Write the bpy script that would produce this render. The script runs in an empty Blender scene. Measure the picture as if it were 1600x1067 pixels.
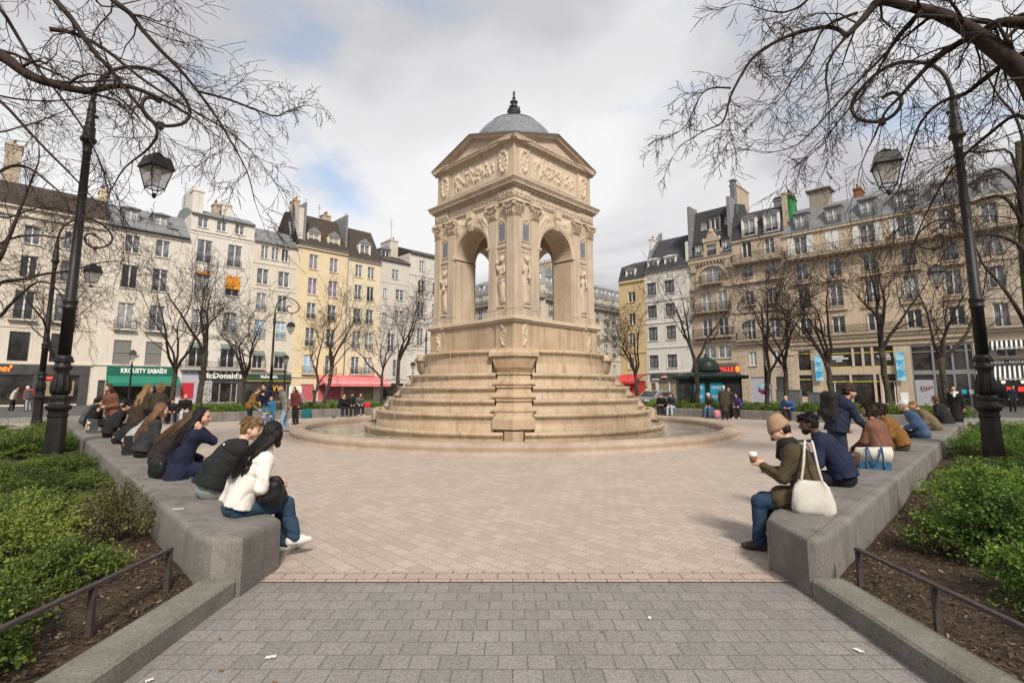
import bpy, math, random
import numpy as np
from mathutils import Vector, Matrix

R = math.radians
SC = bpy.context.scene
COL = SC.collection
rnd = random.Random(7)
D = 21.2                      # distance camera - fountain axis
S2 = math.sqrt(2.0)


def link(o, parent=None):
    COL.objects.link(o)
    if parent is not None:
        o.parent = parent
    return o


def tag(o, label=None, cat=None, group=None, kind=None):
    if label: o['label'] = label
    if cat: o['category'] = cat
    if group: o['group'] = group
    if kind: o['kind'] = kind
    return o


def empty(name, loc, rz=0.0, label=None, cat=None, group=None):
    o = bpy.data.objects.new(name, None)
    o.empty_display_size = 0.3
    o.location = loc
    o.rotation_euler = (0, 0, rz)
    link(o)
    return tag(o, label, cat, group)


def np_mesh(name, verts, faces, mats=(), midx=None, smooth=False):
    verts = np.asarray(verts, dtype=np.float32).reshape(-1, 3)
    faces = np.asarray(faces, dtype=np.int32)
    n = faces.shape[1]
    me = bpy.data.meshes.new(name)
    me.vertices.add(len(verts)); me.vertices.foreach_set('co', verts.ravel())
    me.loops.add(faces.size); me.loops.foreach_set('vertex_index', faces.ravel())
    me.polygons.add(len(faces))
    me.polygons.foreach_set('loop_start', np.arange(0, faces.size, n, dtype=np.int32))
    if midx is not None:
        me.polygons.foreach_set('material_index', np.asarray(midx, dtype=np.int32))
    if smooth:
        me.polygons.foreach_set('use_smooth', np.ones(len(faces), dtype=bool))
    me.update(calc_edges=True)
    for m in mats: me.materials.append(m)
    return me


class MB:
    """collects shapes, links them as one mesh object"""
    def __init__(self):
        self.v = []; self.f = []; self.m = []; self.s = []

    def add(self, vs, fs, mi=0, smooth=False):
        b = len(self.v)
        self.v.extend(vs)
        for f in fs:
            self.f.append([i + b for i in f]); self.m.append(mi); self.s.append(smooth)

    def quad(self, a, b, c, d, mi=0):
        self.add([a, b, c, d], [(0, 1, 2, 3)], mi)

    def box(self, x0, y0, z0, x1, y1, z1, mi=0):
        if x0 > x1: x0, x1 = x1, x0
        if y0 > y1: y0, y1 = y1, y0
        if z0 > z1: z0, z1 = z1, z0
        self.add([(x0, y0, z0), (x1, y0, z0), (x1, y1, z0), (x0, y1, z0), (x0, y0, z1), (x1, y0, z1), (x1, y1, z1), (x0, y1, z1)],
                 [(0, 3, 2, 1), (4, 5, 6, 7), (0, 1, 5, 4), (1, 2, 6, 5), (2, 3, 7, 6), (3, 0, 4, 7)], mi)

    def loft(self, rings, mi=0, smooth=False, cap=True, closed=True):
        n = len(rings[0]); vs = [p for r in rings for p in r]; fs = []
        for i in range(len(rings) - 1):
            for j in range(n if closed else n - 1):
                k = (j + 1) % n
                fs.append((i * n + j, i * n + k, (i + 1) * n + k, (i + 1) * n + j))
        self.add(vs, fs, mi, smooth)
        if cap:
            b = len(self.v) - len(vs)
            self.f.append([b + j for j in range(n)][::-1]); self.m.append(mi); self.s.append(False)
            b2 = b + (len(rings) - 1) * n
            self.f.append([b2 + j for j in range(n)]); self.m.append(mi); self.s.append(False)

    def prism(self, poly, z0, z1, mi=0):
        self.loft([[(x, y, z0) for x, y in poly], [(x, y, z1) for x, y in poly]], mi)

    def lathe(self, prof, n=16, c=(0, 0, 0), mi=0, smooth=True, rot=0.0, flute=0.0):
        rings = []
        for r, z in prof:
            ring = []
            for j in range(n):
                a = rot + 2 * math.pi * j / n
                rr = r * (1 - flute * (j % 2))
                ring.append((c[0] + rr * math.cos(a), c[1] + rr * math.sin(a), c[2] + z))
            rings.append(ring)
        self.loft(rings, mi, smooth)

    def tube(self, pts, rads, n=6, mi=0, smooth=True, cap=True):
        pts = [Vector(p) for p in pts]
        if not hasattr(rads, '__len__'): rads = [rads] * len(pts)
        rings = []; up = None
        for i, p in enumerate(pts):
            t = (pts[min(i + 1, len(pts) - 1)] - pts[max(i - 1, 0)])
            if t.length < 1e-9: t = Vector((0, 0, 1))
            t.normalize()
            if up is None:
                up = t.orthogonal().normalized()
            else:
                up = (up - t * up.dot(t))
                up = up.normalized() if up.length > 1e-6 else t.orthogonal().normalized()
            w = t.cross(up)
            rings.append([tuple(p + (up * math.cos(2 * math.pi * j / n) + w * math.sin(2 * math.pi * j / n)) * rads[i]) for j in range(n)])
        self.loft(rings, mi, smooth, cap)

    def ball(self, c, r, n=10, m=7, mi=0):
        if not hasattr(r, '__len__'): r = (r, r, r)
        rings = []
        for i in range(m + 1):
            a = -math.pi / 2 + math.pi * i / m
            cr = max(math.cos(a), 0.02)
            rings.append([(c[0] + r[0] * cr * math.cos(2 * math.pi * j / n), c[1] + r[1] * cr * math.sin(2 * math.pi * j / n), c[2] + r[2] * math.sin(a)) for j in range(n)])
        self.loft(rings, mi, True)

    def hfield(self, x0, x1, z0, z1, nx, nz, fn, y=0.0, mi=0):
        """relief panel in the xz plane, standing out towards -y by fn(u,v)"""
        vs = []; gone = set()
        for j in range(nz + 1):
            for i in range(nx + 1):
                u = i / nx; v = j / nz
                h = fn(u, v)
                if h is None: gone.add(len(vs)); h = 0.0
                elif not (0 < i < nx and 0 < j < nz): h = 0.0
                vs.append((x0 + (x1 - x0) * u, y - h, z0 + (z1 - z0) * v))
        fs = [(j * (nx + 1) + i, j * (nx + 1) + i + 1, (j + 1) * (nx + 1) + i + 1, (j + 1) * (nx + 1) + i) for j in range(nz) for i in range(nx)]
        fs = [f for f in fs if not any(k in gone for k in f)]
        self.add(vs, fs, mi, True)

    def xform(self, M, start=0):
        for i in range(start, len(self.v)):
            self.v[i] = tuple(M @ Vector(self.v[i]))

    def mesh(self, name, mats):
        me = bpy.data.meshes.new(name)
        me.from_pydata([tuple(v) for v in self.v], [], self.f)
        if not isinstance(mats, (list, tuple)): mats = [mats]
        for m in mats: me.materials.append(m)
        me.polygons.foreach_set('material_index', self.m)
        me.polygons.foreach_set('use_smooth', self.s)
        me.update()
        return me

    def build(self, name, mats, parent=None, loc=(0, 0, 0), rz=0.0, bevel=0.0):
        o = bpy.data.objects.new(name, self.mesh(name, mats))
        o.location = loc; o.rotation_euler = (0, 0, rz)
        link(o, parent)
        if bevel:
            b = o.modifiers.new('bevel', 'BEVEL'); b.width = bevel; b.segments = 2; b.limit_method = 'ANGLE'; b.angle_limit = R(40)
        return o


def obj(name, me, parent=None, loc=(0, 0, 0), rz=0.0):
    o = bpy.data.objects.new(name, me)
    o.location = loc; o.rotation_euler = (0, 0, rz)
    return link(o, parent)


def copy_tree(o, parent=None):
    c = o.copy(); COL.objects.link(c)
    if parent is not None: c.parent = parent
    for ch in [x for x in o.children]:
        copy_tree(ch, c)
    return c


# ------------------------------------------------------------------ materials
MATS = {}


def mat(name, c1, c2=None, scale=3.0, rough=0.8, bump=0.0, bscale=None, spec=0.3, detail=6.0, metal=0.0, streak=0.0, streak_c=None,
        stain=0.0, stain_c=(0.05, 0.045, 0.04), coord='Object', lo=0.35, hi=0.65, trans=0.0, coat=0.0, bdist=0.02, grain=0.0):
    if name in MATS: return MATS[name]
    m = bpy.data.materials.new(name); m.use_nodes = True
    nt = m.node_tree; nd = nt.nodes; lk = nt.links
    b = nd['Principled BSDF']
    b.inputs['Roughness'].default_value = rough
    b.inputs['Specular IOR Level'].default_value = spec
    b.inputs['Metallic'].default_value = metal
    if coat: b.inputs['Coat Weight'].default_value = coat
    b.inputs['Base Color'].default_value = (*c1, 1)
    tc = nd.new('ShaderNodeTexCoord')
    if coord == 'World':
        gm = nd.new('ShaderNodeNewGeometry'); co = gm.outputs['Position']
    else:
        co = tc.outputs[coord]
    out = None
    if c2 is not None:
        nz = nd.new('ShaderNodeTexNoise'); nz.inputs['Scale'].default_value = scale; nz.inputs['Detail'].default_value = detail
        nz.inputs['Roughness'].default_value = 0.65
        lk.new(co, nz.inputs['Vector'])
        rp = nd.new('ShaderNodeValToRGB')
        rp.color_ramp.elements[0].position = lo; rp.color_ramp.elements[1].position = hi
        rp.color_ramp.elements[0].color = (*c1, 1); rp.color_ramp.elements[1].color = (*c2, 1)
        lk.new(nz.outputs['Fac'], rp.inputs['Fac'])
        out = rp.outputs['Color']
    if streak:
        mp = nd.new('ShaderNodeMapping'); mp.inputs['Scale'].default_value = (3.0, 3.0, 0.22)
        lk.new(co, mp.inputs['Vector'])
        n2 = nd.new('ShaderNodeTexNoise'); n2.inputs['Scale'].default_value = 1.6; n2.inputs['Detail'].default_value = 7
        lk.new(mp.outputs['Vector'], n2.inputs['Vector'])
        r2 = nd.new('ShaderNodeValToRGB'); r2.color_ramp.elements[0].position = 0.5; r2.color_ramp.elements[1].position = 0.75
        r2.color_ramp.elements[0].color = (0, 0, 0, 1); r2.color_ramp.elements[1].color = (streak, streak, streak, 1)
        lk.new(n2.outputs['Fac'], r2.inputs['Fac'])
        mx = nd.new('ShaderNodeMixRGB'); lk.new(r2.outputs['Color'], mx.inputs['Fac'])
        if out is None: mx.inputs['Color1'].default_value = (*c1, 1)
        else: lk.new(out, mx.inputs['Color1'])
        mx.inputs['Color2'].default_value = (*(streak_c or stain_c), 1)
        out = mx.outputs['Color']
    if stain:
        n3 = nd.new('ShaderNodeTexNoise'); n3.inputs['Scale'].default_value = scale * 0.31; n3.inputs['Detail'].default_value = 9
        n3.inputs['Roughness'].default_value = 0.7
        lk.new(co, n3.inputs['Vector'])
        r3 = nd.new('ShaderNodeValToRGB'); r3.color_ramp.elements[0].position = 0.52; r3.color_ramp.elements[1].position = 0.7
        r3.color_ramp.elements[0].color = (0, 0, 0, 1); r3.color_ramp.elements[1].color = (stain, stain, stain, 1)
        lk.new(n3.outputs['Fac'], r3.inputs['Fac'])
        mx = nd.new('ShaderNodeMixRGB'); lk.new(r3.outputs['Color'], mx.inputs['Fac'])
        if out is None: mx.inputs['Color1'].default_value = (*c1, 1)
        else: lk.new(out, mx.inputs['Color1'])
        mx.inputs['Color2'].default_value = (*stain_c, 1)
        out = mx.outputs['Color']
    if grain and out is not None:
        n5 = nd.new('ShaderNodeTexNoise'); n5.inputs['Scale'].default_value = 55; n5.inputs['Detail'].default_value = 6; n5.inputs['Roughness'].default_value = .8
        lk.new(co, n5.inputs['Vector'])
        r5 = nd.new('ShaderNodeValToRGB'); r5.color_ramp.elements[0].position = .32; r5.color_ramp.elements[1].position = .68
        r5.color_ramp.elements[0].color = (1 - grain,) * 3 + (1,); r5.color_ramp.elements[1].color = (1 + grain * .6,) * 3 + (1,)
        lk.new(n5.outputs['Fac'], r5.inputs['Fac'])
        m5 = nd.new('ShaderNodeMixRGB'); m5.blend_type = 'MULTIPLY'; m5.inputs['Fac'].default_value = 1
        lk.new(out, m5.inputs['Color1']); lk.new(r5.outputs['Color'], m5.inputs['Color2']); out = m5.outputs['Color']
    if out is not None: lk.new(out, b.inputs['Base Color'])
    if bump:
        n4 = nd.new('ShaderNodeTexNoise'); n4.inputs['Scale'].default_value = bscale or scale * 6; n4.inputs['Detail'].default_value = 8
        lk.new(co, n4.inputs['Vector'])
        bp = nd.new('ShaderNodeBump'); bp.inputs['Strength'].default_value = bump; bp.inputs['Distance'].default_value = bdist
        lk.new(n4.outputs['Fac'], bp.inputs['Height']); lk.new(bp.outputs['Normal'], b.inputs['Normal'])
    MATS[name] = m
    return m


def brick_mat(name, c1, c2, mortar, bw, bh, msize, rot=0.0, rough=0.8, bump=0.4, stain=0.4, stain_c=(0.08, 0.07, 0.06), coord='World', axes='xy', off=0.5, big=0.5, patch=None):
    m = bpy.data.materials.new(name); m.use_nodes = True
    nt = m.node_tree; nd = nt.nodes; lk = nt.links; b = nd['Principled BSDF']
    b.inputs['Roughness'].default_value = rough; b.inputs['Specular IOR Level'].default_value = 0.3
    if coord == 'World':
        gm = nd.new('ShaderNodeNewGeometry'); co = gm.outputs['Position']
    else:
        tc = nd.new('ShaderNodeTexCoord'); co = tc.outputs['Object']
    vec = co
    if axes == 'xz':
        sp = nd.new('ShaderNodeSeparateXYZ'); cb = nd.new('ShaderNodeCombineXYZ')
        lk.new(co, sp.inputs[0]); lk.new(sp.outputs[0], cb.inputs[0]); lk.new(sp.outputs[2], cb.inputs[1]); vec = cb.outputs[0]
    mp = nd.new('ShaderNodeMapping'); mp.inputs['Rotation'].default_value = (0, 0, rot)
    lk.new(vec, mp.inputs['Vector'])
    # a little wobble so courses are not ruler straight
    wn = nd.new('ShaderNodeTexNoise'); wn.inputs['Scale'].default_value = 1.7; lk.new(mp.outputs['Vector'], wn.inputs['Vector'])
    vm = nd.new('ShaderNodeVectorMath'); vm.operation = 'SCALE'; vm.inputs['Scale'].default_value = 0.018; lk.new(wn.outputs['Color'], vm.inputs[0])
    va = nd.new('ShaderNodeVectorMath'); va.operation = 'ADD'; lk.new(mp.outputs['Vector'], va.inputs[0]); lk.new(vm.outputs[0], va.inputs[1])
    bt = nd.new('ShaderNodeTexBrick')
    bt.offset = off; bt.inputs['Scale'].default_value = 1.0
    bt.inputs['Brick Width'].default_value = bw; bt.inputs['Row Height'].default_value = bh
    bt.inputs['Mortar Size'].default_value = msize; bt.inputs['Mortar Smooth'].default_value = 0.3
    bt.inputs['Color1'].default_value = (*c1, 1); bt.inputs['Color2'].default_value = (*c2, 1); bt.inputs['Mortar'].default_value = (*mortar, 1)
    lk.new(va.outputs[0], bt.inputs['Vector'])
    n1 = nd.new('ShaderNodeTexNoise'); n1.inputs['Scale'].default_value = big; n1.inputs['Detail'].default_value = 9; n1.inputs['Roughness'].default_value = 0.7
    lk.new(co, n1.inputs['Vector'])
    r1 = nd.new('ShaderNodeValToRGB'); r1.color_ramp.elements[0].position = 0.42; r1.color_ramp.elements[1].position = 0.72
    r1.color_ramp.elements[0].color = (0, 0, 0, 1); r1.color_ramp.elements[1].color = (stain, stain, stain, 1)
    lk.new(n1.outputs['Fac'], r1.inputs['Fac'])
    mx = nd.new('ShaderNodeMixRGB'); lk.new(r1.outputs['Color'], mx.inputs['Fac']); lk.new(bt.outputs['Color'], mx.inputs['Color1'])
    mx.inputs['Color2'].default_value = (*stain_c, 1)
    n2 = nd.new('ShaderNodeTexNoise'); n2.inputs['Scale'].default_value = 60; n2.inputs['Detail'].default_value = 4
    lk.new(co, n2.inputs['Vector'])
    r2 = nd.new('ShaderNodeValToRGB'); r2.color_ramp.elements[0].color = (.72, .72, .72, 1); r2.color_ramp.elements[1].color = (1.25, 1.25, 1.25, 1)
    r2.color_ramp.elements[0].position = 0.3; r2.color_ramp.elements[1].position = 0.7
    lk.new(n2.outputs['Fac'], r2.inputs['Fac'])
    m2 = nd.new('ShaderNodeMixRGB'); m2.blend_type = 'MULTIPLY'; m2.inputs['Fac'].default_value = 1
    lk.new(mx.outputs['Color'], m2.inputs['Color1']); lk.new(r2.outputs['Color'], m2.inputs['Color2'])
    last = m2
    # dark spots (gum, drips)
    vo = nd.new('ShaderNodeTexVoronoi'); vo.inputs['Scale'].default_value = 1.3
    lk.new(co, vo.inputs['Vector'])
    r4 = nd.new('ShaderNodeValToRGB'); r4.color_ramp.elements[0].position = 0.025; r4.color_ramp.elements[1].position = 0.05
    r4.color_ramp.elements[0].color = (.45, .45, .45, 1); r4.color_ramp.elements[1].color = (0, 0, 0, 1)
    lk.new(vo.outputs['Distance'], r4.inputs['Fac'])
    m3 = nd.new('ShaderNodeMixRGB'); lk.new(r4.outputs['Color'], m3.inputs['Fac']); lk.new(last.outputs['Color'], m3.inputs['Color1']); m3.inputs['Color2'].default_value = (*[x * .4 for x in stain_c], 1)
    lk.new(m3.outputs['Color'], b.inputs['Base Color'])
    bp = nd.new('ShaderNodeBump'); bp.inputs['Strength'].default_value = bump; bp.inputs['Distance'].default_value = 0.012; bp.invert = True
    lk.new(bt.outputs['Fac'], bp.inputs['Height'])
    b2 = nd.new('ShaderNodeBump'); b2.inputs['Strength'].default_value = 0.25; b2.inputs['Distance'].default_value = 0.004
    lk.new(n2.outputs['Fac'], b2.inputs['Height']); lk.new(bp.outputs['Normal'], b2.inputs['Normal'])
    lk.new(b2.outputs['Normal'], b.inputs['Normal'])
    MATS[name] = m
    return m


def glass_pane(name, base, rough=0.06, spec=0.8, c2=None):
    return mat(name, base, c2, scale=0.9, rough=rough, spec=spec, lo=0.4, hi=0.6)


M = {}
M['stone'] = mat('fountain limestone', (.455, .357, .265), (.55, .447, .345), 1.3, .85, .25, 25, grain=.22, streak=.65, streak_c=(.27, .20, .13), stain=.6, stain_c=(.35, .305, .26))
M['stone_wet'] = mat('wet limestone', (.40, .28, .18), (.50, .38, .265), 1.1, .5, .3, 14, grain=.25, spec=.4, streak=.75, streak_c=(.24, .16, .085), stain=.5, stain_c=(.30, .225, .145))
M['stone_rim'] = mat('rim limestone', (.31, .235, .18), (.41, .325, .255), 1.6, .7, .3, 20, spec=.3, streak=.3, streak_c=(.2, .14, .1), stain=.55, stain_c=(.25, .17, .13))
M['stone_pale'] = mat('carved limestone', (.49, .395, .29), (.57, .47, .36), 2.0, .85, .2, 30, streak=.25, streak_c=(.4, .31, .21))
M['slate_dome'] = brick_mat('slate scales', (.17, .18, .20), (.22, .23, .25), (.10, .105, .12), .16, .12, .008, coord='Object', axes='xz', rough=.6, bump=.6, stain=.4, stain_c=(.24, .25, .27), big=2.0)
M['lead'] = mat('lead sheet', (.10, .10, .105), (.17, .175, .18), 3, .5, .15, 30, spec=.4)
M['iron_dark'] = mat('dark bronze', (.018, .019, .02), (.04, .042, .042), 8, .45, .15, 40, spec=.5)
M['plaque'] = mat('slate plaque', (.13, .145, .18), (.18, .195, .23), 4, .5)
M['concrete'] = mat('bench concrete', (.165, .152, .138), (.225, .209, .192), 2.2, .75, .35, 60, stain=.6, stain_c=(.085, .077, .066), streak=.55, streak_c=(.075, .066, .055), coord='World', bdist=.008, grain=.4)
M['concrete_dark'] = mat('kerb concrete', (.15, .14, .115), (.22, .205, .18), 3, .9, .5, 50, stain=.6, stain_c=(.085, .085, .055), coord='World', bdist=.008, grain=.45)
M['soil'] = mat('bark mulch soil', (.028, .018, .012), (.085, .056, .037), 14, .95, 1.0, 30, stain=.55, stain_c=(.06, .065, .02), coord='World', bdist=.05, hi=.7)
M['asphalt'] = mat('asphalt', (.07, .068, .066), (.11, .107, .104), 2, .9, .3, 80, stain=.4, coord='World')
M['footway'] = brick_mat('granite footway', (.21, .19, .175), (.26, .24, .22), (.11, .1, .09), .6, .4, .01, rot=R(45))
M['plaza'] = brick_mat('pink plaza pavers', (.445, .375, .32), (.37, .308, .26), (.25, .205, .172), .215, .155, .005, rot=R(45), stain=.4, stain_c=(.33, .28, .245), big=.42)
M['plaza_edge'] = brick_mat('plaza edge pavers', (.42, .33, .275), (.37, .285, .235), (.15, .115, .09), .27, .13, .007, rot=0, stain=.3, stain_c=(.3, .25, .21))
M['path'] = brick_mat('grey path pavers', (.26, .243, .229), (.21, .196, .186), (.135, .124, .115), (.178), .163, .0055, rot=0, stain=.5, stain_c=(.165, .15, .138), big=.8)
M['lamp_iron'] = mat('lamp black paint', (.007, .0065, .006), (.018, .015, .014), 10, .5, .2, 60, spec=.35)
M['lamp_glass'] = mat('lantern glass', (.55, .53, .5), None, rough=.15, spec=.5)
M['rail_iron'] = mat('rusty rail iron', (.035, .028, .028), (.075, .055, .05), 25, .6, .2, 80)
M['bark'] = mat('tree bark', (.028, .021, .016), (.085, .068, .052), 5, .95, .8, 18, coord='World', stain=.5, stain_c=(.06, .07, .03), bdist=.03)
M['twig'] = mat('twig bark', (.024, .016, .013), (.058, .040, .031), 3, .9, coord='World')
M['iron_rail'] = mat('balcony iron', (.018, .018, .02), (.03, .03, .032), 9, .6)
M['white_paint'] = mat('white joinery', (.62, .61, .585), (.72, .71, .69), 2, .5)
M['grey_paint'] = mat('grey joinery', (.2, .2, .2), (.26, .26, .26), 2, .5)
M['pane'] = glass_pane('window glass', (.075, .08, .09), c2=(.25, .255, .26))  # lighter grey mottling: pale reflections painted into the glass colour
M['pane_dark'] = glass_pane('dark window glass', (.016, .015, .015), c2=(.035, .033, .03))
M['pane_curtain'] = glass_pane('curtained window glass', (.26, .265, .26), .12, .6, (.42, .42, .41))
M['pane_purple'] = glass_pane('purple curtain window', (.16, .125, .17), .12, .6, (.31, .265, .31))
M['pane_blue'] = glass_pane('pale blue shutter', (.33, .47, .58), .5, .3, (.40, .54, .64))
M['slat'] = brick_mat('grey roller slats', (.26, .25, .235), (.24, .23, .215), (.08, .08, .075), 5.0, .07, .012, coord='Object', axes='xz', bump=.5, stain=.2)
M['shop_dark'] = mat('dark shop paint', (.05, .048, .048), (.075, .072, .07), 2, .55)
M['shop_glass'] = glass_pane('shop glass', (.012, .012, .013), .08, .7, (.055, .045, .035))
M['zinc'] = mat('zinc roof', (.155, .16, .17), (.22, .225, .235), 1.2, .5, .1, 10, spec=.4, streak=.4, streak_c=(.11, .115, .12))
M['slate'] = brick_mat('slate roof', (.043, .044, .05), (.06, .061, .068), (.025, .025, .03), .3, .2, .012, coord='Object', axes='xz', stain=.3, stain_c=(.07, .07, .07))
M['tile'] = brick_mat('brown roof tiles', (.05, .037, .03), (.075, .056, .045), (.028, .02, .017), .2, .16, .012, coord='Object', axes='xz', stain=.3, stain_c=(.09, .075, .06))
M['chim'] = mat('chimney render', (.36, .29, .215), (.47, .385, .29), 1.5, .9, .2, 12, streak=.5, streak_c=(.17, .13, .1))
M['pot'] = mat('chimney pot clay', (.28, .11, .06), (.19, .08, .05), 6, .85)


def wallmat(name, c, dirt=.35, dc=None):
    c2 = tuple(min(1, x * 1.1) for x in c)
    dirt = min(.75, dirt + .15)
    return mat(name, c, c2, .5, .9, .12, 14, grain=.1, streak=dirt, streak_c=dc or tuple(x * .62 for x in c), stain=dirt * .8, stain_c=tuple(x * .78 for x in c))
# ------------------------------------------------------------------ camera, sky, sun
cam_d = bpy.data.cameras.new('camera'); cam = bpy.data.objects.new('camera', cam_d); link(cam)
cam.location = (0, 0, 1.65); cam.rotation_euler = (R(90 + 7.249), 0, 0)
cam_d.sensor_width = 36; cam_d.lens = 794 / 1600 * 36
cam_d.shift_x = -3.0 / 1600; cam_d.shift_y = -28.5 / 1600
cam_d.clip_end = 2000; cam_d.clip_start = .05
SC.camera = cam

SKYZ = 6.6
SUN_EL, SUN_AZ = 42, 166      # azimuth: clockwise from the view direction (+Y): behind the right shoulder
w = bpy.data.worlds.new('World'); SC.world = w; w.use_nodes = True
nt = w.node_tree; nd = nt.nodes; lk = nt.links
bg = nd['Background']; bg.inputs['Strength'].default_value = .1
sky = nd.new('ShaderNodeTexSky'); sky.sky_type = 'NISHITA'; sky.sun_disc = False
sky.sun_elevation = R(SUN_EL); sky.sun_rotation = R(SUN_AZ); sky.air_density = 1.0; sky.dust_density = 1.5
tc = nd.new('ShaderNodeTexCoord')
# flatten the direction so that clouds shrink towards the horizon
sep = nd.new('ShaderNodeSeparateXYZ'); lk.new(tc.outputs['Generated'], sep.inputs[0])
mz = nd.new('ShaderNodeMath'); mz.operation = 'MAXIMUM'; mz.inputs[1].default_value = 0.02; lk.new(sep.outputs[2], mz.inputs[0])
az = nd.new('ShaderNodeMath'); az.operation = 'ADD'; az.inputs[1].default_value = 0.25; lk.new(mz.outputs[0], az.inputs[0])
dx = nd.new('ShaderNodeMath'); dx.operation = 'DIVIDE'; lk.new(sep.outputs[0], dx.inputs[0]); lk.new(az.outputs[0], dx.inputs[1])
dy = nd.new('ShaderNodeMath'); dy.operation = 'DIVIDE'; lk.new(sep.outputs[1], dy.inputs[0]); lk.new(az.outputs[0], dy.inputs[1])
ox = nd.new('ShaderNodeMath'); ox.operation = 'ADD'; ox.inputs[1].default_value = .32; lk.new(dx.outputs[0], ox.inputs[0])
oy = nd.new('ShaderNodeMath'); oy.operation = 'ADD'; oy.inputs[1].default_value = .15; lk.new(dy.outputs[0], oy.inputs[0])
cb = nd.new('ShaderNodeCombineXYZ'); lk.new(ox.outputs[0], cb.inputs[0]); lk.new(oy.outputs[0], cb.inputs[1])
cb.inputs[2].default_value = SKYZ


def cnoise(scale, detail, rough, dist=0.0):
    n = nd.new('ShaderNodeTexNoise'); n.inputs['Scale'].default_value = scale; n.inputs['Detail'].default_value = detail
    n.inputs['Roughness'].default_value = rough; n.inputs['Distortion'].default_value = dist
    lk.new(cb.outputs[0], n.inputs['Vector']); return n


def cramp(src, stops):
    r = nd.new('ShaderNodeValToRGB'); e = r.color_ramp.elements
    while len(e) < len(stops): e.new(.5)
    for x, (p, c) in zip(e, stops): x.position = p; x.color = (*c, 1)
    r.color_ramp.interpolation = 'EASE'
    lk.new(src, r.inputs['Fac']); return r


n_cov = cnoise(1.35, 7, .55, .3)
n_sh = cnoise(.8, 5, .5, .3)
cloud = cramp(n_sh.outputs['Fac'], [(.36, (2.9, 2.85, 2.95)), (.44, (3.7, 3.64, 3.74)), (.52, (4.9, 4.85, 4.93)), (.61, (5.8, 5.74, 5.8))])
mask = cramp(n_cov.outputs['Fac'], [(.34, (.35, .35, .35)), (.47, (1, 1, 1))])
skb = nd.new('ShaderNodeMixRGB'); skb.blend_type = 'ADD'; skb.inputs['Fac'].default_value = 1
lk.new(sky.outputs['Color'], skb.inputs['Color1']); skb.inputs['Color2'].default_value = (.75, 1.05, 1.45, 1)
mx = nd.new('ShaderNodeMixRGB'); lk.new(mask.outputs['Color'], mx.inputs['Fac']); lk.new(skb.outputs['Color'], mx.inputs['Color1']); lk.new(cloud.outputs['Color'], mx.inputs['Color2'])
lk.new(mx.outputs['Color'], bg.inputs['Color'])

sd = bpy.data.lights.new('sun', 'SUN'); sd.energy = 2.7; sd.angle = R(11); sd.color = (1, .93, .82)
so = bpy.data.objects.new('sun', sd); link(so); so.location = (20, -20, 60)
v = Vector((math.sin(R(SUN_AZ)) * math.cos(R(SUN_EL)), math.cos(R(SUN_AZ)) * math.cos(R(SUN_EL)), math.sin(R(SUN_EL))))
so.rotation_euler = (-v).to_track_quat('-Z', 'Y').to_euler()
SC.view_settings.view_transform = 'Standard'; SC.view_settings.look = 'None'; SC.view_settings.gamma = 1; SC.view_settings.exposure = 0.70
SC.cycles.max_bounces = 6; SC.cycles.diffuse_bounces = 3; SC.cycles.use_denoising = True

# ------------------------------------------------------------------ ground
HB = 18.7      # half diagonal of the plaza square measured along X from the fountain axis


def sheet(name, poly, z, m):
    mb = MB(); mb.add([(x, y, z) for x, y in poly], [tuple(range(len(poly)))])
    o = mb.build(name, m); tag(o, kind='structure'); return o


sheet('ground', [(-900, -900), (900, -900), (900, 900), (-900, 900)], -.016, M['asphalt'])
q = 27.0
sheet('street_footway', [(0, D - q - 9), (q + 9, D), (0, D + q + 9), (-q - 9, D)], -.010, M['footway'])
sheet('plaza', [(-2.3, 4.86), (2.3, 4.86), (24, 24), (16, D + 5), (4, D + 26), (-4, D + 26), (-16, D + 5), (-24, 24)], 0.0, M['plaza'])
sheet('path_border', [(-2.3, 4.60), (2.4, 4.60), (2.4, 4.862), (-2.3, 4.862)], .003, M['plaza_edge'])
sheet('path', [(-2.6, -8), (2.7, -8), (2.7, 4.60), (-2.6, 4.60)], -.004, M['path'])


def rounded_run(pts, width_in, h, r=.05):
    """cross section swept along pts (ground polyline of the outer edge, the body lies to the left of the run)"""
    n = len(pts); rings = []
    sec = [(0, 0), (0, h - r), (r * .3, h - r * .3), (r, h), (width_in - r, h), (width_in - r * .3, h - r * .3), (width_in, h - r), (width_in, 0)]
    for i in range(n):
        a = Vector(pts[max(i - 1, 0)]); b = Vector(pts[min(i + 1, n - 1)]); p = Vector(pts[i])
        if 0 < i < n - 1:
            t1 = (p - a).normalized(); t2 = (b - p).normalized()
            n1 = Vector((-t1.y, t1.x)); n2 = Vector((-t2.y, t2.x)); nn = (n1 + n2).normalized(); k = 1 / max(.4, nn.dot(n1))
        else:
            t = (b - a).normalized(); nn = Vector((-t.y, t.x)); k = 1
        rings.append([(p.x + nn.x * s * k, p.y + nn.y * s * k, z) for s, z in sec])
    return rings


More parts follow.
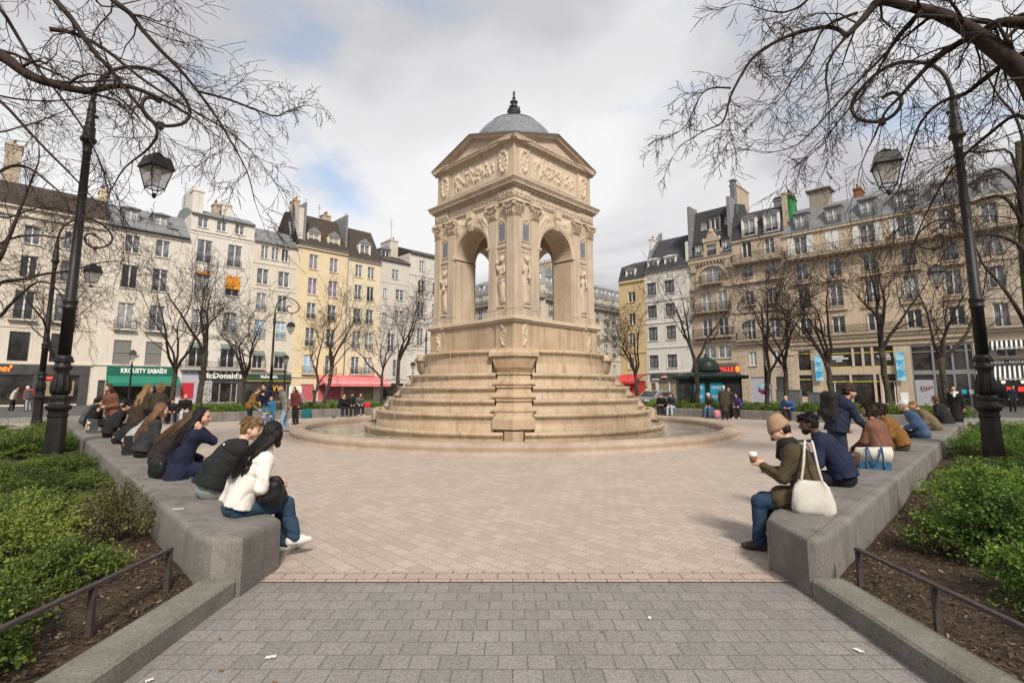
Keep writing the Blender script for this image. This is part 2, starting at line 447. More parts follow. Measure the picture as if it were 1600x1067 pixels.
def near_bench(sx):
    """concrete bench beside the path: blunt end at the path, then a long run at 45 degrees"""
    h = .45
    out = [(sx * 2.42, 4.27)]
    for t in (.0, 1, 2, 3.2, 4.6, 6.4, 8.5, 11, 13.2):
        out.append((sx * (2.62 + t), 4.38 + t * 1.045))
    ix = .18 if sx > 0 else 0
    inn = [(sx * (2.19 + ix), 4.30), (sx * (2.17 + ix), 4.93)] + [(sx * (2.62 + ix * .6 + t - .46), 4.38 + t * 1.045 + .55) for t in (.25, 1, 2, 3.2, 4.6, 6.4, 8.5, 11, 13.2)]
    poly = out + inn[::-1]
    bm = MB()
    if sx > 0: poly = poly[::-1]
    # inset top ring for the rounded arris
    c = len(poly)

    def inset(d):
        res = []
        for i in range(c):
            a = Vector(poly[i - 1]); p = Vector(poly[i]); b = Vector(poly[(i + 1) % c])
            t1 = (p - a).normalized(); t2 = (b - p).normalized()
            n1 = Vector((t1.y, -t1.x)); n2 = Vector((t2.y, -t2.x)); nn = n1 + n2
            if nn.length < 1e-4: nn = n1
            nn.normalize(); k = 1 / max(.5, nn.dot(n1))
            res.append(p + nn * d * k)
        return res
    sgn = 1
    ar = sum(poly[i][0] * poly[(i + 1) % c][1] - poly[(i + 1) % c][0] * poly[i][1] for i in range(c))
    if ar > 0: sgn = -1
    rings = []
    for d, z in ((0, -.02), (0, h - .055), (.006, h - .03), (.018, h - .012), (.034, h - .003), (.055, h)):
        rings.append([(p.x, p.y, z) for p in inset(d * sgn)])
    bm.loft(rings, 0, True)
    o = bm.build('concrete_bench', M['concrete']); o.data.set_sharp_from_angle(angle=R(34))
    return o


def joints(o, sx):
    for t in (1.9, 3.9, 5.9, 7.9, 9.9, 11.9):
        mb = MB(); a = Vector((sx * (2.62 + t - .01), 4.40 + t * 1.045)); b = Vector((sx * (2.62 + t - .36), 4.40 + t * 1.045 + .46)); d = (b - a).normalized() * .05; n_ = Vector((-d.y, d.x)) * .09
        a2 = a + d * 1.1; b2 = b - d
        mb.loft([[(*(a2 - n_), .4505), (*(a2 + n_), .4505), (*(a2 + n_), .4515), (*(a2 - n_), .4515)], [(*(b2 - n_), .4505), (*(b2 + n_), .4505), (*(b2 + n_), .4515), (*(b2 - n_), .4515)]], 0)
        mb.build('joint', M['concrete_dark'], o)


b1 = near_bench(-1); tag(b1, 'long grey concrete bench running back from the left side of the path', 'bench', 'concrete benches round the plaza')
b2 = near_bench(1); tag(b2, 'long grey concrete bench running back from the right side of the path', 'bench', 'concrete benches round the plaza')


def far_bench(sx, t0, t1, label):
    """bench on the far side of the square; t runs from the side corner to the far corner"""
    def P(t, off): return (sx * (HB - t + off), D + t + off)
    bm = MB(); rings = []
    for t in np.linspace(t0, t1, 8):
        ring = []
        for off, z in ((0, -.02), (0, .42), (.01, .445), (.03, .455), (.42, .455), (.44, .44), (.44, -.02)):
            x, y = P(t, off); ring.append((x, y, z))
        rings.append(ring)
    bm.loft(rings if sx > 0 else rings, 0)
    o = bm.build('concrete_bench', M['concrete']); tag(o, label, 'bench', 'concrete benches round the plaza'); return o


joints(b1, -1); joints(b2, 1)
far_bench(-1, 1.2, 13.6, 'low grey concrete bench on the far left edge of the plaza before the green hedge')
far_bench(1, 1.2, 13.6, 'low grey concrete bench on the far right edge of the plaza before the kiosk')

# planting beds (soil sheets) and their kerbs
def bed_near(sx):
    pts = [(sx * 2.55, -8), (sx * 2.5, 4.3)] + [(sx * (2.62 + t), 4.38 + t * 1.045) for t in (0, 2, 6.4, 13.2)] + [(sx * 21, 18.2), (sx * 21, -8)]
    mb = MB()
    # a gently mounded sheet
    nx, ny = 60, 70
    vs = []; idx = {}
    fs = []
    for j in range(ny + 1):
        for i in range(nx + 1):
            y = -8 + 27 * j / ny
            edge = 2.5 if y < 4.3 else 2.62 + (y - 4.38) / 1.045
            edge = max(edge, 2.5)
            x = edge + (21.5 - edge) * (i / nx)
            d = min(x - edge, 3)
            z = .07 + .05 * min(d, 1) + .035 * math.sin(x * 2.1 + y) * math.sin(y * 1.7 - x) + .02 * math.sin(7 * x) * math.sin(6.3 * y)
            vs.append((sx * x, y, z))
    for j in range(ny):
        for i in range(nx):
            a = j * (nx + 1) + i
            f = (a, a + 1, a + nx + 2, a + nx + 1)
            fs.append(f if sx > 0 else f[::-1])
    mb.add(vs, fs, 0, True)
    o = mb.build('planting_soil', M['soil']); tag(o, kind='structure')
    return o


bed_near(-1); bed_near(1)


def kerb(sx):
    mb = MB()
    xi = 2.215 if sx < 0 else 2.37
    rings = []
    for y in np.linspace(-8, 4.27, 24):
        w = .006 * math.sin(y * 9) ; xo = xi + .27
        rings.append([(sx * (xi + w), y, -.03), (sx * (xi + w), y, .125), (sx * (xi + w + .02), y, .145), (sx * (xo - .02), y, .15), (sx * xo, y, .12), (sx * xo, y, -.03)])
    mb.loft(rings, 0)
    o = mb.build('kerb', M['concrete_dark']); tag(o, kind='structure')


kerb(-1); kerb(1)


def low_rail(sx, label):
    mb = MB(); x = sx * 2.7
    o = empty('low_rail', (x, 3.6, 0), 0, label, 'railing', 'low iron rails along the path')
    mb.box(-.02, -11, .385, .02, .60, .405)
    mb.build('top_bar', M['rail_iron'], o)
    first = None
    for y in (.58, -.15, -1.65, -3.1):
        if first is None:
            p = MB(); p.box(-.02, -.012, .02, .02, .012, .385); first = p.build('post', M['rail_iron'], o, (0, y, 0))
        else:
            obj('post', first.data, o, (0, y, 0))


low_rail(-1, 'low rusty iron rail along the left flower bed kerb')
low_rail(1, 'low rusty iron rail along the right flower bed kerb')


def bed_far(sx):
    mb = MB()
    def P(t, off): return (sx * (HB - t + off), D + t + off)
    n = 24
    for i in range(n):
        t0 = 1.2 + 12.4 * i / n; t1 = 1.2 + 12.4 * (i + 1) / n
        a = P(t0, .44); b = P(t1, .44); c = P(t1, 2.1); d = P(t0, 2.1)
        mb.add([(*a, .36), (*b, .36), (*c, .2), (*d, .2)], [(0, 1, 2, 3)])
        c0 = (*c, -.02); d0 = (*d, -.02)
        mb.add([(*d, .2), (*c, .2), c0, d0], [(0, 1, 2, 3)])
    o = mb.build('planting_soil', M['soil']); tag(o, kind='structure')


bed_far(-1); bed_far(1)
# ------------------------------------------------------------------ fountain
FT = empty('fountain', (0, D, 0), R(45), 'domed square stone fountain pavilion on stepped water cascades in a round basin', 'fountain')
# local frame: the pavilion sides face +-x and +-y; the corner (-,-) looks at the camera
HW = 2.33        # half width of the pilaster wall
frnd = random.Random(3)


def four(name, me, parent=FT, rz0=0):
    os_ = []
    for k in range(4):
        os_.append(obj(name, me, parent, (0, 0, 0), rz0 + k * math.pi / 2))
    return os_


# basin rim + plinth, water
mb = MB()
RO = 8.4
prof = [(RO + .22, -.05), (RO + .22, .03), (RO + .04, .035), (RO + .03, .10), (RO + .06, .16), (RO + .05, .23), (RO - .02, .285), (RO - .14, .315), (RO - .30, .31), (RO - .42, .28), (RO - .47, .22), (RO - .46, .1), (RO - .46, -.3)]
N = 128
rings = [[(r * math.cos(2 * math.pi * j / N), r * math.sin(2 * math.pi * j / N), z) for j in range(N)] for r, z in prof]
mb.loft(rings, 0, True, cap=False)
mb.build('basin_rim', M['stone_rim'], FT)
M['water'] = mat('fountain water', (.30, .28, .22), (.62, .61, .56), 1.1, .08, .5, 9, spec=.9, lo=.45, hi=.75, bdist=.02)  # pale mottling paints foam and the sky's reflection into the base colour
M['foam'] = mat('water film', (.62, .57, .47), None, rough=.15, spec=.6)
_n = M['foam'].node_tree; _t = _n.nodes.new('ShaderNodeBsdfTransparent'); _m = _n.nodes.new('ShaderNodeMixShader'); _m.inputs[0].default_value = .55
_n.links.new(_t.outputs[0], _m.inputs[1]); _n.links.new(_n.nodes['Principled BSDF'].outputs[0], _m.inputs[2]); _n.links.new(_m.outputs[0], _n.nodes['Material Output'].inputs['Surface'])
mb = MB(); mb.add([((RO - .4) * math.cos(2 * math.pi * j / 96), (RO - .4) * math.sin(2 * math.pi * j / 96), .07) for j in range(96)], [tuple(range(96))])
mb.build('water', M['water'], FT)

# cascade tiers
TIERS = [(5.95, .34, .33), (5.50, .86, .62), (5.04, 1.28, .62), (4.60, 1.70, .62), (4.17, 2.14, .62), (3.72, 2.96, .78)]


def tier(r, z, gap, zb, depth):
    mb = MB()
    a0 = math.asin(gap / r)
    n = 30
    # profile (radius, height): rounded lip, undercut, hollow riser
    h = z - zb
    prof = [(r - depth, z - .05), (r - .10, z - .05), (r - .085, z), (r - .035, z + .008), (r, z - .02), (r + .014, z - .06), (r + .004, z - .10), (r - .03, z - .128), (r - .075, z - .14), (r - .10, z - .16 - h * .12), (r - .085, z - h * .52), (r - .085, z - h * .56), (r - .045, z - h * .60), (r - .03, zb)]
    rings = []
    for i in range(n + 1):
        a = math.pi / 4 + (-1 + 2 * i / n) * (math.pi / 4 - a0)   # quadrant 0..90
        rings.append([(rr * math.cos(a), rr * math.sin(a), zz) for rr, zz in prof])
    mb.loft(rings, 0, True, cap=False, closed=False)
    for ring in (rings[0], rings[-1]):
        # end return, closed with a slanting face to the inside
        k = len(mb.v); m = len(ring)
        inner = [(x * (r - depth) / math.hypot(x, y), y * (r - depth) / math.hypot(x, y), zz) for x, y, zz in ring]
        mb.add(ring + inner, [(j, j + 1, m + j + 1, m + j) for j in range(m - 1)], 0)
    return mb


# quadrants of the tiers sit on the four faces: rotate so they centre on local +-x, +-y (the piers on the diagonals)
for i, (r, z, gap) in enumerate(TIERS):
    zb = TIERS[i - 1][1] - .06 if i else -.3
    me = tier(r, z, gap, zb, 1.0 if i < 5 else .9).mesh('cascade_tier', M['stone_wet'])
    four('cascade_tier', me, FT, -math.pi / 4)
# still water lying in each tier, plus falling threads of water
mb = MB()
for i, (r, z, gap) in enumerate(TIERS):
    a0 = math.asin(gap / r) + .01
    for q in range(4):
        base = -math.pi / 4 + q * math.pi / 2
        vs = []; n = 24
        for k in range(n + 1):
            a = base + a0 + (math.pi / 2 - 2 * a0) * k / n
            for rr in (r - .85, r - .085):
                vs.append((rr * math.cos(a), rr * math.sin(a), z - .035))
        mb.add(vs, [(2 * k, 2 * k + 1, 2 * k + 3, 2 * k + 2) for k in range(n)])
mb.build('tier_water', M['water'], FT)
mb = MB()
for i, (r, z, gap) in enumerate(TIERS):
    zb = TIERS[i - 1][1] - .03 if i else .07
    a0 = math.asin(gap / r) + .02
    for q in range(4):
        base = -math.pi / 4 + q * math.pi / 2
        nn = int(40 if i < 5 else 26)
        for k in range(nn):
            a = base + a0 + (math.pi / 2 - 2 * a0) * frnd.random()
            w = frnd.uniform(.002, .006); rr = r + frnd.uniform(.012, .05)
            ln = frnd.uniform(.35, 1.0); z1 = z - .03 if frnd.random() < .5 else z - .03 - (z - zb) * frnd.uniform(0, .5)
            z0 = max(zb, z1 - (z - zb) * ln)
            c, s = math.cos(a), math.sin(a); tx, ty = -s * w, c * w
            p = []
            for zz, ww in ((z1, .4), (z1 - (z1 - z0) * .3, 1), (z0, .7)):
                p.append([(rr * c + tx * ww, rr * s + ty * ww, zz), (rr * c + c * w, rr * s + s * w, zz), (rr * c - tx * ww, rr * s - ty * ww, zz), (rr * c - c * w * .6, rr * s - s * w * .6, zz)])
            mb.loft(p, 0, True)
        # splashes where it lands
        for k in range(14):
            a = base + a0 + (math.pi / 2 - 2 * a0) * frnd.random(); rr = r + frnd.uniform(.02, .14)
            mb.ball((rr * math.cos(a), rr * math.sin(a), zb + frnd.uniform(0, .035)), frnd.uniform(.006, .02), 5, 3)
mb.build('falling_water', M['foam'], FT)

# corner piers between the cascades
mb = MB()


def pier_block(rf0, w0, z0, rf1, w1, z1, back=1.6, ch=.16, mi=0):
    rings = []
    for rf, w, z in ((rf0, w0, z0), (rf1, w1, z1)):
        rings.append([(-w, -rf + back, z), (w, -rf + back, z), (w, -rf + ch + w * .18, z), (0, -rf, z), (-w, -rf + ch + w * .18, z)])
    mb.loft(rings, mi)


pier_block(5.92, .29, -.3, 5.92, .29, .36, 2.2)
pier_block(5.70, .50, .36, 5.86, .63, .42); pier_block(5.88, .65, .42, 5.88, .65, .72); pier_block(5.86, .64, .72, 5.66, .48, .88)
for rf, z0, z1 in ((5.38, .88, 1.28), (4.94, 1.30, 1.70), (4.50, 1.72, 2.14)):
    pier_block(rf - .06, .58, z0 - .03, rf - .02, .60, z0); pier_block(rf - .02, .60, z0, rf + .04, .72, z0 + .04); pier_block(rf + .04, .72, z0 + .04, rf + .04, .72, z0 + .09)
    pier_block(rf, .68, z0 + .09, rf - .14, .57, z0 + .22); pier_block(rf - .14, .57, z0 + .22, rf - .18, .54, z1 - .04); pier_block(rf - .12, .58, z1 - .04, rf - .12, .58, z1 + .02)
pier_block(3.86, .52, 2.14, 4.0, .64, 2.34); pier_block(4.0, .64, 2.34, 4.06, .76, 2.66); pier_block(4.08, .78, 2.66, 4.08, .78, 2.70)
pier_block(4.14, .86, 2.72, 4.14, .86, 2.84); pier_block(4.12, .84, 2.84, 4.0, .76, 2.98)
pier_block(3.62, .98, 2.05, 3.62, .98, 2.86, 1.2, .1); pier_block(5.5, .6, .2, 5.5, .6, .9, 1.0, .1); pier_block(5.62, .45, -.2, 5.62, .45, .5, 1.0, .1)
four('corner_pier', mb.mesh('corner_pier', M['stone_wet']), FT, math.pi / 4)
# core under the pavilion so nothing shows through
mb = MB(); mb.lathe([(4.9, -.3), (4.9, .2), (4.5, .5), (3.9, .95), (3.5, 1.4), (3.1, 1.8), (2.85, 2.2), (2.85, 2.9)], 48, smooth=False)
mb.build('cascade_core', M['stone_wet'], FT)

# pedestal
mb = MB()
P0, P1 = 2.42, 2.46
mb.box(-P0, -P0, 2.85, P0, P0, 4.0)
for sx in (-1, 1):
    for sy in (-1, 1):
        cx, cy = sx * (P0 - .42), sy * (P0 - .42)
        mb.box(cx - .47, cy - .47, 2.88, cx + .47, cy + .47, 4.0)
mb.box(-2.52, -2.52, 2.86, 2.52, 2.52, 3.08)
mb.build('pedestal', M['stone_wet'], FT, bevel=.012)
mb = MB()
for hw, z0, z1 in ((2.50, 3.985, 4.05), (2.56, 4.05, 4.13), (2.53, 4.13, 4.19)):
    mb.box(-hw, -hw, z0, hw, hw, z1)
    for sx in (-1, 1):
        for sy in (-1, 1):
            c = hw - .44; mb.box(sx * c - .505, sy * c - .505, z0 + .004, sx * c + .505, sy * c + .505, z1 + .004)
mb.build('pedestal_cornice', M['stone_pale'], FT, bevel=.02)


def gauss(u, v, cu, cv, su, sv):
    return math.exp(-((u - cu) / su) ** 2 - ((v - cv) / sv) ** 2)


# pedestal carved side panels with trailing foliage
mb = MB()
for s in (-1, 1):
    x0 = s * 1.92
    ph = frnd.uniform(0, 6)

    def leafy(u, v):
        c = .5 + .22 * math.sin(v * 9 + ph)
        return .045 * math.exp(-((u - c) / .13) ** 2) + .035 * max(0, math.sin(v * 34 + u * 9)) * math.exp(-((u - c) / .3) ** 2)
    mb = MB(); mb.hfield(x0 - .16, x0 + .16, 3.12, 3.95, 14, 34, leafy, -P0 - .052)
    four('pedestal_carving', mb.mesh('pedestal_carving', M['stone']), FT)

# wall of one face with its arch
ZB, ZT, ZS, AR = 4.19, 8.52, 6.9, .97
mb = MB()
TH = .95


def arch_wall(mb, y, hw, zb, zt, r, zs, n=20, flip=False):
    """wall plane at y with an arched opening"""
    pts = [(-r, zb)] + [(r * math.cos(math.pi - math.pi * k / n), zs + r * math.sin(math.pi * k / n)) for k in range(n + 1)] + [(r, zb)]
    mb.quad((-hw, y, zb), (-r, y, zb), (-r, y, zs), (-hw, y, zs)); mb.quad((r, y, zb), (hw, y, zb), (hw, y, zs), (r, y, zs))
    arc = pts[1:-1]
    # spandrels: fan to the top edge
    for k in range(n):
        (xa, za), (xb, zb2) = arc[k], arc[k + 1]
        ta = -hw + 2 * hw * k / n; tb = -hw + 2 * hw * (k + 1) / n
        mb.quad((xa, y, za), (xb, y, zb2), (tb, y, zt), (ta, y, zt))
    mb.add([(-hw, y, zs), (-r, y, zs), (-hw, y, zt)], [(0, 1, 2)]); mb.add([(r, y, zs), (hw, y, zs), (hw, y, zt)], [(0, 1, 2)])
    return pts


pts = arch_wall(mb, -HW, HW, ZB, ZT, AR, ZS)
arch_wall(mb, -HW + TH, HW - TH, ZB, ZT, AR, ZS)
for k in range(len(pts) - 1):
    (xa, za), (xb, zb2) = pts[k], pts[k + 1]
    mb.add([(xa, -HW, za), (xb, -HW, zb2), (xb, -HW + TH, zb2), (xa, -HW + TH, za)], [(0, 1, 2, 3)], 0, True)
four('arch_wall', mb.mesh('arch_wall', M['stone']), FT)
mb = MB(); mb.box(-HW + .3, -HW + .3, 8.3, HW - .3, HW - .3, 8.5); mb.build('inner_ceiling', M['stone'], FT)
mb = MB(); mb.box(-HW + .1, -HW + .1, 4.19, HW - .1, HW - .1, 4.205); mb.build('inner_floor', M['stone'], FT)

# archivolt, imposts, keystone
mb = MB()
n = 28
ri, ro = AR, AR + .15
rings = []
for k in range(n + 1):
    a = math.pi - math.pi * k / n
    c, s = math.cos(a), math.sin(a)
    rings.append([(ri * c, -HW + .01, ZS + ri * s), (ri * c, -HW - .05, ZS + ri * s), ((ri + .06) * c, -HW - .055, ZS + (ri + .06) * s), ((ri + .065) * c, -HW - .075, ZS + (ri + .065) * s), (ro * c, -HW - .08, ZS + ro * s), (ro * c, -HW + .01, ZS + ro * s)])
mb.loft(rings, 0, False)
for s in (-1, 1):
    for z0, z1, pr in ((ZS - .13, ZS - .07, .06), (ZS - .07, ZS + .0, .1)):
        mb.box(s * (AR - pr + .06), -HW - pr, z0, s * (AR + .17), -HW + TH - .02, z1)
rings = []
for z, w, d in ((ZS + AR - .06, .09, .1), (ZS + AR + .18, .12, .17), (ZS + AR + .34, .14, .15), (ZS + AR + .42, .16, .2), (ZT, .16, .2)):
    rings.append([(-w, -HW + .01, z), (w, -HW + .01, z), (w, -HW - d, z), (-w, -HW - d, z)])
mb.loft(rings, 0)
four('archivolt', mb.mesh('archivolt', M['stone_pale']), FT)

# pilasters: corner and inner ones on each face; capitals
def pilaster(mb, xc, w, pr=.07):
    y = -HW
    mb.box(xc - w / 2, y - pr, 4.55, xc + w / 2, y + .02, 7.88)
    for z0, z1, e in ((4.19, 4.34, .05), (4.34, 4.41, .035), (4.41, 4.46, .02), (4.46, 4.53, .03), (4.53, 4.56, .012)):
        mb.box(xc - w / 2 - e, y - pr - e, z0, xc + w / 2 + e, y + .02, z1)


for s in (-1, 1):
    for xc, w_ in ((s * (HW - .132), .396), (s * 1.25, .42)):
        mb = MB(); pilaster(mb, xc, w_)
        for o in four('pilaster', mb.mesh('pilaster', M['stone'])):
            b = o.modifiers.new('bevel', 'BEVEL'); b.width = .008; b.segments = 1; b.limit_method = 'ANGLE'
    # pedestal strip of the figure bay
    mb = MB(); mb.box(s * 1.46, -HW - .05, 4.19, s * 1.98, -HW + .02, 4.55)
    four('figure_plinth', mb.mesh('figure_plinth', M['stone']))

mb = MB()


def capital(mb, xc, w):
    y = -HW - .06
    rings = []
    for z, e, d in ((7.88, .0, .0), (7.92, .03, .03), (7.94, .0, .0), (8.2, .02, .03), (8.38, .07, .10)):
        rings.append([(xc - w / 2 - e, y + .1, z), (xc + w / 2 + e, y + .1, z), (xc + w / 2 + e, y - d, z), (xc - w / 2 - e, y - d, z)])
    mb.loft(rings, 0)
    mb.box(xc - w / 2 - .10, y - .14, 8.40, xc + w / 2 + .10, y + .1, 8.45); mb.box(xc - w / 2 - .08, y - .12, 8.45, xc + w / 2 + .08, y + .1, 8.505)
    # two rows of leaves that curl outwards
    for row, (z0, hgt, nl, out) in enumerate(((7.94, .2, 4, .07), (8.08, .22, 3, .10))):
        for i in range(nl):
            lx = xc - w / 2 + w * (i + .5) / nl; lw = w / nl * .42
            sec = [(0, 0, 1), (.02, hgt * .5, 1.05), (out * .8, hgt * .88, .9), (out, hgt * .86, .6), (out * .9, hgt * .72, .35)]
            rr = [[(lx - lw * k, y - .02 - d, z0 + z), (lx, y - .035 - d, z0 + z), (lx + lw * k, y - .02 - d, z0 + z), (lx, y + .0 - d * .8, z0 + z)] for d, z, k in sec]
            mb.loft(rr, 0, True)
    for s in (-1, 1):   # volutes
        c = Vector((xc + s * (w / 2 + .04), y - .09, 8.33))
        mb.ball(tuple(c), (.055, .05, .065), 8, 5); mb.ball((c.x, c.y - .045, c.z), (.022, .02, .022), 6, 4)
    mb.ball((xc, y - .12, 8.43), (.05, .04, .06), 8, 5)


for s in (-1, 1):
    for xc, w_ in ((s * (HW - .13), .40), (s * 1.25, .42)):
        mb = MB(); capital(mb, xc, w_); four('capital', mb.mesh('capital', M['stone_pale']), FT)

# figure bay: relief of a standing draped figure, slate plaque, mouldings
def nymph(mb, xc, y, seed):
    r_ = random.Random(seed)
    s = r_.choice((-1, 1)); sway = .06 * s
    fig = []
    H0, HH = 4.62, 1.85
    def J(a, b): return (xc + a, y, H0 + b * HH)
    mb.ball((xc + sway * .6, y - .05, H0 + .925 * HH), (.085, .09, .11), 10, 7)          # head
    mb.ball((xc + sway * .6, y - .03, H0 + .955 * HH), (.115, .07, .085), 9, 6)         # hair
    for i in range(5): mb.ball((xc + sway * .6 + .09 * math.cos(i * 1.25), y - .03, H0 + .955 * HH + .06 * math.sin(i * 1.25)), .035, 6, 4)
    mb.tube([J(sway * .6, .87), J(sway * .5, .84)], [.045, .05], 8)
    tor = [(.82, .13, .05), (.76, .155, .085), (.70, .14, .09), (.62, .105, .075), (.55, .13, .085), (.48, .155, .095), (.40, .15, .1), (.25, .14, .085), (.1, .155, .07), (.02, .18, .06)]
    rings = []
    for b, w, d in tor:
        off = sway * math.cos(b * 5.5) * .9
        n = 28
        fold = .0 if b > .6 else .018
        rings.append([(xc + off + w * math.cos(2 * math.pi * k / n) * (1 + fold * 3 * math.sin(k * 2.7 + b * 8)), y - (d + fold * math.sin(k * 3.1 + b * 11)) * max(0, math.sin(2 * math.pi * k / n)) + .01, H0 + b * HH) for k in range(n)])
    mb.loft(rings, 0, True)
    # swags of drapery
    for k in range(7):
        a = r_.uniform(.12, .5)
        mb.tube([J(-.13 + .04 * k, a + .09), J(-.12 + .04 * k + sway * .5, a - .03), J(-.12 + .042 * k + sway, a - .2)], [.012, .022, .012], 6)
        for i in range(1): pass
    for b in (.48, .56):
        mb.tube([J(-.15, b + .03), (xc, y - .1, H0 + (b - .015) * HH), J(.15, b + .05)], [.02, .03, .02], 6)
    # arms: one holds an urn at the shoulder, the other crosses the body
    mb.tube([(xc + s * .14, y - .05, H0 + .80 * HH), (xc + s * .2, y - .07, H0 + .68 * HH), (xc + s * .06, y - .13, H0 + .60 * HH)], [.045, .04, .03], 8)
    mb.tube([(xc - s * .14, y - .05, H0 + .80 * HH), (xc - s * .19, y - .08, H0 + .68 * HH), (xc - s * .15, y - .12, H0 + .82 * HH)], [.045, .04, .03], 8)
    if seed % 2:
        mb.ball((xc + s * .08, y - .13, H0 + .57 * HH), (.08, .06, .11), 9, 6); mb.ball((xc + s * .08, y - .13, H0 + .64 * HH), (.035, .035, .05), 8, 5)
    else:
        mb.ball((xc - s * .16, y - .1, H0 + .88 * HH), (.06, .06, .1), 9, 6)
    mb.box(xc - .2, y - .09, H0 - .06, xc + .2, y, H0 + .01)


for i, s in enumerate((-1, 1)):
    xc = s * 1.72
    mb = MB(); pl = MB(); pf = MB()
    nymph(mb, xc, -HW, 11 + i)
    pf.box(xc - .21, -HW - .03, 7.0, xc + .21, -HW + .01, 7.04); pf.box(xc - .21, -HW - .03, 7.68, xc + .21, -HW + .01, 7.72)
    for k in (-1, 1): pf.box(xc + k * .17, -HW - .028, 7.04, xc + k * .21, -HW + .01, 7.68)
    pf.loft([[(xc - .2, -HW - .04, 7.72), (xc + .2, -HW - .04, 7.72), (xc + .2, -HW, 7.72), (xc - .2, -HW, 7.72)], [(xc - .09, -HW - .05, 7.84), (xc + .09, -HW - .05, 7.84), (xc + .09, -HW, 7.84), (xc - .09, -HW, 7.84)]], 0)
    pf.ball((xc, -HW - .05, 7.86), (.07, .04, .07), 8, 5)
    for k in (-1, 1): pf.ball((xc + k * .12, -HW - .04, 7.78), (.055, .035, .04), 8, 5)
    pf.box(xc - .24, -HW - .045, 6.82, xc + .24, -HW + .01, 6.87); pf.box(xc - .22, -HW - .03, 6.78, xc + .22, -HW + .01, 6.82)
    pf.box(xc - .2, -HW - .02, 6.62, xc + .2, -HW + .01, 6.66)
    pl.box(xc - .165, -HW - .022, 7.045, xc + .165, -HW + .005, 7.675)
    four('carved_figure', mb.mesh('carved_figure', M['stone_pale']), FT)
    four('plaque', pl.mesh('plaque', M['plaque']), FT)
    four('plaque_frame', pf.mesh('plaque_frame', M['stone_pale']), FT)

# spandrel reliefs (winged figures over the arch)
for s in (-1, 1):
    mb = MB()

    def sp(u, v, s=s):
        x = (1.05 * u) if s > 0 else (1.05 * (1 - u))      # distance from arch axis
        z = ZS + .55 + (ZT - ZS - .55) * v
        if math.hypot(x, z - ZS) < AR + .08: return None
        h = .09 * gauss(x, z, .78, 7.95, .16, .3) + .06 * gauss(x, z, .55, 8.18, .2, .12) + .05 * gauss(x, z, .92, 8.22, .1, .16) + .07 * gauss(x, z, .80, 8.32, .07, .08)
        return h + .045 * max(0, math.sin(x * 31 + z * 19)) * gauss(x, z, .75, 8.05, .3, .4)
    if s > 0: mb.hfield(0, 1.05, ZS + .55, ZT, 40, 40, sp, -HW - .012)
    else: mb.hfield(-1.05, 0, ZS + .55, ZT, 40, 40, sp, -HW - .012)
    four('spandrel_relief', mb.mesh('spandrel_relief', M['stone_pale']), FT)

# entablature: architrave, carved frieze, cornice
mb = MB()
for hw, z0, z1 in ((2.38, 8.505, 8.57), (2.41, 8.57, 8.65)):
    mb.box(-hw, -hw, z0, hw, hw, z1)
mb.box(-2.36, -2.36, 8.65, 2.36, 2.36, 8.97)
for sx in (-1, 1):
    for sy in (-1, 1): mb.box(sx * 1.95 - .46, sy * 1.95 - .46, 8.50, sx * 1.95 + .46 + 0, sy * 1.95 + .46, 8.968)
mb.build('architrave', M['stone'], FT)
mb = MB()


def scroll(u, v):
    n = 13; x = u * n; k = math.floor(x); fx = x - k - .5; fz = (v - .5) * 1.15
    if k % 2: fz = -fz
    r = math.hypot(fx, fz); a = math.atan2(fz, fx)
    h = .05 * max(0, math.sin(r * 19 - a)) * (r < .47) + .05 * math.exp(-(r / .12) ** 2)
    h += .018 * math.exp(-((abs(fx) - .5) / .09) ** 2) * math.exp(-(fz / .3) ** 2)
    return h


mb.hfield(-1.5, 1.5, 8.67, 8.96, 120, 14, scroll, -2.363)
for s in (-1, 1):
    m2 = MB(); m2.hfield(s * 1.95 - .44, s * 1.95 + .44, 8.67, 8.96, 36, 14, lambda u, v: scroll(u * .3, v), -2.413)
    four('carved_frieze', m2.mesh('carved_frieze', M['stone_pale']), FT)
four('carved_frieze', mb.mesh('carved_frieze', M['stone_pale']), FT)


def cornice(prof, seg=1):
    """square cornice; prof = (half width, z)"""
    mb = MB()
    rings = [[(-h, -h, z), (h, -h, z), (h, h, z), (-h, h, z)] for h, z in prof]
    mb.loft(rings, 0, False, cap=True)
    return mb


cm = cornice([(2.38, 8.94), (2.42, 8.985), (2.42, 9.01), (2.47, 9.03), (2.47, 9.06), (2.57, 9.085), (2.575, 9.16), (2.59, 9.165), (2.60, 9.19), (2.64, 9.245), (2.65, 9.255), (2.65, 9.29), (2.45, 9.36)])
cm.build('main_cornice', M['stone'], FT)
mb = MB()
for s in (-1, 1):
    pass
for i in range(40):
    x = -2.44 + 4.88 * i / 39
    mb.box(x - .035, -2.50, 9.0, x + .035, -2.4, 9.055)
four('dentil_course', mb.mesh('dentil_course', M['stone']), FT)

# attic
mb = MB(); mb.box(-2.30, -2.30, 9.3, 2.30, 2.30, 10.74)
mb.box(-2.36, -2.36, 9.3, 2.36, 2.36, 9.52)
for sx in (-1, 1):
    for sy in (-1, 1):
        c = 2.30 - .40; mb.box(sx * c - .44, sy * c - .44, 9.3, sx * c + .44, sy * c + .44, 10.738)
mb.build('attic', M['stone'], FT, bevel=.01)
mb = MB()
blobs = []
for i in range(70):
    blobs.append((frnd.uniform(.06, .94), .5 + frnd.gauss(0, .17), frnd.uniform(.008, .026), frnd.uniform(.05, .16), frnd.uniform(.02, .06), frnd.uniform(-9, 9)))


